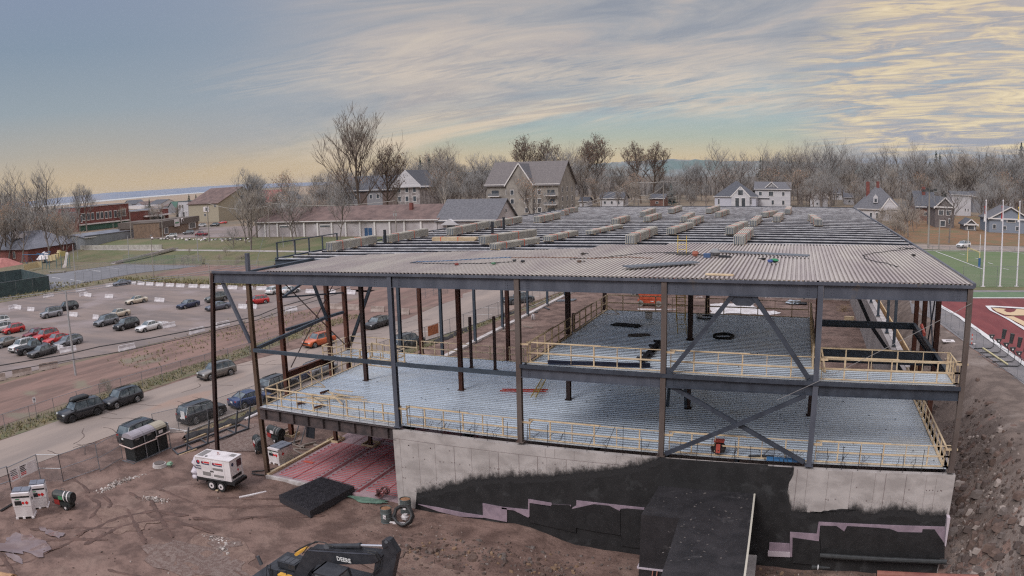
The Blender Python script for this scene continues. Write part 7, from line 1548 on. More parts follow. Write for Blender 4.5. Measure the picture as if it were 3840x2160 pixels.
t = thing('goalpost', 'yellow rugby goalpost with a blue padded foot on the green field', 'goalpost', at('A4', 2005, 1350, 4)); o_ = t.location.copy(); YG = mat('goal_yellow', S(206, 190, 140), .6)
g2 = at('A4', 2125, 1405, 4)-o_; hb_ = rise(at('A4', 2005, 1350, 4), 'A4', 2005, 1205); ht_ = rise(at('A4', 2005, 1350, 4), 'A4', 2027, 1035)
for v in (Vector((0, 0, 0)), g2): b = MB(); b.cyl(v, v+Vector((0, 0, hb_)), .11, n=8); b.build('post', YG, t); b = MB(); b.cyl(v+Vector((0, 0, hb_)), v+Vector((0, 0, ht_)), .08, n=8); b.build('upright', OFFW, t)
b = MB(); b.bar(Vector((0, 0, hb_)), g2+Vector((0, 0, hb_)), .14, .2); b.build('crossbar', YG, t); b = MB(); b.cyl(g2, g2+Vector((0, 0, 1.9)), .26, n=10); b.build('pad', mat('pad_blue', S(50, 92, 140), .7), t)
fence([(lambda q: (q.x, q.y))(at('C3', x, y, 4)) for x, y in ((1960, 148), (2300, 148), (2700, 150))], 3.4, 'tall chain link fence in front of the green playing field by the flagpoles', 4)
fence([(20, 139), (36, 143), (64, 150), (110, 157)], 1.2, 'low rail fence along the street behind the playing field', 5, post=.05)
# ------------------------------------------------------------------ beyond the upper deck
LIFT = mat('lift_orange', S(206, 96, 64), .45, 0, S(180, 80, 54), 1.5); WG = mat('wheel_grey', S(150, 146, 142), .7)
def lift(p, rz, label, s=1.0):
 t = thing('boom_lift', label, 'boom lift', p, rz)
 b = MB(); b.loft([[(x, y, z) for y, z in ((-1.0, .55), (-1.0, 1.1), (1.0, 1.1), (1.0, .55))] for x in (2.0, -2.0)]); b.build('chassis', LIFT, t)
 b = MB(); b.loft([[(-1.6, y, 1.15), (-1.9, y, 2.0), (-1.3, y, 2.6), (2.0, y, 2.7), (2.2, y, 1.9), (2.0, y, 1.15)] for y in (-.95, .95)]); b.build('turret', LIFT, t)
 b = MB(); b.bar((-1.5, 0, 2.5), (4.5, 0, 3.5), .4, .45); b.build('boom', LIFT, t); b = MB(); b.bar((4.4, 0, 3.5), (7.5, .2, 2.2), .3, .35); b.build('jib', LIFT, t)
 b = MB(); b.tube([(7.5, -.8, 1.6), (7.5, .8, 1.6), (8.4, .8, 1.6), (8.4, -.8, 1.6)], .04, 4, True); b.tube([(7.5, -.8, 2.6), (7.5, .8, 2.6), (8.4, .8, 2.6), (8.4, -.8, 2.6)], .04, 4, True); b.build('basket', OFFW, t)
 for x in (-1.5, 1.5):
  for y in (-1.05, 1.05): b = MB(); b.cyl((x, y-.18, .5), (x, y+.18, .5), .5, n=16); wo = b.build('wheel', WG, t); b = MB(); b.cyl((x, y+.19*(1 if y > 0 else -1), .5), (x, y+.2*(1 if y > 0 else -1), .5), .25, n=10); b.build('hub', mat('hub_grey', S(110, 108, 108), .5), wo)
 b = MB(); b.box((.4, -1.0, .85), (.5, .03, .14)); b.build('label', OFFW, t); return t
pa, pb = at('C1', 1290, 345, 0), at('C1', 1480, 350, 0); lift((pa+pb)/2+Vector((0, 1, 0)), 0, 'orange boom lift parked behind the upper deck, nearer one'); p = at('C1', 1300, 245, 0); lift(p+Vector((0, 1, 0)), .1, 'second orange boom lift farther behind the upper deck')
SNOW = mat('snow_patch', (.80, .78, .80), .6, 0, (.6, .56, .57), .7, bump=.6)
for i, (pts_, lab) in enumerate((([(0, 490), (250, 470), (500, 480), (700, 490), (1000, 520), (1080, 600), (1230, 620), (1290, 650), (1450, 640), (1620, 680), (1500, 720), (1200, 740), (900, 720), (400, 700), (0, 720)], 'large white snow like patch on the dirt behind the upper deck'), ([(560, 380), (720, 370), (760, 430), (900, 450), (1000, 460), (960, 510), (800, 500), (600, 460)], 'smaller broken white patch behind the big one'))):
 P_ = [(lambda q: (q.x, q.y))(at('F1', x, y, 0)) for x, y in pts_]; drape('snow_patch', wob(P_, .5, 4, i), SNOW, .06, kind='stuff', label=lab, cat='snow')
p1_, p2_ = at('C1', 1270, 375, 0), at('C1', 1500, 380, 0); drape('snow_patch', wob([(p1_.x, p1_.y-.6), (p2_.x, p2_.y-.6), (p2_.x+3, p2_.y+1), (p1_.x, p1_.y+.6)], .3, 4, 7), SNOW, .06, kind='stuff', label='thin white patch under the orange lift', cat='snow')
t = thing('tarp_heap', 'dark and pale blue tarp heap on the dirt by the far right corner', 'tarp', at('F1', 1930, 480)); b = MB(); b.blob((0, 0, .25), 1.5, 9, 4, .28); b.build('sheet', mat('tarp_pale', S(176, 186, 196), .6, 0, S(50, 56, 62), 1.2, lo=.45, hi=.55), t); b = MB(); b.blob((1.4, -.3, .2), .8, 8, 6, .4); b.build('fold', BLACKM, t)
t = thing('sawhorse', 'small white trestle standing on the dirt behind the upper deck', 'trestle', at('F1', 1350, 355));
for dx in (-.6, .3): b = MB(); b.bar((dx, 0, 0), (dx+.35, .1, 1.5), .12, .12); b.build('leg', OFFW, t)
b = MB(); b.bar((-.3, .1, 1.5), (.7, .1, 1.5), .12, .12); b.build('beam', OFFW, t)
STL = mat('stored_steel', S(140, 144, 152), .5, .4, S(90, 94, 102), 1)
for i, (z, p, q, lab) in enumerate((('F1', (1310, 225), (2120, 235), 'long steel members stacked on the ground at the far right, nearer row'), ('F1', (1330, 190), (2100, 195), 'long steel members stacked on the ground at the far right, rear row'), ('E4', (1290, 110), (2080, 130), 'long pale pipe lying across the far end of the site'), ('F1', (1060, 300), (2120, 330), 'low dirt caked pipe lying before the stored steel'))):
 a_, c_ = at(z, *p, .2), at(z, *q, .2); t = thing('stored_steel', lab, 'steel', a_);
 for k in range(3): b = MB(); b.bar((0, k*.7, .1+.1*k), c_-a_+Vector((0, k*.7, .1+.1*k)), .3, .35); b.build('member', STL if i < 3 else CB, t)
t = thing('deck_sheet_stack', 'small stack of galvanised sheets on the dirt by the pale foundation strip', 'metal sheet', at('E4', 980, 300));
for k in range(4): b = MB(); b.box((.2*k, .3*k, .05+.04*k), (3.2, .8, .05), .3+.1*k); b.build('sheet', STL, t)
t = thing('white_spool', 'white cable spool lying on the dirt beyond the lower deck', 'spool', at('E4', 515, 600)); b = MB(); b.cyl((-.12, 0, .45), (-.06, 0, .45), .45, n=16); b.cyl((.1, 0, .45), (.16, 0, .45), .45, n=16); b.build('flange', OFFW, t); b = MB(); b.cyl((-.06, 0, .45), (.1, 0, .45), .2, n=10); b.build('core', INK, t)
for k, (p, q, lab) in enumerate((((350, 710), (500, 735), 'pale timber on the dirt right of the white spool'), ((440, 470), (580, 490), 'grey steel foot plate by the pale foundation strip, nearer'), ((690, 405), (770, 440), 'grey steel foot plate by the pale foundation strip, farther'), ((1120, 270), (1200, 275), 'short pale member behind the sheet stack'), ((20, 785), (230, 775), 'pale timber behind the short rusty stub column'))): plank('E4', p, q, lab, .3 if 'steel' in lab else .15, .1, FRM if 'steel' in lab else GT)
t = thing('timber_stack', 'short stack of pale boards on the dirt in the open well', 'timber', at('C3', 815, 485));
for k in range(6): b = MB(); b.b2(-.75, .75, -.3, .3, k*.1, k*.1+.08); b.build('board', WOOD, t)
t = thing('brush_heap', 'heap of pale brush and roots on the dirt near the inner wall', 'brush', at('C3', 760, 395)); b = MB(); q = random.Random(4)
for k in range(60): a_ = Vector((q.gauss(0, .6), q.gauss(0, .4), q.uniform(0, .9))); b.bar(a_, a_+Vector((q.uniform(-.5, .5), q.uniform(-.3, .3), q.uniform(-.3, .5))), .07, .05)
b.build('twigs', mat('brush_tan', S(150, 128, 104), .9), t)
rocks('bag_heap', 'white and blue sacks and debris in the well behind the narrow deck strip', 40, lambda q: (q.uniform(15.2, 16.2), q.uniform(20.5, 24), .3), [OFFW, mat('sack_blue', S(120, 160, 206), .7), R2], None, 3)
# ------------------------------------------------------------------ playground and court extras
t = thing('concrete_stairs', 'long grey concrete stair climbing the lawn behind the court', 'stairs', at('A1', 1150, 1042, 0)); o_ = t.location.copy(); a_, c_ = at('A1', 1165, 1042, 0), at('A1', 1240, 935, 3.6); a_ = Vector((a_.x, 114, 0)); c_ = Vector((a_.x+6.5, 137, h(a_.x, 137)+.2)); t.location = a_
for s in (-1.1, 1.1): b = MB(); b.bar((s, 0, .3), c_-a_+Vector((s, 0, .5)), .25, .5); b.build('stringer', CONCP, t)
b = MB()
for k in range(22): f = k/22; v = (c_-a_)*f; b.box((v.x, v.y, v.z+.12), (2.0, .9, .12))
b.build('treads', CONC, t)
t = MB(); t.b2(-243, -193, 137.9, 138.4, .8, 3.6); tag(t.build('retaining_wall', mat('block_wall', S(176, 172, 166), .85, 0, S(150, 146, 140), 1.2)), 'long low pale block retaining wall right of the grey metal shed', 'wall')
t = thing('play_structure', 'tan and teal playground climbing structure with a white slide', 'playground', at('F3', 1000, 330, 0)); o_ = t.location.copy(); TAN = mat('play_tan', S(190, 172, 136), .7); TEAL = mat('play_teal', S(80, 116, 124), .6)
seg = [((550, 370), 560, 290), ((640, 355), 650, 262), ((740, 325), 750, 232), ((850, 305), 860, 215), ((960, 295), 965, 200)]
for i in range(4): a_, c_ = at('F3', *seg[i][0], 0)-o_, at('F3', *seg[i+1][0], 0)-o_; b = MB(); b.bar(a_+Vector((0, 0, 1.5)), c_+Vector((0, 0, 1.6)), .12, 1.9); b.build('panel', TAN, t)
for p in ((1150, 240), (1230, 215), (1290, 200)): a_ = at('F3', *p, 0)-o_; b = MB(); b.box((a_.x, a_.y, 2.8), (2.6, .3, 1.8)); b.build('panel', TAN, t)
for p in ((965, 310), (1060, 300), (1130, 300), (1290, 290), (1400, 290), (1540, 280), (1590, 290)): a_ = at('F3', *p, 0)-o_; b = MB(); b.cyl((a_.x, a_.y, 0), (a_.x, a_.y, 4.4), .12, n=6); b.build('post', TEAL, t)
a_ = at('F3', 1420, 275, 0)-o_; b = MB(); b.loft([[(a_.x+x, a_.y, z), (a_.x+x+1.2, a_.y+.2, z), (a_.x+x+1.2, a_.y+.2, z+.5), (a_.x+x, a_.y, z+.5)] for x, z in ((0, .1), (1.0, .9), (1.8, 2.6), (2.6, 4.6))]); b.build('slide', OFFW, t)
a_ = at('F3', 1360, 250, 0)-o_; b = MB(); b.blob((a_.x-1, a_.y+1, 4.6), 1.1, 9, 4, 1.1); b.build('cap', TAN, t); b = MB(); b.box((a_.x+.6, a_.y+1, 4.2), (.6, 2.4, 1.6)); b.build('panel', mat('play_yellow', S(176, 164, 110), .6), t)
t = thing('swing_set', 'blue tubular swing frame beside the red brick school', 'swing', at('F3', 700, 210, 0)); BLU = mat('play_blue', S(50, 96, 136), .6); b = MB()
for x in (-7, -2, 3, 8): b.tube([(x-1, 0, 0), (x, 1, 3.6), (x+1, 2, 0)], .12, 5)
b.tube([(-7, 1, 3.6), (8, 1, 3.6)], .12, 5); b.build('frame', BLU, t); b = MB(); b.tube([(4, 1, 3.6), (8, 4, 4.4), (12, 1, 3.6), (8, -2, 4.4)], .12, 5, True); b.build('climber', BLU, t)
t = thing('play_tent', 'white pointed canopy on the playground', 'canopy', at('F3', 1020, 150, 0)); b = MB(); b.loft([[(3.4*math.cos(u), 3.4*math.sin(u), 1.4) for u in [2*math.pi*i/8 for i in range(8)]], [(1.5*math.cos(u), 1.5*math.sin(u), 3.2) for u in [2*math.pi*i/8 for i in range(8)]], [(.1*math.cos(u), .1*math.sin(u), 4.0) for u in [2*math.pi*i/8 for i in range(8)]]]); b.build('cloth', OFFW, t); b = MB(); b.cyl((0, 0, 0), (0, 0, 1.6), .3); b.build('pole', BLU, t)
t = thing('red_shelter', 'picnic shelter with a faded red roof at the left edge', 'shelter', at('F3', 40, 440, 0)); b = MB(); b.loft([[(-7, -5, 3.0), (7, -5, 3.0), (7, 5, 3.0), (-7, 5, 3.0)], [(-2, -1, 5.4), (3, -1, 5.4), (3, 1, 5.4), (-2, 1, 5.4)]]); b.build('roof', mat('faded_red', S(170, 112, 106), .8, 0, S(150, 96, 92), 1), t)
for x in (-6, -2, 2, 6): b = MB(); b.box((x, -4.6, 1.5), (.3, .3, 3)); b.build('post', OFFW, t)
t = thing('bench', 'long pale bench between the court and the playground', 'bench', at('F3', 1300, 385, 0), .25); b = MB(); b.b2(-3.4, 3.4, -.4, .4, .45, .6); b.build('seat', CONCP, t); b = MB(); b.b2(-3.2, -2.9, -.3, .3, 0, .45); b.b2(2.9, 3.2, -.3, .3, 0, .45); b.build('legs', CONCP, t)
t = thing('tackle_bench', 'dark pump jack like machine on the lawn behind the roof corner', 'machine', at('A2', 625, 1200, 1)); b = MB(); b.bar((-1.5, 0, .8), (1.2, 0, .3), .5, .3); b.cyl((1.2, 0, .2), (1.2, 0, 1.4), .2); b.build('body', BLACKM, t)
rocks('board_piles', 'row of white and dark boards and scrap piled along the top of the lawn', 90, lambda q: (lambda p: (p.x, p.y, q.uniform(.3, .8)))(at('A1', q.uniform(1520, 2520), q.gauss(798, 4) if 1 else 0, 3.9)), [OFFW, R4, VENT, OFFW, BLACKM], None, 31)
# ------------------------------------------------------------------ buildings
WIN = mat('window_glass', S(52, 58, 66), .15, 0, S(82, 90, 98), .4, spec=.8); FRW = mat('window_frame_white', S(214, 210, 210), .6)
def building(name, label, cat, p, q, dep, z0, eave, wallm, roofm, ridge=0.0, along=True, over=.4, wins=(), flip=1, trim=None, hip=0.0):
 """front wall from p to q (ground points), body behind it (away from the camera)"""
 p, q = Vector((p[0], p[1], 0)), Vector((q[0], q[1], 0)); d = q-p; W_ = d.length; ang = math.atan2(d.y, d.x)
 t = thing(name, label, cat, (p.x, p.y, z0), ang); D = dep
 b = MB(); b.b2(0, W_, 0, D, -1.5, eave);
 if ridge and hip == 0:
  if along:
   for x in (0, W_): b.add([(x, 0, eave), (x, D, eave), (x, D/2, eave+ridge)], [(0, 1, 2)])
  else:
   for y in (0, D): b.add([(0, y, eave), (W_, y, eave), (W_/2, y, eave+ridge)], [(0, 1, 2)])
 b.build('wall', wallm, t)
 b = MB(); o = over
 if ridge:
  if hip: b.loft([[(-o, -o, eave), (W_+o, -o, eave), (W_+o, D+o, eave), (-o, D+o, eave)], [(hip, D/2-.2, eave+ridge), (W_-hip, D/2-.2, eave+ridge), (W_-hip, D/2+.2, eave+ridge), (hip, D/2+.2, eave+ridge)]])
  elif along: b.loft([[(x, -o, eave-o*ridge/(D/2)*1), (x, D/2, eave+ridge), (x, D+o, eave-o*ridge/(D/2)), (x, D+o, eave+.25-o*ridge/(D/2)), (x, D/2, eave+ridge+.28), (x, -o, eave+.25-o*ridge/(D/2))] for x in (W_+o, -o)])
  else: b.loft([[(-o, y, eave-o*ridge/(W_/2)), (W_/2, y, eave+ridge), (W_+o, y, eave-o*ridge/(W_/2)), (W_+o, y, eave+.25-o*ridge/(W_/2)), (W_/2, y, eave+ridge+.28), (-o, y, eave+.25-o*ridge/(W_/2))] for y in (-o, D+o)])
 else: b.b2(-.15, W_+.15, -.15, D+.15, eave, eave+.35)
 b.build('roof', roofm, t)
 if trim:
  b = MB(); b.b2(-o, W_+o, -o-.05, -o+.02, eave-.15 if not ridge or along else eave-.3, eave+.12); b.build('fascia', trim, t)
  if ridge and not along and not hip:
   b = MB()
   for s in (0, 1): x0_ = -o if s == 0 else W_+o; b.bar((x0_, -o-.05, eave-o*ridge/(W_/2)), (W_/2, -o-.05, eave+ridge+.1), .08, .35)
   b.build('bargeboard', trim, t)
 for w_ in wins:
  face, u, v, ww, wh = w_[:5]; fm = w_[5] if len(w_) > 5 else FRW
  b = MB()
  if face == 'F': c = (u, -.06, v); b.box(c, (ww, .14, wh)); g_ = ((u, -.145, v), (ww*.8, .03, wh*.82))
  elif face == 'L': c = (-.06, u, v); b.box(c, (.14, ww, wh)); g_ = ((-.145, u, v), (.03, ww*.8, wh*.82))
  else: c = (W_+.06, u, v); b.box(c, (.14, ww, wh)); g_ = ((W_+.145, u, v), (.03, ww*.8, wh*.82))
  f = b.build('window', fm, t); b = MB(); b.box(*g_); b.build('pane', WIN, f)
 return t
def chim(t, x, y, z0, z1, m, s=.8): b = MB(); b.b2(x-s/2, x+s/2, y-s/2, y+s/2, z0, z1); b.build('chimney', m, t)
BRICK = mat('brick_red', S(128, 74, 68), .85, 0, S(106, 62, 58), .8); BRICK2 = mat('brick_dull', S(130, 96, 86), .85, 0, S(108, 80, 72), .6); GSID = mat('grey_siding', S(142, 146, 152), .6, .1, S(126, 130, 136), .15, (1, 1, .1)); SHG = mat('shingle_grey', S(108, 108, 114), .9, 0, S(88, 88, 94), 2, bump=.2); SHB = mat('shingle_brown', S(116, 96, 92), .9, 0, S(92, 76, 74), .35, (1, 1, 1)); SHD = mat('shingle_dark', S(90, 92, 100), .9, 0, S(72, 74, 82), 2)
WSID = mat('white_siding', S(196, 194, 198), .7, 0, S(176, 174, 180), .8, (.05, .05, 3)); LSID = mat('lavender_siding', S(184, 184, 196), .7); BEIGE = mat('beige_siding', S(178, 166, 158), .8, 0, S(156, 146, 138), .5); KHAKI = mat('khaki_siding', S(160, 151, 134), .8); APT = mat('apartment_stone', S(150, 144, 138), .85, 0, S(126, 120, 116), .35); METR = mat('metal_roof', S(134, 136, 146), .45, .3, S(108, 110, 120), .15)
LBM = mat('long_wall', S(186, 180, 184), .8, 0, S(154, 146, 148), .15); DKW = mat('dark_fascia', S(96, 86, 80), .8); GRN = mat('green_fascia', S(60, 96, 84), .7); BLUD = mat('blue_door', S(50, 84, 124), .5); TANB = mat('tan_brick', S(134, 112, 96), .85, 0, S(112, 94, 82), 1); DSID = mat('dusk_siding', S(128, 128, 134), .8)
def gp4(z, x0, x1, y, k=4.0): a_ = at(z, x0, y, k); return (a_.x, a_.y), (atY(z, x1, y, a_.y).x, a_.y)
g4 = lambda z, x, y, k=4.0: (lambda q: (q.x, q.y))(at(z, x, y, k))
LZ = 3.6
pL, pR = g4('A2', -45, 1112, LZ), g4('A2', 1790, 1090, LZ)
pL = (-166.5, 160.0); pR = (g4('A2', 1800, 1108, LZ)[0], 160.0)
t = building('long_building', 'long low pale building with a brown roof, white pilasters and a blue double door', 'building', pL, pR, 22, LZ, 5.4, LBM, SHB, 4.0, True, .8, trim=FRW)
Wd = pR[0]-pL[0]
for x in (93, 212, 342, 470, 603, 742, 880, 1023, 1170, 1322, 1470, 1640): u = g4('A2', x, 1108, LZ)[0]-pL[0]; b = MB(); b.b2(u-.28, u+.28, -.45, 0, -1.5, 5.35); b.build('pilaster', FRW, t)
u = g4('A2', 1100, 1108, LZ)[0]-pL[0]; b = MB(); b.b2(u-1.35, u+1.35, -.12, 0, .0, 3.0); d_ = b.build('door', BLUD, t); b = MB(); b.b2(u-.04, u+.04, -.16, -.12, 0, 3.0); b.build('door_joint', FRW, d_)
for x in (275, 672): u = g4('A2', x, 1108, LZ)[0]-pL[0]; b = MB(); b.b2(u-2.1, u+2.1, -.1, 0, 3.4, 4.3); f = b.build('window', FRW, t); b = MB(); b.b2(u-2.0, u+2.0, -.14, -.1, 3.5, 4.0); b.build('pane', WIN, f)
chim(t, (g4('A2', 1465, 1108, LZ)[0]-pL[0])*.98, 7, 6, 10.3, BRICK, 1.0)
pG = (pR[0]+.2, 160.0); t = building('gabled_hall', 'grey shingled gable wing joined to the right end of the long low building', 'building', pG, (pG[0]+18.5, 160.2), 17, LZ, 5.2, LBM, SHG, 5.6, True, .7, trim=FRW, wins=(('F', 4.5, 3.2, 3.2, 1.8), ('R', 8.5, 7.5, 1.2, 1.2)))
b = MB(); b.loft([[(1.6, -1.4, 3.8), (4.5, -1.4, 5.6), (7.4, -1.4, 3.8)], [(1.6, .5, 3.8), (4.5, .5, 5.6), (7.4, .5, 3.8)]]); b.build('porch_gable', WSID, t)
# left group
t = building('metal_shed', 'low grey metal sided shed beside the small spruce', 'shed', g4('A1', 862, 936, .6), g4('A1', 1205, 820, 3), 14, .4, 6.0, GSID, METR, 1.2, True, .5, trim=FRW, wins=(('F', 18, 4.2, 1.8, 4.0, GSID), ('F', 28, 4.5, 1.8, 3.6, GSID)))
pa, pb = g4('A1', 580, 935, .4), g4('A1', 862, 940, .4)
t = building('metal_shed', 'front wing of the grey metal shed behind the small spruce', 'shed', pa, pb, 30, .2, 6.6, GSID, METR, 0, trim=FRW)
t = building('office_building', 'low dark fascia office with tan brick walls and a white sign', 'building', g4('A1', 1208, 790, 3.9), g4('A1', 1600, 770, 3.9), 16, 3.9, 6.0, TANB, DKW, 0, wins=(('F', 4, 2.6, 2.6, 1.4), ('F', 18, 2.4, 2, 1.2)))
b = MB(); b.b2(-.4, (Vector(g4('A1', 1600, 770, 3.9))-Vector(g4('A1', 1208, 790, 3.9))).length+.4, -.5, -.1, 3.8, 6.3); b.build('fascia', DKW, t)
pa, pb = g4('A1', 1610, 780, 3.9), g4('A1', 2000, 700, 3.9); W2_ = (Vector(pb)-Vector(pa)).length
t = building('shop_wing', 'right wing of the dark fascia office with white signs over the parked cars', 'building', pa, pb, 12, 3.9, 5.8, TANB, DKW, 0, wins=(('F', W2_*.15, 2.2, 4, 2.6), ('F', W2_*.82, 2.4, 8, 2.6)))
b = MB(); b.b2(-.3, W2_+.3, -.5, -.1, 3.7, 6.1); b.build('fascia', DKW, t); b = MB(); b.b2(W2_*.33, W2_*.46, -.62, -.52, 3.2, 6.2); b.build('sign', OFFW, t); b = MB(); b.b2(W2_*.35, W2_*.44, -.66, -.62, 4.4, 5.0); b.build('sign_writing', GRNP, t)
b = MB(); b.tube([(W2_*.53+1.1*math.cos(u_), -.7, 5.0+1.1*math.sin(u_)) for u_ in [math.pi*2*i/10 for i in range(7)]], .22, 5); b.build('round_emblem', OFFW, t)
pa, pb = (-344.5, 206.0), (-341.5, 248.0)
pa, pb = g4('A1', 790, 722), g4('A1', 1305, 665)
W3 = (Vector(pb)-Vector(pa)).length
wn = [('F', W3*f, 7.6, 2.6, 4.2) for f in (.11,)]+[('F', W3*f+s, 7.6, 2.0, 4.2) for f in (.245, .425, .59, .77) for s in (-1.3, 1.3)]+[('F', W3*.9, 8.0, 2.4, 4.2)]
t = building('brick_block', 'red brick two storey block with paired white windows and a dark shopfront', 'building', pa, pb, 40, 4, 13.0, BRICK, METR, 0, wins=wn, trim=FRW)
b = MB(); b.b2(.5, W3-.5, -1.2, -.1, 3.2, 3.9); b.build('awning', OFFW, t); b = MB(); b.b2(.5, W3-.5, -.3, -.02, .2, 3.1); b.build('shopfront', GRN, t)
t = building('brick_block', 'dull brick side wing left of the red brick block', 'building', g4('A1', 672, 730), g4('A1', 785, 722), 30, 4, 10.5, BRICK2, METR, 0, wins=[('F', x, 6.8, 1.0, 4) for x in (3, 5.5, 8, 10.5)])
pa, pb = g4('A1', 1310, 665), g4('A1', 1700, 620); W4 = (Vector(pb)-Vector(pa)).length
t = building('red_store', 'single storey red store with a white sign band and canopy', 'shop', pa, pb, 24, 4, 8.0, BRICK, METR, 0, trim=FRW, wins=(('F', W4*.7, 2.5, W4*.4, 3),)); b = MB(); b.b2(W4*.5, W4*.75, -1.2, -.9, 6.4, 8.2); b.build('sign', OFFW, t); b = MB(); b.b2(W4*.35, W4, -3, 0, 4.2, 5.0); b.build('canopy', OFFW, t)
pa, pb = g4('A1', 1905, 625), g4('A1', 2205, 620); W5_ = (Vector(pb)-Vector(pa)).length
t = building('khaki_building', 'khaki sided building with a brown roof, a square sign and a tall end gable', 'building', pa, pb, 34, 4, 10.0, KHAKI, SHB, 7.6, True, .8, wins=(('F', W5_*.56, 3.8, 1.8, 1.6), ('F', W5_*.9, 8.5, 2, 1.4), ('R', 17, 12, 2.4, 2.4))); b = MB(); b.b2(W5_*.52, W5_*.7, -.3, -.05, 5.4, 8.2); b.build('sign', OFFW, t); b = MB(); b.b2(W5_*.58, W5_*.64, -.34, -.3, 5.9, 7.7); b.build('sign_mark', INK, t)
pa, pb = g4('A1', 1800, 605), g4('A1', 1900, 608); t = building('white_shop', 'small white two storey shop left of the khaki building', 'shop', pa, pb, 14, 4, 11, WSID, SHD, 0, wins=(('F', 3.5, 8.4, 3, 2.2), ('F', 8.5, 8.4, 2.4, 2.2), ('F', 10, 3, 4, 4.5)))
pa, pb = g4('A1', -420, 1010, .6), g4('A1', 285, 1012, .6); W6 = (Vector(pb)-Vector(pa)).length
t = building('brick_school', 'low red brick school with a grey metal hip roof at the left edge', 'school', pa, pb, 26, .5, 4.2, BRICK, METR, 6.2, True, 1.0, wins=(('F', W6*.83, 2.2, 1.8, 2.6), ('F', W6*.6, 2.2, 5, 2)), hip=9); b = MB(); b.b2(W6*.66, W6*.76, 6, 10, 8, 9.6); b.build('roof_unit', OFFW, t)
pa, pb = g4('A1', 525, 690), g4('A1', 660, 690); t = building('white_house', 'small white gabled house behind the trees left of the brick block', 'house', pa, pb, 14, 4, 6, WSID, SHG, 5, False, .5, wins=(('F', 5, 3, 1.6, 2), ('F', 11, 3, 1.6, 2)), trim=FRW)
pa, pb = gp4('A2', -40, 190, 838); t = building('red_roof_house', 'pale house with a red roof left of the bare trees', 'house', pa, pb, 20, 4, 6.5, WSID, mat('roof_red', S(150, 92, 90), .85), 7.5, True, .8, wins=(('F', 8, 3, 2, 2), ('F', 20, 3, 3, 2)))
for (x0, x1, yb, e, r, m, rm, lab) in ((1240, 1330, 470, 5, 7, DSID, SHD, 'far dark roofed barn on the left of the row'), (1360, 1440, 472, 4, 5, DSID, SHB, 'far barn in the middle of the row'), (1500, 1620, 470, 5, 6, WSID, SHD, 'far broad barn at the right of the row'), (1640, 1750, 480, 3, 4, DSID, SHB, 'far low shed at the end of the barn row'), (2250, 2460, 470, 8, 8, WSID, METR, 'far white barn behind the khaki building'), (1690, 1770, 520, 5, 6, DSID, GRN, 'small dark green gabled house before the barns'), (1280, 1480, 478, 3, .0, OFFW, OFFW, 'long white low shed below the barns')):
 building('barn', lab, 'barn', g4('A1', x0, yb, 1), g4('A1', x1, yb, 1), 26, 0, e, m, rm, r, x1-x0 > 90, .6)
# motel like building with the white gable
pa, pb = gp4('A2', 800, 1420, 880); W7 = (Vector(pb)-Vector(pa)).length
t = building('motel_building', 'two storey building with dark brick and pale stair bays behind the long low building', 'building', pa, pb, 24, 4, 12.5, mat('motel_brick', S(104, 88, 84), .85, 0, S(88, 76, 74), .8), SHD, 7, True, 1.0, trim=FRW, wins=[('F', W7*f, z_, 1.8, 2.6) for f in (.245, .355, .60, .71) for z_ in (3.4, 9.2)])
for f in (.30, .66): b = MB(); b.b2(W7*f-4.6, W7*f+4.6, -.05, 0, -1, 12.4); b.build('stair_bay', DSID, t)
pa, pb = gp4('A2', 1400, 1655, 868); W8 = (Vector(pb)-Vector(pa)).length
t = building('gable_house', 'white stepped gable front with dark windows between the bare trees', 'building', pa, pb, 20, 4, 14.0, mat('gable_wall', S(170, 164, 164), .8, 0, S(120, 112, 112), .5), SHD, 7.5, False, 1.2, trim=FRW, wins=[('F', W8*f, z_, 2, 3) for f in (.2, .5, .8) for z_ in (3, 7.5, 12)]); b = MB(); b.add([(-1.5, -1.3, 14), (W8+1.5, -1.3, 14), (W8/2, -1.3, 22)], [(0, 1, 2)]); b.build('pediment', WSID, t); b = MB(); b.b2(-1.0, W8+6, -1.6, -.2, 13.2, 13.8); b.build('eave', WSID, t)
# apartment block
SHA = mat('shingle_taupe', S(116, 110, 110), .9, 0, S(98, 93, 94), 2)
pa, _ = gp4('A2', 2330, 2400, 890); pb = (atY('A3', 470, 862, pa[1]).x, pa[1]); W9 = (Vector(pb)-Vector(pa)).length
wn = [('F', W9*f, z_, 1.8, 2.3) for f in (.30, .40, .52, .66, .74) for z_ in (2.6, 6.4, 10.2)]
wn += [('R', y_, z_, 1.6, 2.4) for y_ in (5, 12, 19) for z_ in (3, 7, 11)]
t = building('apartment_block', 'brown grey three storey apartment block with balconies and steep gables', 'building', pa, pb, 24, 4, 13.6, APT, SHA, 9.5, True, 1.0, wins=wn, trim=FRW)
for f in (.12, .90):
 for z_ in (1.0, 5.0, 8.8): b = MB(); b.b2(W9*f-2.6, W9*f+2.6, -2.0, 0, z_-.3, z_); b.build('balcony', FRW, t); b = MB(); b.b2(W9*f-2.6, W9*f+2.6, -2.0, -1.9, z_, z_+1.1); b.build('balcony_rail', mat('rail_grey', S(120, 122, 128), .6, alpha=.6), t); b = MB(); b.b2(W9*f-1.6, W9*f+1.6, -.06, 0, z_, z_+2.3); b.build('balcony_door', WIN, t)
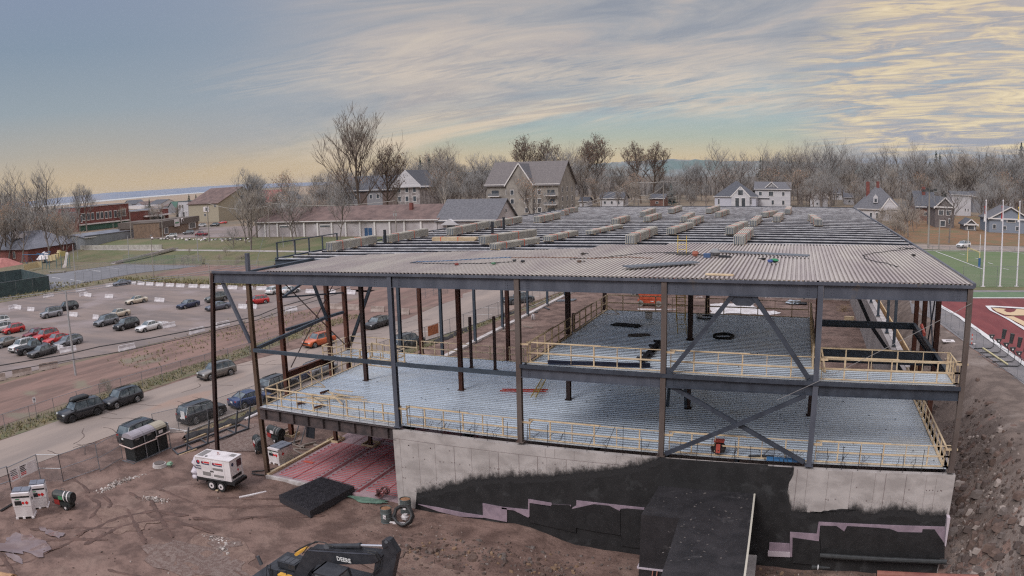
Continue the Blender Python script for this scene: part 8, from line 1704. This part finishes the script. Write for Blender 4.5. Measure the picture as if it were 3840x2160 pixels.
for f in (.50,):
 b = MB(); gx0, gx1 = W9*.30, W9*.66; b.b2(gx0, gx1, -1.5, 0, 0, 13.4); b.add([(gx0, -1.5, 13.4), (gx1, -1.5, 13.4), ((gx0+gx1)/2, -1.5, 22.0)], [(0, 1, 2)]); b.build('gable_wall', APT, t)
 b = MB(); mid_ = (gx0+gx1)/2; b.add([(gx0-.8, -2, 12.9), (mid_, -2, 22.5), (mid_, 13, 22.5), (gx0-.8, 13, 12.9), (gx1+.8, -2, 12.9), (gx1+.8, 13, 12.9)], [(0, 1, 2, 3), (1, 4, 5, 2)]); b.build('gable_roof', SHG, t)
 b = MB(); b.bar((gx0-.8, -2.05, 12.9), (mid_, -2.05, 22.5), .1, .45); b.bar((gx1+.8, -2.05, 12.9), (mid_, -2.05, 22.5), .1, .45); b.build('bargeboard', FRW, t)
 for z_ in (2.6, 6.4, 10.2):
  for f2 in (.38, .58): b = MB(); b.box((W9*f2, -1.56, z_), (1.8, .12, 2.3)); w_ = b.build('window', FRW, t); b = MB(); b.box((W9*f2, -1.64, z_), (1.4, .05, 1.9)); b.build('pane', WIN, w_)
# houses behind the site
def house(label, z, x0, x1, yb, eave, ridge, wm, rm, dep=10, along=False, wins=(), trim=FRW, k=4.0, name='house', hip=0, extra=None, chimney=None):
 pa, pb = gp4(z, x0, x1, yb, k); W_ = (Vector(pb)-Vector(pa)).length; zz = lambda y: rise((pa[0], pa[1], k), z, x0, y)
 E_, R_ = zz(eave), zz(ridge)-zz(eave)
 t = building(name, label, 'house', pa, pb, dep, k, E_, wm, rm, R_, along, .7, [('F', W_*u, E_*v, W_*ww, E_*wh) for u, v, ww, wh in wins], trim=trim, hip=hip)
 if chimney: chim(t, W_*chimney, dep*.4, E_, E_+R_+2, BRICK, 1.4)
 return t, W_, E_, R_
t, W_, E_, R_ = house('white house with a dark hipped roof and a central white gable', 'A3', 2040, 2455, 800, 690, 535, LSID, SHD, 16, True, ((.1, .55, .045, .55), (.55, .55, .05, .55), (.70, .55, .05, .55), (.88, .55, .03, .5)), hip=10)
b = MB(); b.b2(W_*.41, W_*.85, -1.2, 0, 0, E_); b.add([(W_*.41, -1.2, E_), (W_*.85, -1.2, E_), (W_*.63, -1.2, E_+R_*.62)], [(0, 1, 2)]); b.build('gable', WSID, t); b = MB(); b.bar((W_*.39, -1.3, E_-.1), (W_*.63, -1.3, E_+R_*.66), .2, .5); b.bar((W_*.87, -1.3, E_-.1), (W_*.63, -1.3, E_+R_*.66), .2, .5); b.build('bargeboard', FRW, t)
b = MB(); m_ = W_*.63; b.add([(W_*.40, -1.4, E_), (m_, -1.4, E_+R_*.66), (m_, 7, E_+R_*.66), (W_*.40, 4, E_), (W_*.86, -1.4, E_), (W_*.86, 4, E_)], [(0, 1, 2, 3), (1, 4, 5, 2)]); b.build('gable_roof', SHD, t)
for f in (.55, .70): b = MB(); b.box((W_*f, -1.25, E_*.5), (2.4, .1, 5.0)); w_ = b.build('window', FRW, t); b = MB(); b.box((W_*f, -1.32, E_*.5), (1.9, .06, 4.4)); b.build('pane', WIN, w_)
b = MB(); b.box((W_*.63, -1.25, E_+R_*.28), (2.4, .1, 2.4)); b.build('attic_window', WIN, t)
house('white tudor gabled house right of the lavender white house', 'A4', -130, 225, 790, 615, 545, WSID, SHG, 14, True, ((.15, .75, .1, .25), (.45, .75, .16, .3), (.8, .75, .08, .25), (.5, .25, .08, .3), (.8, .25, .08, .3)))
house('front gable of the tudor house with dark timbers', 'A4', -40, 110, 790, 610, 545, WSID, SHG, 4, False, ((.5, .8, .3, .2), (.5, .3, .3, .25)), name='house_gable')
house('narrow white gabled house half hidden in trees', 'A4', 425, 600, 790, 690, 615, WSID, SHG, 12, False, ((.5, .92, .16, .3), (.4, .3, .12, .22)))
t, W_, E_, R_ = house('grey shingled cottage with a porch, dormer and two brick chimneys', 'A4', 900, 1345, 925, 812, 590, WSID, SHG, 16, True, ((.30, .42, .06, .62), (.44, .42, .06, .62), (.56, .42, .06, .62), (.67, .42, .05, .62)), hip=8, chimney=.26)
chim(t, W_*.50, 8, E_, E_+R_+2.2, BRICK, 1.2)
b = MB(); b.b2(W_*.36, W_*.46, 1.0, 5, E_+R_*.28, E_+R_*.52); b.add([(W_*.35, 1.0, E_+R_*.52), (W_*.47, 1.0, E_+R_*.52), (W_*.41, 1.0, E_+R_*.68)], [(0, 1, 2)]); b.build('dormer', WSID, t); b = MB(); b.box((W_*.41, .9, E_+R_*.4), (W_*.05, .1, R_*.14)); b.build('dormer_window', WIN, t)
b = MB(); b.b2(W_*.62, W_*.95, -2, 0, 0, E_); b.add([(W_*.5, -2, E_-.3), (W_*.97, -2, E_-.3), (W_*.70, -2, E_+R_*.5)], [(0, 1, 2)]); b.build('right_gable', WSID, t); b = MB(); b.bar((W_*.49, -2.1, E_-.4), (W_*.70, -2.1, E_+R_*.53), .2, .45); b.bar((W_*.98, -2.1, E_-.4), (W_*.70, -2.1, E_+R_*.53), .2, .45); b.build('bargeboard', FRW, t)
b = MB(); b.add([(W_*.49, -2.2, E_-.3), (W_*.70, -2.2, E_+R_*.55), (W_*.70, 6, E_+R_*.55), (W_*.5, 4, E_), (W_*.98, -2.2, E_-.3), (W_*.98, 4, E_)], [(0, 1, 2, 3), (1, 4, 5, 2)]); b.build('gable_roof', SHG, t)
house('dark gabled house with pale trim behind the floodlight pole', 'A4', 1680, 1870, 1000, 790, 700, mat('house_dusk', S(112, 104, 104), .85, 0, S(96, 88, 88), .5), SHD, 18, False, ((.3, .72, .28, .26), (.7, .72, .28, .26), (.4, .2, .3, .3), (.75, .3, .1, .3)))
house('brown brick house left of the dark gabled house', 'A4', 1490, 1680, 930, 790, 640, BRICK2, SHD, 16, True, ((.5, .5, .2, .3),), chimney=.5)
house('white two storey house behind the brown brick house', 'A4', 1470, 1560, 800, 680, 640, WSID, SHG, 12, False, ((.5, .5, .2, .3),)); house('white three storey house behind the garage', 'A4', 1850, 2040, 880, 670, 640, WSID, SHD, 14, True, ((.3, .8, .08, .12), (.7, .3, .06, .14), (.85, .3, .06, .14)))
house('pale grey house between the white house and the flagpoles', 'A4', 2060, 2200, 850, 690, 640, DSID, SHD, 14, True, ((.4, .7, .12, .2),)); house('white house behind the middle flagpole', 'A4', 2330, 2480, 800, 700, 660, WSID, SHD, 12, True, ((.5, .6, .2, .2),))
house('small dark garage with a white trimmed gable', 'A4', 1985, 2095, 1030, 965, 920, DSID, SHD, 9, False, ((.5, .45, .7, .7),), name='garage')
t, W_, E_, R_ = house('grey blue gabled house with white trim at the right edge', 'A4', 2225, 2640, 1050, 905, 790, mat('slate_siding', S(128, 136, 150), .8), SHG, 14, False, ((.12, .42, .08, .35), (.36, .35, .1, .3), (.68, .35, .1, .3), (.52, .88, .22, .28)))
house('brown house with a brick chimney at the right edge', 'A4', 2480, 2700, 800, 690, 600, BRICK2, SHD, 16, True, ((.4, .5, .1, .3),), chimney=.2); house('pale house hidden in trees left of the flagpoles', 'A4', 630, 760, 720, 660, 600, WSID, SHG, 12, True, ((.5, .5, .2, .3),)); house('white house peeking left of the grey cottage', 'A4', 770, 870, 770, 700, 660, WSID, SHG, 10, True, ((.5, .5, .2, .3),)); house('white turret house behind the grey cottage chimneys', 'A4', 1080, 1150, 720, 590, 510, WSID, SHD, 10, False, ((.5, .7, .2, .3),))
house('low pale house below the looping wires', 'A3', 890, 1120, 790, 710, 650, WSID, SHD, 12, True, ((.2, .5, .1, .4), (.5, .5, .1, .4), (.8, .5, .1, .4))); house('brown house behind the middle utility pole', 'A3', 1390, 1530, 790, 710, 670, BRICK2, SHD, 12, True, ((.5, .5, .2, .3),)); house('pale porch house right of the white gabled house', 'A3', 2460, 2576, 790, 700, 620, WSID, SHD, 12, True, ((.3, .5, .1, .4), (.7, .5, .1, .4))); house('tiny white house on the wooded hill', 'A3', 1730, 1765, 470, 430, 412, WSID, WSID, 10, True, k=0); house('far white roofed shed below the hill', 'A3', 1520, 1600, 505, 490, 455, WSID, METR, 10, True, k=2); house('far low white building on the wooded hill', 'A3', 1525, 1600, 385, 378, 374, WSID, WSID, 10, True, k=0)
house('white house among the trees right of the apartments', 'A3', 680, 760, 790, 740, 700, WSID, SHD, 10, True, ((.5, .5, .2, .3),)); house('white house far behind the red roofed house', 'A2', 160, 330, 830, 720, 650, WSID, SHD, 16, False, ((.4, .6, .1, .2),))
p = at('A2', 1942, 440, 4);
sx, sy = g4('A2', 1940, 700); t = thing('church_spire', 'dark slender church spire rising among the bare trees', 'church', (sx, sy, 4)); hz = rise((sx, sy, 4), 'A2', 1940, 270); hm = rise((sx, sy, 4), 'A2', 1940, 400); b = MB(); b.b2(-2.2, 2.2, -2.2, 2.2, 0, hm); b.build('tower', BRICK2, t); b = MB(); b.loft([[(2.4*math.cos(u), 2.4*math.sin(u), hm) for u in [math.pi/4+math.pi/2*i for i in range(4)]], [(.1*math.cos(u), .1*math.sin(u), hz) for u in [math.pi/4+math.pi/2*i for i in range(4)]]]); b.build('spire', SHD, t)
# ------------------------------------------------------------------ trees
BARK = mat('bark', S(136, 128, 124), .95, 0, S(84, 74, 70), 1.0, (1, 1, .3)); BARKP = mat('bark_pale', S(178, 170, 162), .9); TWIG = mat('twig_grey', S(154, 152, 150), .95, 0, S(134, 133, 134), .3); TWIGB = mat('twig_brown', S(158, 148, 138), .95, 0, S(142, 135, 128), .3); TWIGD = mat('twig_dark', S(116, 104, 96), .95); LEAFO = mat('leaf_orange', S(170, 132, 106), .9, 0, S(148, 120, 102), .5); CONI = mat('conifer', S(54, 66, 58), .95, 0, S(42, 54, 48), .6); CONB = mat('conifer_blue', S(66, 84, 84), .95, 0, S(50, 68, 68), .6); LEAFD = mat('leaf_dark', S(96, 62, 44), .9)
def tree_proto(seed, H_=14.0, spread=.42, density=1.0, twig=None, bark=None, leaf=None, upright=.5, tw=.03, low=.25, name='bare_tree'):
 q = random.Random(seed); tb, cb = MB(), MB(); lf = []
 def br(p, d, L_, r, lev):
  n = 3; pts = [p]; dd = d.copy(); c = p.copy()
  for i in range(n):
   dd = (dd+Vector((q.gauss(0, .12), q.gauss(0, .12), .06))).normalized(); c = c+dd*(L_/n); pts.append(c.copy())
  if lev <= 1: tb.tube(pts, [r*(1-.55*i/n) for i in range(n+1)], 5 if lev == 0 else 4)
  elif lev == 2: tb.tube(pts, [r*(1-.6*i/n) for i in range(n+1)], 3)
  else:
   s_ = Vector((q.gauss(0, 1), q.gauss(0, 1), q.gauss(0, .5))).normalized()*max(tw*.5, r)
   for a, b_ in zip(pts, pts[1:]): cb.quad(a-s_, a+s_, b_+s_*.7, b_-s_*.7)
  if lev >= 4:
   if leaf: lf.append(c)
   return
  k = {0: 9, 1: 5, 2: 5, 3: 5}[lev]; k = max(2, int(k*density*(q.uniform(.85, 1.2))))
  for i in range(k):
   f = (low+(1-low)*(i+.6)/k) if lev == 0 else q.uniform(.3, 1.0); idx = min(n-1, int(f*n)); pp = pts[idx]+(pts[idx+1]-pts[idx])*(f*n-idx) if f < 1 else pts[-1]
   az = i*2.4+q.uniform(-.5, .5); out = Vector((math.cos(az), math.sin(az), 0)); base = (pts[idx+1]-pts[idx]).normalized()
   nd = (base*(upright if lev else upright*.9)+out*(1-.3*f if lev == 0 else .75)+Vector((0, 0, .25+.3*f))).normalized()
   br(pp, nd, L_*(q.uniform(.55, .75) if lev else spread*q.uniform(1.0, 1.35)*(1.15-.5*f)), r*(.5 if lev == 0 else .52), lev+1)
 br(Vector((0, 0, 0)), Vector((q.uniform(-.04, .04), q.uniform(-.04, .04), 1)), H_*.78, H_*.018, 0)
 t = thing(name, '', 'tree'); tb.build('trunk', bark or BARK, t)
 if leaf:
  cb.k = 1
  for c in lf:
   if q.random() < .84: continue
   for _ in range(2):
    s_ = .11; o = c+Vector((q.gauss(0, .3), q.gauss(0, .3), q.gauss(0, .3))); u, v = Vector((q.gauss(0, 1), q.gauss(0, 1), q.gauss(0, 1))).normalized()*s_, Vector((q.gauss(0, 1), q.gauss(0, 1), q.gauss(0, 1))).normalized()*s_; cb.quad(o-u-v, o+u-v, o+u+v, o-u+v)
 cb.build('crown', [twig or TWIG, leaf] if leaf else (twig or TWIG), t); return t
def conifer_proto(seed, H_=14.0, m=None, name='conifer', wide=.2):
 q = random.Random(seed); t = thing(name, '', 'tree'); b = MB(); b.cyl((0, 0, 0), (0, 0, H_*.95), H_*.015, H_*.003, 6); b.build('trunk', BARK, t); b = MB(); z_ = H_*.10
 while z_ < H_:
  f = (z_-H_*.1)/(H_*.9); r = H_*wide*(1-f)**.85+.12; n = int(7+5*(1-f))
  for i in range(n):
   az = q.uniform(0, 6.28); rr = r*q.uniform(.55, 1.1); dx, dy = math.cos(az), math.sin(az); w_ = rr*.28+.1; zz = z_+q.uniform(-.3, .3)
   b.add([(dx*.05, dy*.05, zz+.35), (dx*rr*.6-dy*w_, dy*rr*.6+dx*w_, zz-.05), (dx*rr, dy*rr, zz-.25*rr*.6), (dx*rr*.6+dy*w_, dy*rr*.6-dx*w_, zz-.12)], [(0, 1, 2, 3)])
  z_ += H_*.028
 b.build('crown', m or CONI, t); return t
PROT = dict(a=tree_proto(1, 14, .42, 1.0), b=tree_proto(2, 14, .40, 1.15, TWIGB), c=tree_proto(3, 14, .46, 1.0), d=tree_proto(4, 14, .36, 1.05, TWIG, None, None, .8), e=tree_proto(5, 14, .42, .95, TWIGB, None, LEAFO, name='leafy_tree'), p=tree_proto(6, 15, .34, .8, TWIG, BARKP, None, .9, name='birch_tree'),
   big=tree_proto(12, 15, .46, 1.1, TWIGD, mat('bark_dark', S(92, 80, 72), .95), None, .75, .05, .14), dl=tree_proto(9, 15, .34, 1.1, TWIGD, mat('bark_dark', S(78, 66, 58), .95), LEAFD, .6, .06, .3, name='leafy_tree'), k=conifer_proto(1), kb=conifer_proto(2, 14, CONB, wide=.24), bush=tree_proto(21, 5, .5, .9, TWIGB, None, None, .6, .03, .1, name='bush'))
USED = set()
def tree(kind, x, y, H_, label, group=None, rz=None, zb=None, wid=1.0):
 P = PROT[kind]; base = {'p': 15, 'big': 15, 'dl': 15, 'bush': 5}.get(kind, 14); s = H_/base; zz = h(x, y) if zb is None else zb; rz = rnd.uniform(0, 6.28) if rz is None else rz
 if kind not in USED: USED.add(kind); o = P; o.location = (x, y, zz-.1); o.rotation_euler = (0, 0, rz); o.scale = (s*wid, s*wid, s); o['label'] = label
 else: o = dup(P, (x, y, zz-.1), rz, label, (s*wid, s*wid, s))
 if group: o['group'] = group
 elif 'group' in o: del o['group']
 return o
def ptree(kind, z, x, yb, ytop, label, k=4.0, **kw):
 p = at(z, x, yb, k); H_ = rise(p, z, x, ytop); return tree(kind, p.x, p.y, H_, label, zb=p.z, **kw)
def dtree(kind, z, x, ytop, dist, label, **kw):           # by bearing and distance
 d = ray(*px(z, x, ytop)); dh = d.copy(); dh[2] = 0; n = np.linalg.norm(dh); p = CAM+dh/n*dist; zz = h(p[0], p[1]); return tree(kind, p[0], p[1], CAM[2]+d[2]/n*dist-zz, label, **{'zb': zz, **kw})
# single ones that stand out
dtree('big', 'A2', 1010, 40, 290, 'largest bare tree, its wide dark crown high above the motel roof', wid=.92)
dtree('dl', 'A2', 1290, 255, 300, 'smaller tree with a few dark leaves right of the largest bare tree')
dtree('dl', 'A3', 180, 140, 440, 'left tall tree with dark leaf tufts over the apartment gable', wid=.95); dtree('dl', 'A3', 390, 170, 440, 'second tall leaf tufted tree over the apartment roof', wid=.95)
dtree('dl', 'A3', 700, 175, 440, 'left tree of the tall pair right of the apartment roof', wid=.85); dtree('dl', 'A3', 820, 115, 440, 'taller right tree of the pair right of the apartment roof', wid=.95); dtree('dl', 'A3', 1290, 190, 440, 'brown leaf topped tree above the utility poles, left crown'); dtree('dl', 'A3', 1400, 205, 440, 'brown leaf topped tree above the utility poles, right crown')
dtree('p', 'A2', 400, 520, 285, 'leaning white birch left of the motel building', wid=.8); dtree('e', 'A2', 300, 485, 300, 'orange brown tree behind the leaning birch'); dtree('d', 'A2', -5, 500, 330, 'thin bare tree above the marsh left of the birch'); dtree('d', 'A1', 2480, 140, 260, 'upright bare tree standing before the bay'); dtree('d', 'A1', 2560, 220, 262, 'slim bare tree beside the one before the bay', wid=.8)
dtree('c', 'A1', 100, 270, 330, 'left bare tree of the tall group at the left edge'); dtree('a', 'A1', 300, 240, 320, 'middle bare tree of the tall group at the left edge'); dtree('c', 'A1', 420, 235, 325, 'right bare tree of the tall group at the left edge'); dtree('d', 'A1', 850, 280, 420, 'airy bare tree standing alone before the bay'); dtree('d', 'A1', 780, 285, 425, 'airy bare tree left of the lone one before the bay', wid=.7); dtree('d', 'A1', 10, 310, 330, 'bare tree cut by the left edge of the photo')
dtree('p', 'A2', 1890, 490, 300, 'pale trunked birch before the wood right of the white gable', wid=.7); dtree('p', 'A2', 1400, 520, 300, 'pale trunked birch right behind the white gable', wid=.6)
for x, yt, lab in ((1650, 300, 'left pointed spruce of the three by the church spire'), (1740, 298, 'middle pointed spruce of the three by the church spire'), (1805, 300, 'right pointed spruce of the three by the church spire')): dtree('k', 'A2', x, yt, 470, lab)
dtree('k', 'A1', 545, 450, 420, 'dark pine left of the white gabled house', wid=1.2); dtree('k', 'A1', 625, 460, 420, 'dark pine right beside the white gabled house', wid=1.2); ptree('kb', 'A1', 690, 935, 745, 'small blue spruce before the grey metal shed', k=.4, wid=1.3)
dtree('k', 'A1', 1900, 350, 480, 'left dark spruce behind the khaki building', wid=1.4); dtree('k', 'A1', 1970, 350, 480, 'right dark spruce behind the khaki building', wid=1.4); dtree('kb', 'A1', 2150, 330, 470, 'broad blue green pine behind the khaki roof', wid=1.9); dtree('k', 'A1', 1790, 420, 520, 'tiny spruce beside the barns', wid=1.0); dtree('k', 'A1', 1500, 390, 560, 'lone small spruce among the barns', wid=1.2)
dtree('k', 'A3', 2500, 300, 545, 'dark spruce right above the lavender white house', wid=1.4); dtree('k', 'A4', 1690, 238, 545, 'tall spruce right of the floodlight pole, left one'); dtree('k', 'A4', 1730, 258, 545, 'tall spruce right of the floodlight pole, right one'); dtree('k', 'A4', 2200, 268, 545, 'spruce above the left flagpole', wid=1.2); dtree('k', 'A4', 2550, 160, 545, 'tall dark spruce at the right edge of the photo', wid=1.3); dtree('k', 'A4', 2495, 280, 545, 'smaller spruce left of the one at the right edge'); dtree('k', 'A4', 1630, 325, 545, 'small spruce peeking left of the tall pair')
dtree('kb', 'A3', 1600, 560, 420, 'green conifer by the right utility pole', wid=1.5); dtree('e', 'A3', 1270, 470, 400, 'orange leaved round tree behind the left utility pole', wid=1.2); dtree('e', 'A3', 230, 530, 215, 'small orange tree in front of the apartment gable', wid=.9)
ptree('a', 'A1', 2350, 960, 700, 'bare shrub like tree on the lawn bank left of the building', k=0, wid=1.2)
for k_, (z, x, yb, yt, lab) in enumerate((('A4', 1820, 1160, 620, 'large bare tree on the lawn in front of the dark gabled house'), ('A4', 1410, 1100, 690, 'bare tree beside the grey cottage'), ('A4', 2380, 1050, 860, 'small bare tree in front of the grey blue house'), ('A3', 60, 880, 480, 'bare tree before the left half of the apartment block'), ('A3', 420, 860, 300, 'slim bare tree before the apartment balconies'), ('A3', 600, 800, 300, 'tall bare tree at the apartment gable end'), ('A3', 715, 795, 330, 'pale trunked tall tree right of the apartment gable'), ('A3', 1950, 790, 560, 'round bare tree left of the lavender white house'), ('A4', 2140, 1020, 600, 'bare tree left of the first flagpole'), ('A4', 350, 790, 480, 'bare tree between the tudor house and the narrow house'), ('A4', 570, 790, 540, 'bare tree before the narrow white house'), ('A4', 30, 790, 560, 'bare tree before the tudor gable'))):
 ptree('acbd'[k_ % 4], z, x, yb, yt, lab)
# the belt of bare trees behind the town, tree after tree
q = random.Random(77); G1 = 'bare trees of the belt behind the site'
prof = [('A2', 600, 500), ('A2', 700, 470), ('A2', 800, 440), ('A2', 900, 430), ('A2', 1100, 420), ('A2', 1250, 380), ('A2', 1400, 400), ('A2', 1500, 350), ('A2', 1600, 380), ('A2', 1700, 370), ('A2', 1860, 240), ('A2', 1950, 330), ('A2', 2050, 400), ('A2', 2150, 340), ('A2', 2250, 320), ('A2', 2400, 310), ('A2', 2500, 315), ('A3', 0, 430), ('A3', 300, 400), ('A3', 560, 290), ('A3', 900, 390), ('A3', 1000, 400), ('A3', 1100, 410), ('A3', 1200, 420), ('A3', 1500, 420), ('A3', 1620, 440), ('A3', 1750, 400), ('A3', 1850, 360), ('A3', 1950, 370), ('A3', 2050, 262), ('A3', 2150, 350), ('A3', 2280, 300), ('A3', 2400, 340), ('A3', 2550, 290),
  ('A4', 90, 275), ('A4', 220, 290), ('A4', 400, 260), ('A4', 540, 200), ('A4', 640, 230), ('A4', 760, 255), ('A4', 860, 310), ('A4', 980, 310), ('A4', 1120, 270), ('A4', 1250, 255), ('A4', 1380, 320), ('A4', 1480, 285), ('A4', 1560, 310), ('A4', 1800, 260), ('A4', 1900, 270), ('A4', 2100, 290), ('A4', 2320, 285), ('A4', 2420, 300), ('A4', 2520, 250), ('A4', 2640, 240)]
def topat(nx_):
 best = None; P_ = [(px(z, x, y)) for z, x, y in prof]
 for (a, b_), (c, d_) in zip(P_, P_[1:]):
  if a <= nx_ <= c: return b_+(d_-b_)*(nx_-a)/(c-a+1e-9)
 return P_[0][1] if nx_ < P_[0][0] else P_[-1][1]
for z, x, y in prof:
 dtree(q.choice('aabcd'), z, x, y, q.uniform(430, 500), 'bare brown grey tree in the belt behind the site', group=G1)
for i in range(172):
 nx_ = q.uniform(1180, 3860); ty = topat(nx_)+q.uniform(8, 70)
 dist = q.uniform(425, 580) if nx_ > 1340 else q.uniform(370, 430)
 if 2300 < nx_ < 2640: ty += 12
 dtree(q.choice('abcdabce'), 'N', nx_, ty, dist, 'bare brown grey tree in the belt behind the site', group=G1, wid=1.3)
for i in range(60):
 nx_ = q.uniform(2560, 3860)
 if 2650 < nx_ < 2990: continue
 dtree(q.choice('abcde'), 'N', nx_, topat(nx_)+q.uniform(60, 125), q.uniform(330, 420), 'bare tree standing among the houses right of the centre', group='bare trees among the houses')
for i in range(16): nx_ = q.uniform(1640, 1830) if i % 2 else q.uniform(2180, 2600); dtree(q.choice('abcde'), 'N', nx_, topat(nx_)+q.uniform(50, 100), q.uniform(330, 400), 'bare tree beside the apartment block', group='bare trees beside the apartments')
G2 = 'bare and russet trees at the left edge'
for i in range(28):
 nx_ = q.uniform(-60, 250); dtree(q.choice('aebce'), 'N', nx_, q.uniform(765, 850), q.uniform(270, 390), 'bare or russet tree at the left edge beside the side road', group=G2)
G3 = 'small trees between the town roofs'
for i in range(44):
 nx_ = q.uniform(240, 1000); dtree(q.choice('abce'), 'N', nx_, q.uniform(770, 800), q.uniform(430, 560), 'small bare tree among the far town roofs on the left', group=G3)
for i in range(16): nx_ = q.uniform(900, 1280); dtree(q.choice('abce'), 'N', nx_, q.uniform(720, 780), q.uniform(230, 300), 'small tree behind the left part of the long low building', group='trees behind the long low building')
for i in range(26):
 a_ = at('A4', q.uniform(1100, 1560), q.uniform(930, 1120), 4); tree('bush', a_.x, a_.y, q.uniform(3, 6), 'bare brown bush beside the right edge of the roof', group='bare bushes right of the roof', wid=1.3)
for i in range(12): a_ = at('A1', q.uniform(1780, 2560), q.uniform(985, 1075), 0); tree('bush', a_.x, a_.y, q.uniform(1.2, 2.6), 'low brown bush along the fence below the lawn', group='low bushes below the lawn', wid=1.6)
for i in range(9): a_ = at('B1', q.uniform(980, 1120), q.uniform(1010, 1080), 0); tree('bush', a_.x, a_.y, q.uniform(.8, 1.4), 'dry weeds behind the parked suvs at the fence', group='dry weeds at the roadside fence')
for k_ in PROT:
 if k_ not in USED:
  for ch in list(PROT[k_].children): bpy.data.objects.remove(ch)
  bpy.data.objects.remove(PROT[k_])
# a far wood closing the view below the belt
FW = mat('far_wood', S(150, 143, 139), .95, 0, S(130, 126, 126), .06, bump=.6, bscale=.5)  # pale grey puts the haze into the colour of the wood
b = MB(); q = random.Random(13)
for i in range(5200):
 nx_ = q.uniform(1250, 4100); d = ray(nx_, 640); dh = d.copy(); dh[2] = 0; dh /= np.linalg.norm(dh); dist = q.uniform(590, 1000); p = CAM+dh*dist; s_ = q.uniform(3, 6)
 for _ in range(3):
  o = Vector((p[0]+q.gauss(0, 3), p[1]+q.gauss(0, 3), 4)); hz_ = q.uniform(8, 15.5); w_ = q.uniform(.3, .9); an = q.uniform(0, 3.14); u = Vector((math.cos(an)*w_, math.sin(an)*w_, 0)); b.add([o-u*.6, o+u*.6, o+u*2+Vector((0, 0, hz_*.7)), o+Vector((q.gauss(0, .6), 0, hz_)), o-u*2+Vector((0, 0, hz_*.7))], [(0, 1, 2, 3, 4)])
tag(b.build('far_wood', FW), 'hazy far wood behind the belt of bare trees', 'wood', kind='stuff')
# dry grass tufts along verges
b = MB(); q = random.Random(14); TUFT = mat('dry_grass', S(150, 138, 106), .95, 0, S(104, 106, 74), .6)
for i in range(5200):
 r_ = q.random()
 if r_ < .4: x, y = q.uniform(-61.5, -58.2), q.uniform(-16, 60)
 elif r_ < .6: x, y = q.uniform(-153, -100), 0; y = 82.5+abs(q.gauss(0, 3.5))
 elif r_ < .75: a_ = at('F3', q.uniform(0, 2400), q.uniform(600, 1000), 0); x, y = a_.x, a_.y; y = y if x < -150.5 or y > 81 else 1e6
 elif r_ < .9: x, y = q.uniform(-42, -34.5), q.uniform(5, 92); x = -42.2+(y-5)*.078+q.gauss(.9, .3)
 else: x, y = q.gauss(-70, 3), q.uniform(20, 60)
 if y > 1e5: continue
 for _ in range(3):
  an = q.uniform(0, 6.28); s_ = q.uniform(.1, .28)*(2 if x < -100 else 1); hx_ = q.uniform(.15, .4)*(2 if x < -100 else 1); zz = h(x, y)
  b.add([(x-s_*.3*math.cos(an), y-s_*.3*math.sin(an), zz), (x+s_*.3*math.cos(an), y+s_*.3*math.sin(an), zz), (x+s_*math.cos(an+1), y+s_*math.sin(an+1), zz+hx_)], [(0, 1, 2)])
tag(b.build('grass_tufts', TUFT), 'dry grass tufts along the verges', 'grass', kind='stuff')
HZ = bpy.data.materials.new('haze_air'); HZ.use_nodes = True; hn = HZ.node_tree; hn.nodes.clear(); pv = hn.nodes.new('ShaderNodeVolumePrincipled'); ho = hn.nodes.new('ShaderNodeOutputMaterial'); hn.links.new(pv.outputs[0], ho.inputs['Volume']); pv.inputs['Color'].default_value = (.86, .87, .92, 1); pv.inputs['Density'].default_value = 3e-5; pv.inputs['Anisotropy'].default_value = .2
b = MB(); b.b2(-15000, 9000, -2000, 15000, -16, 125); tag(b.build('haze', HZ), 'thin pale evening haze', 'haze', kind='stuff')
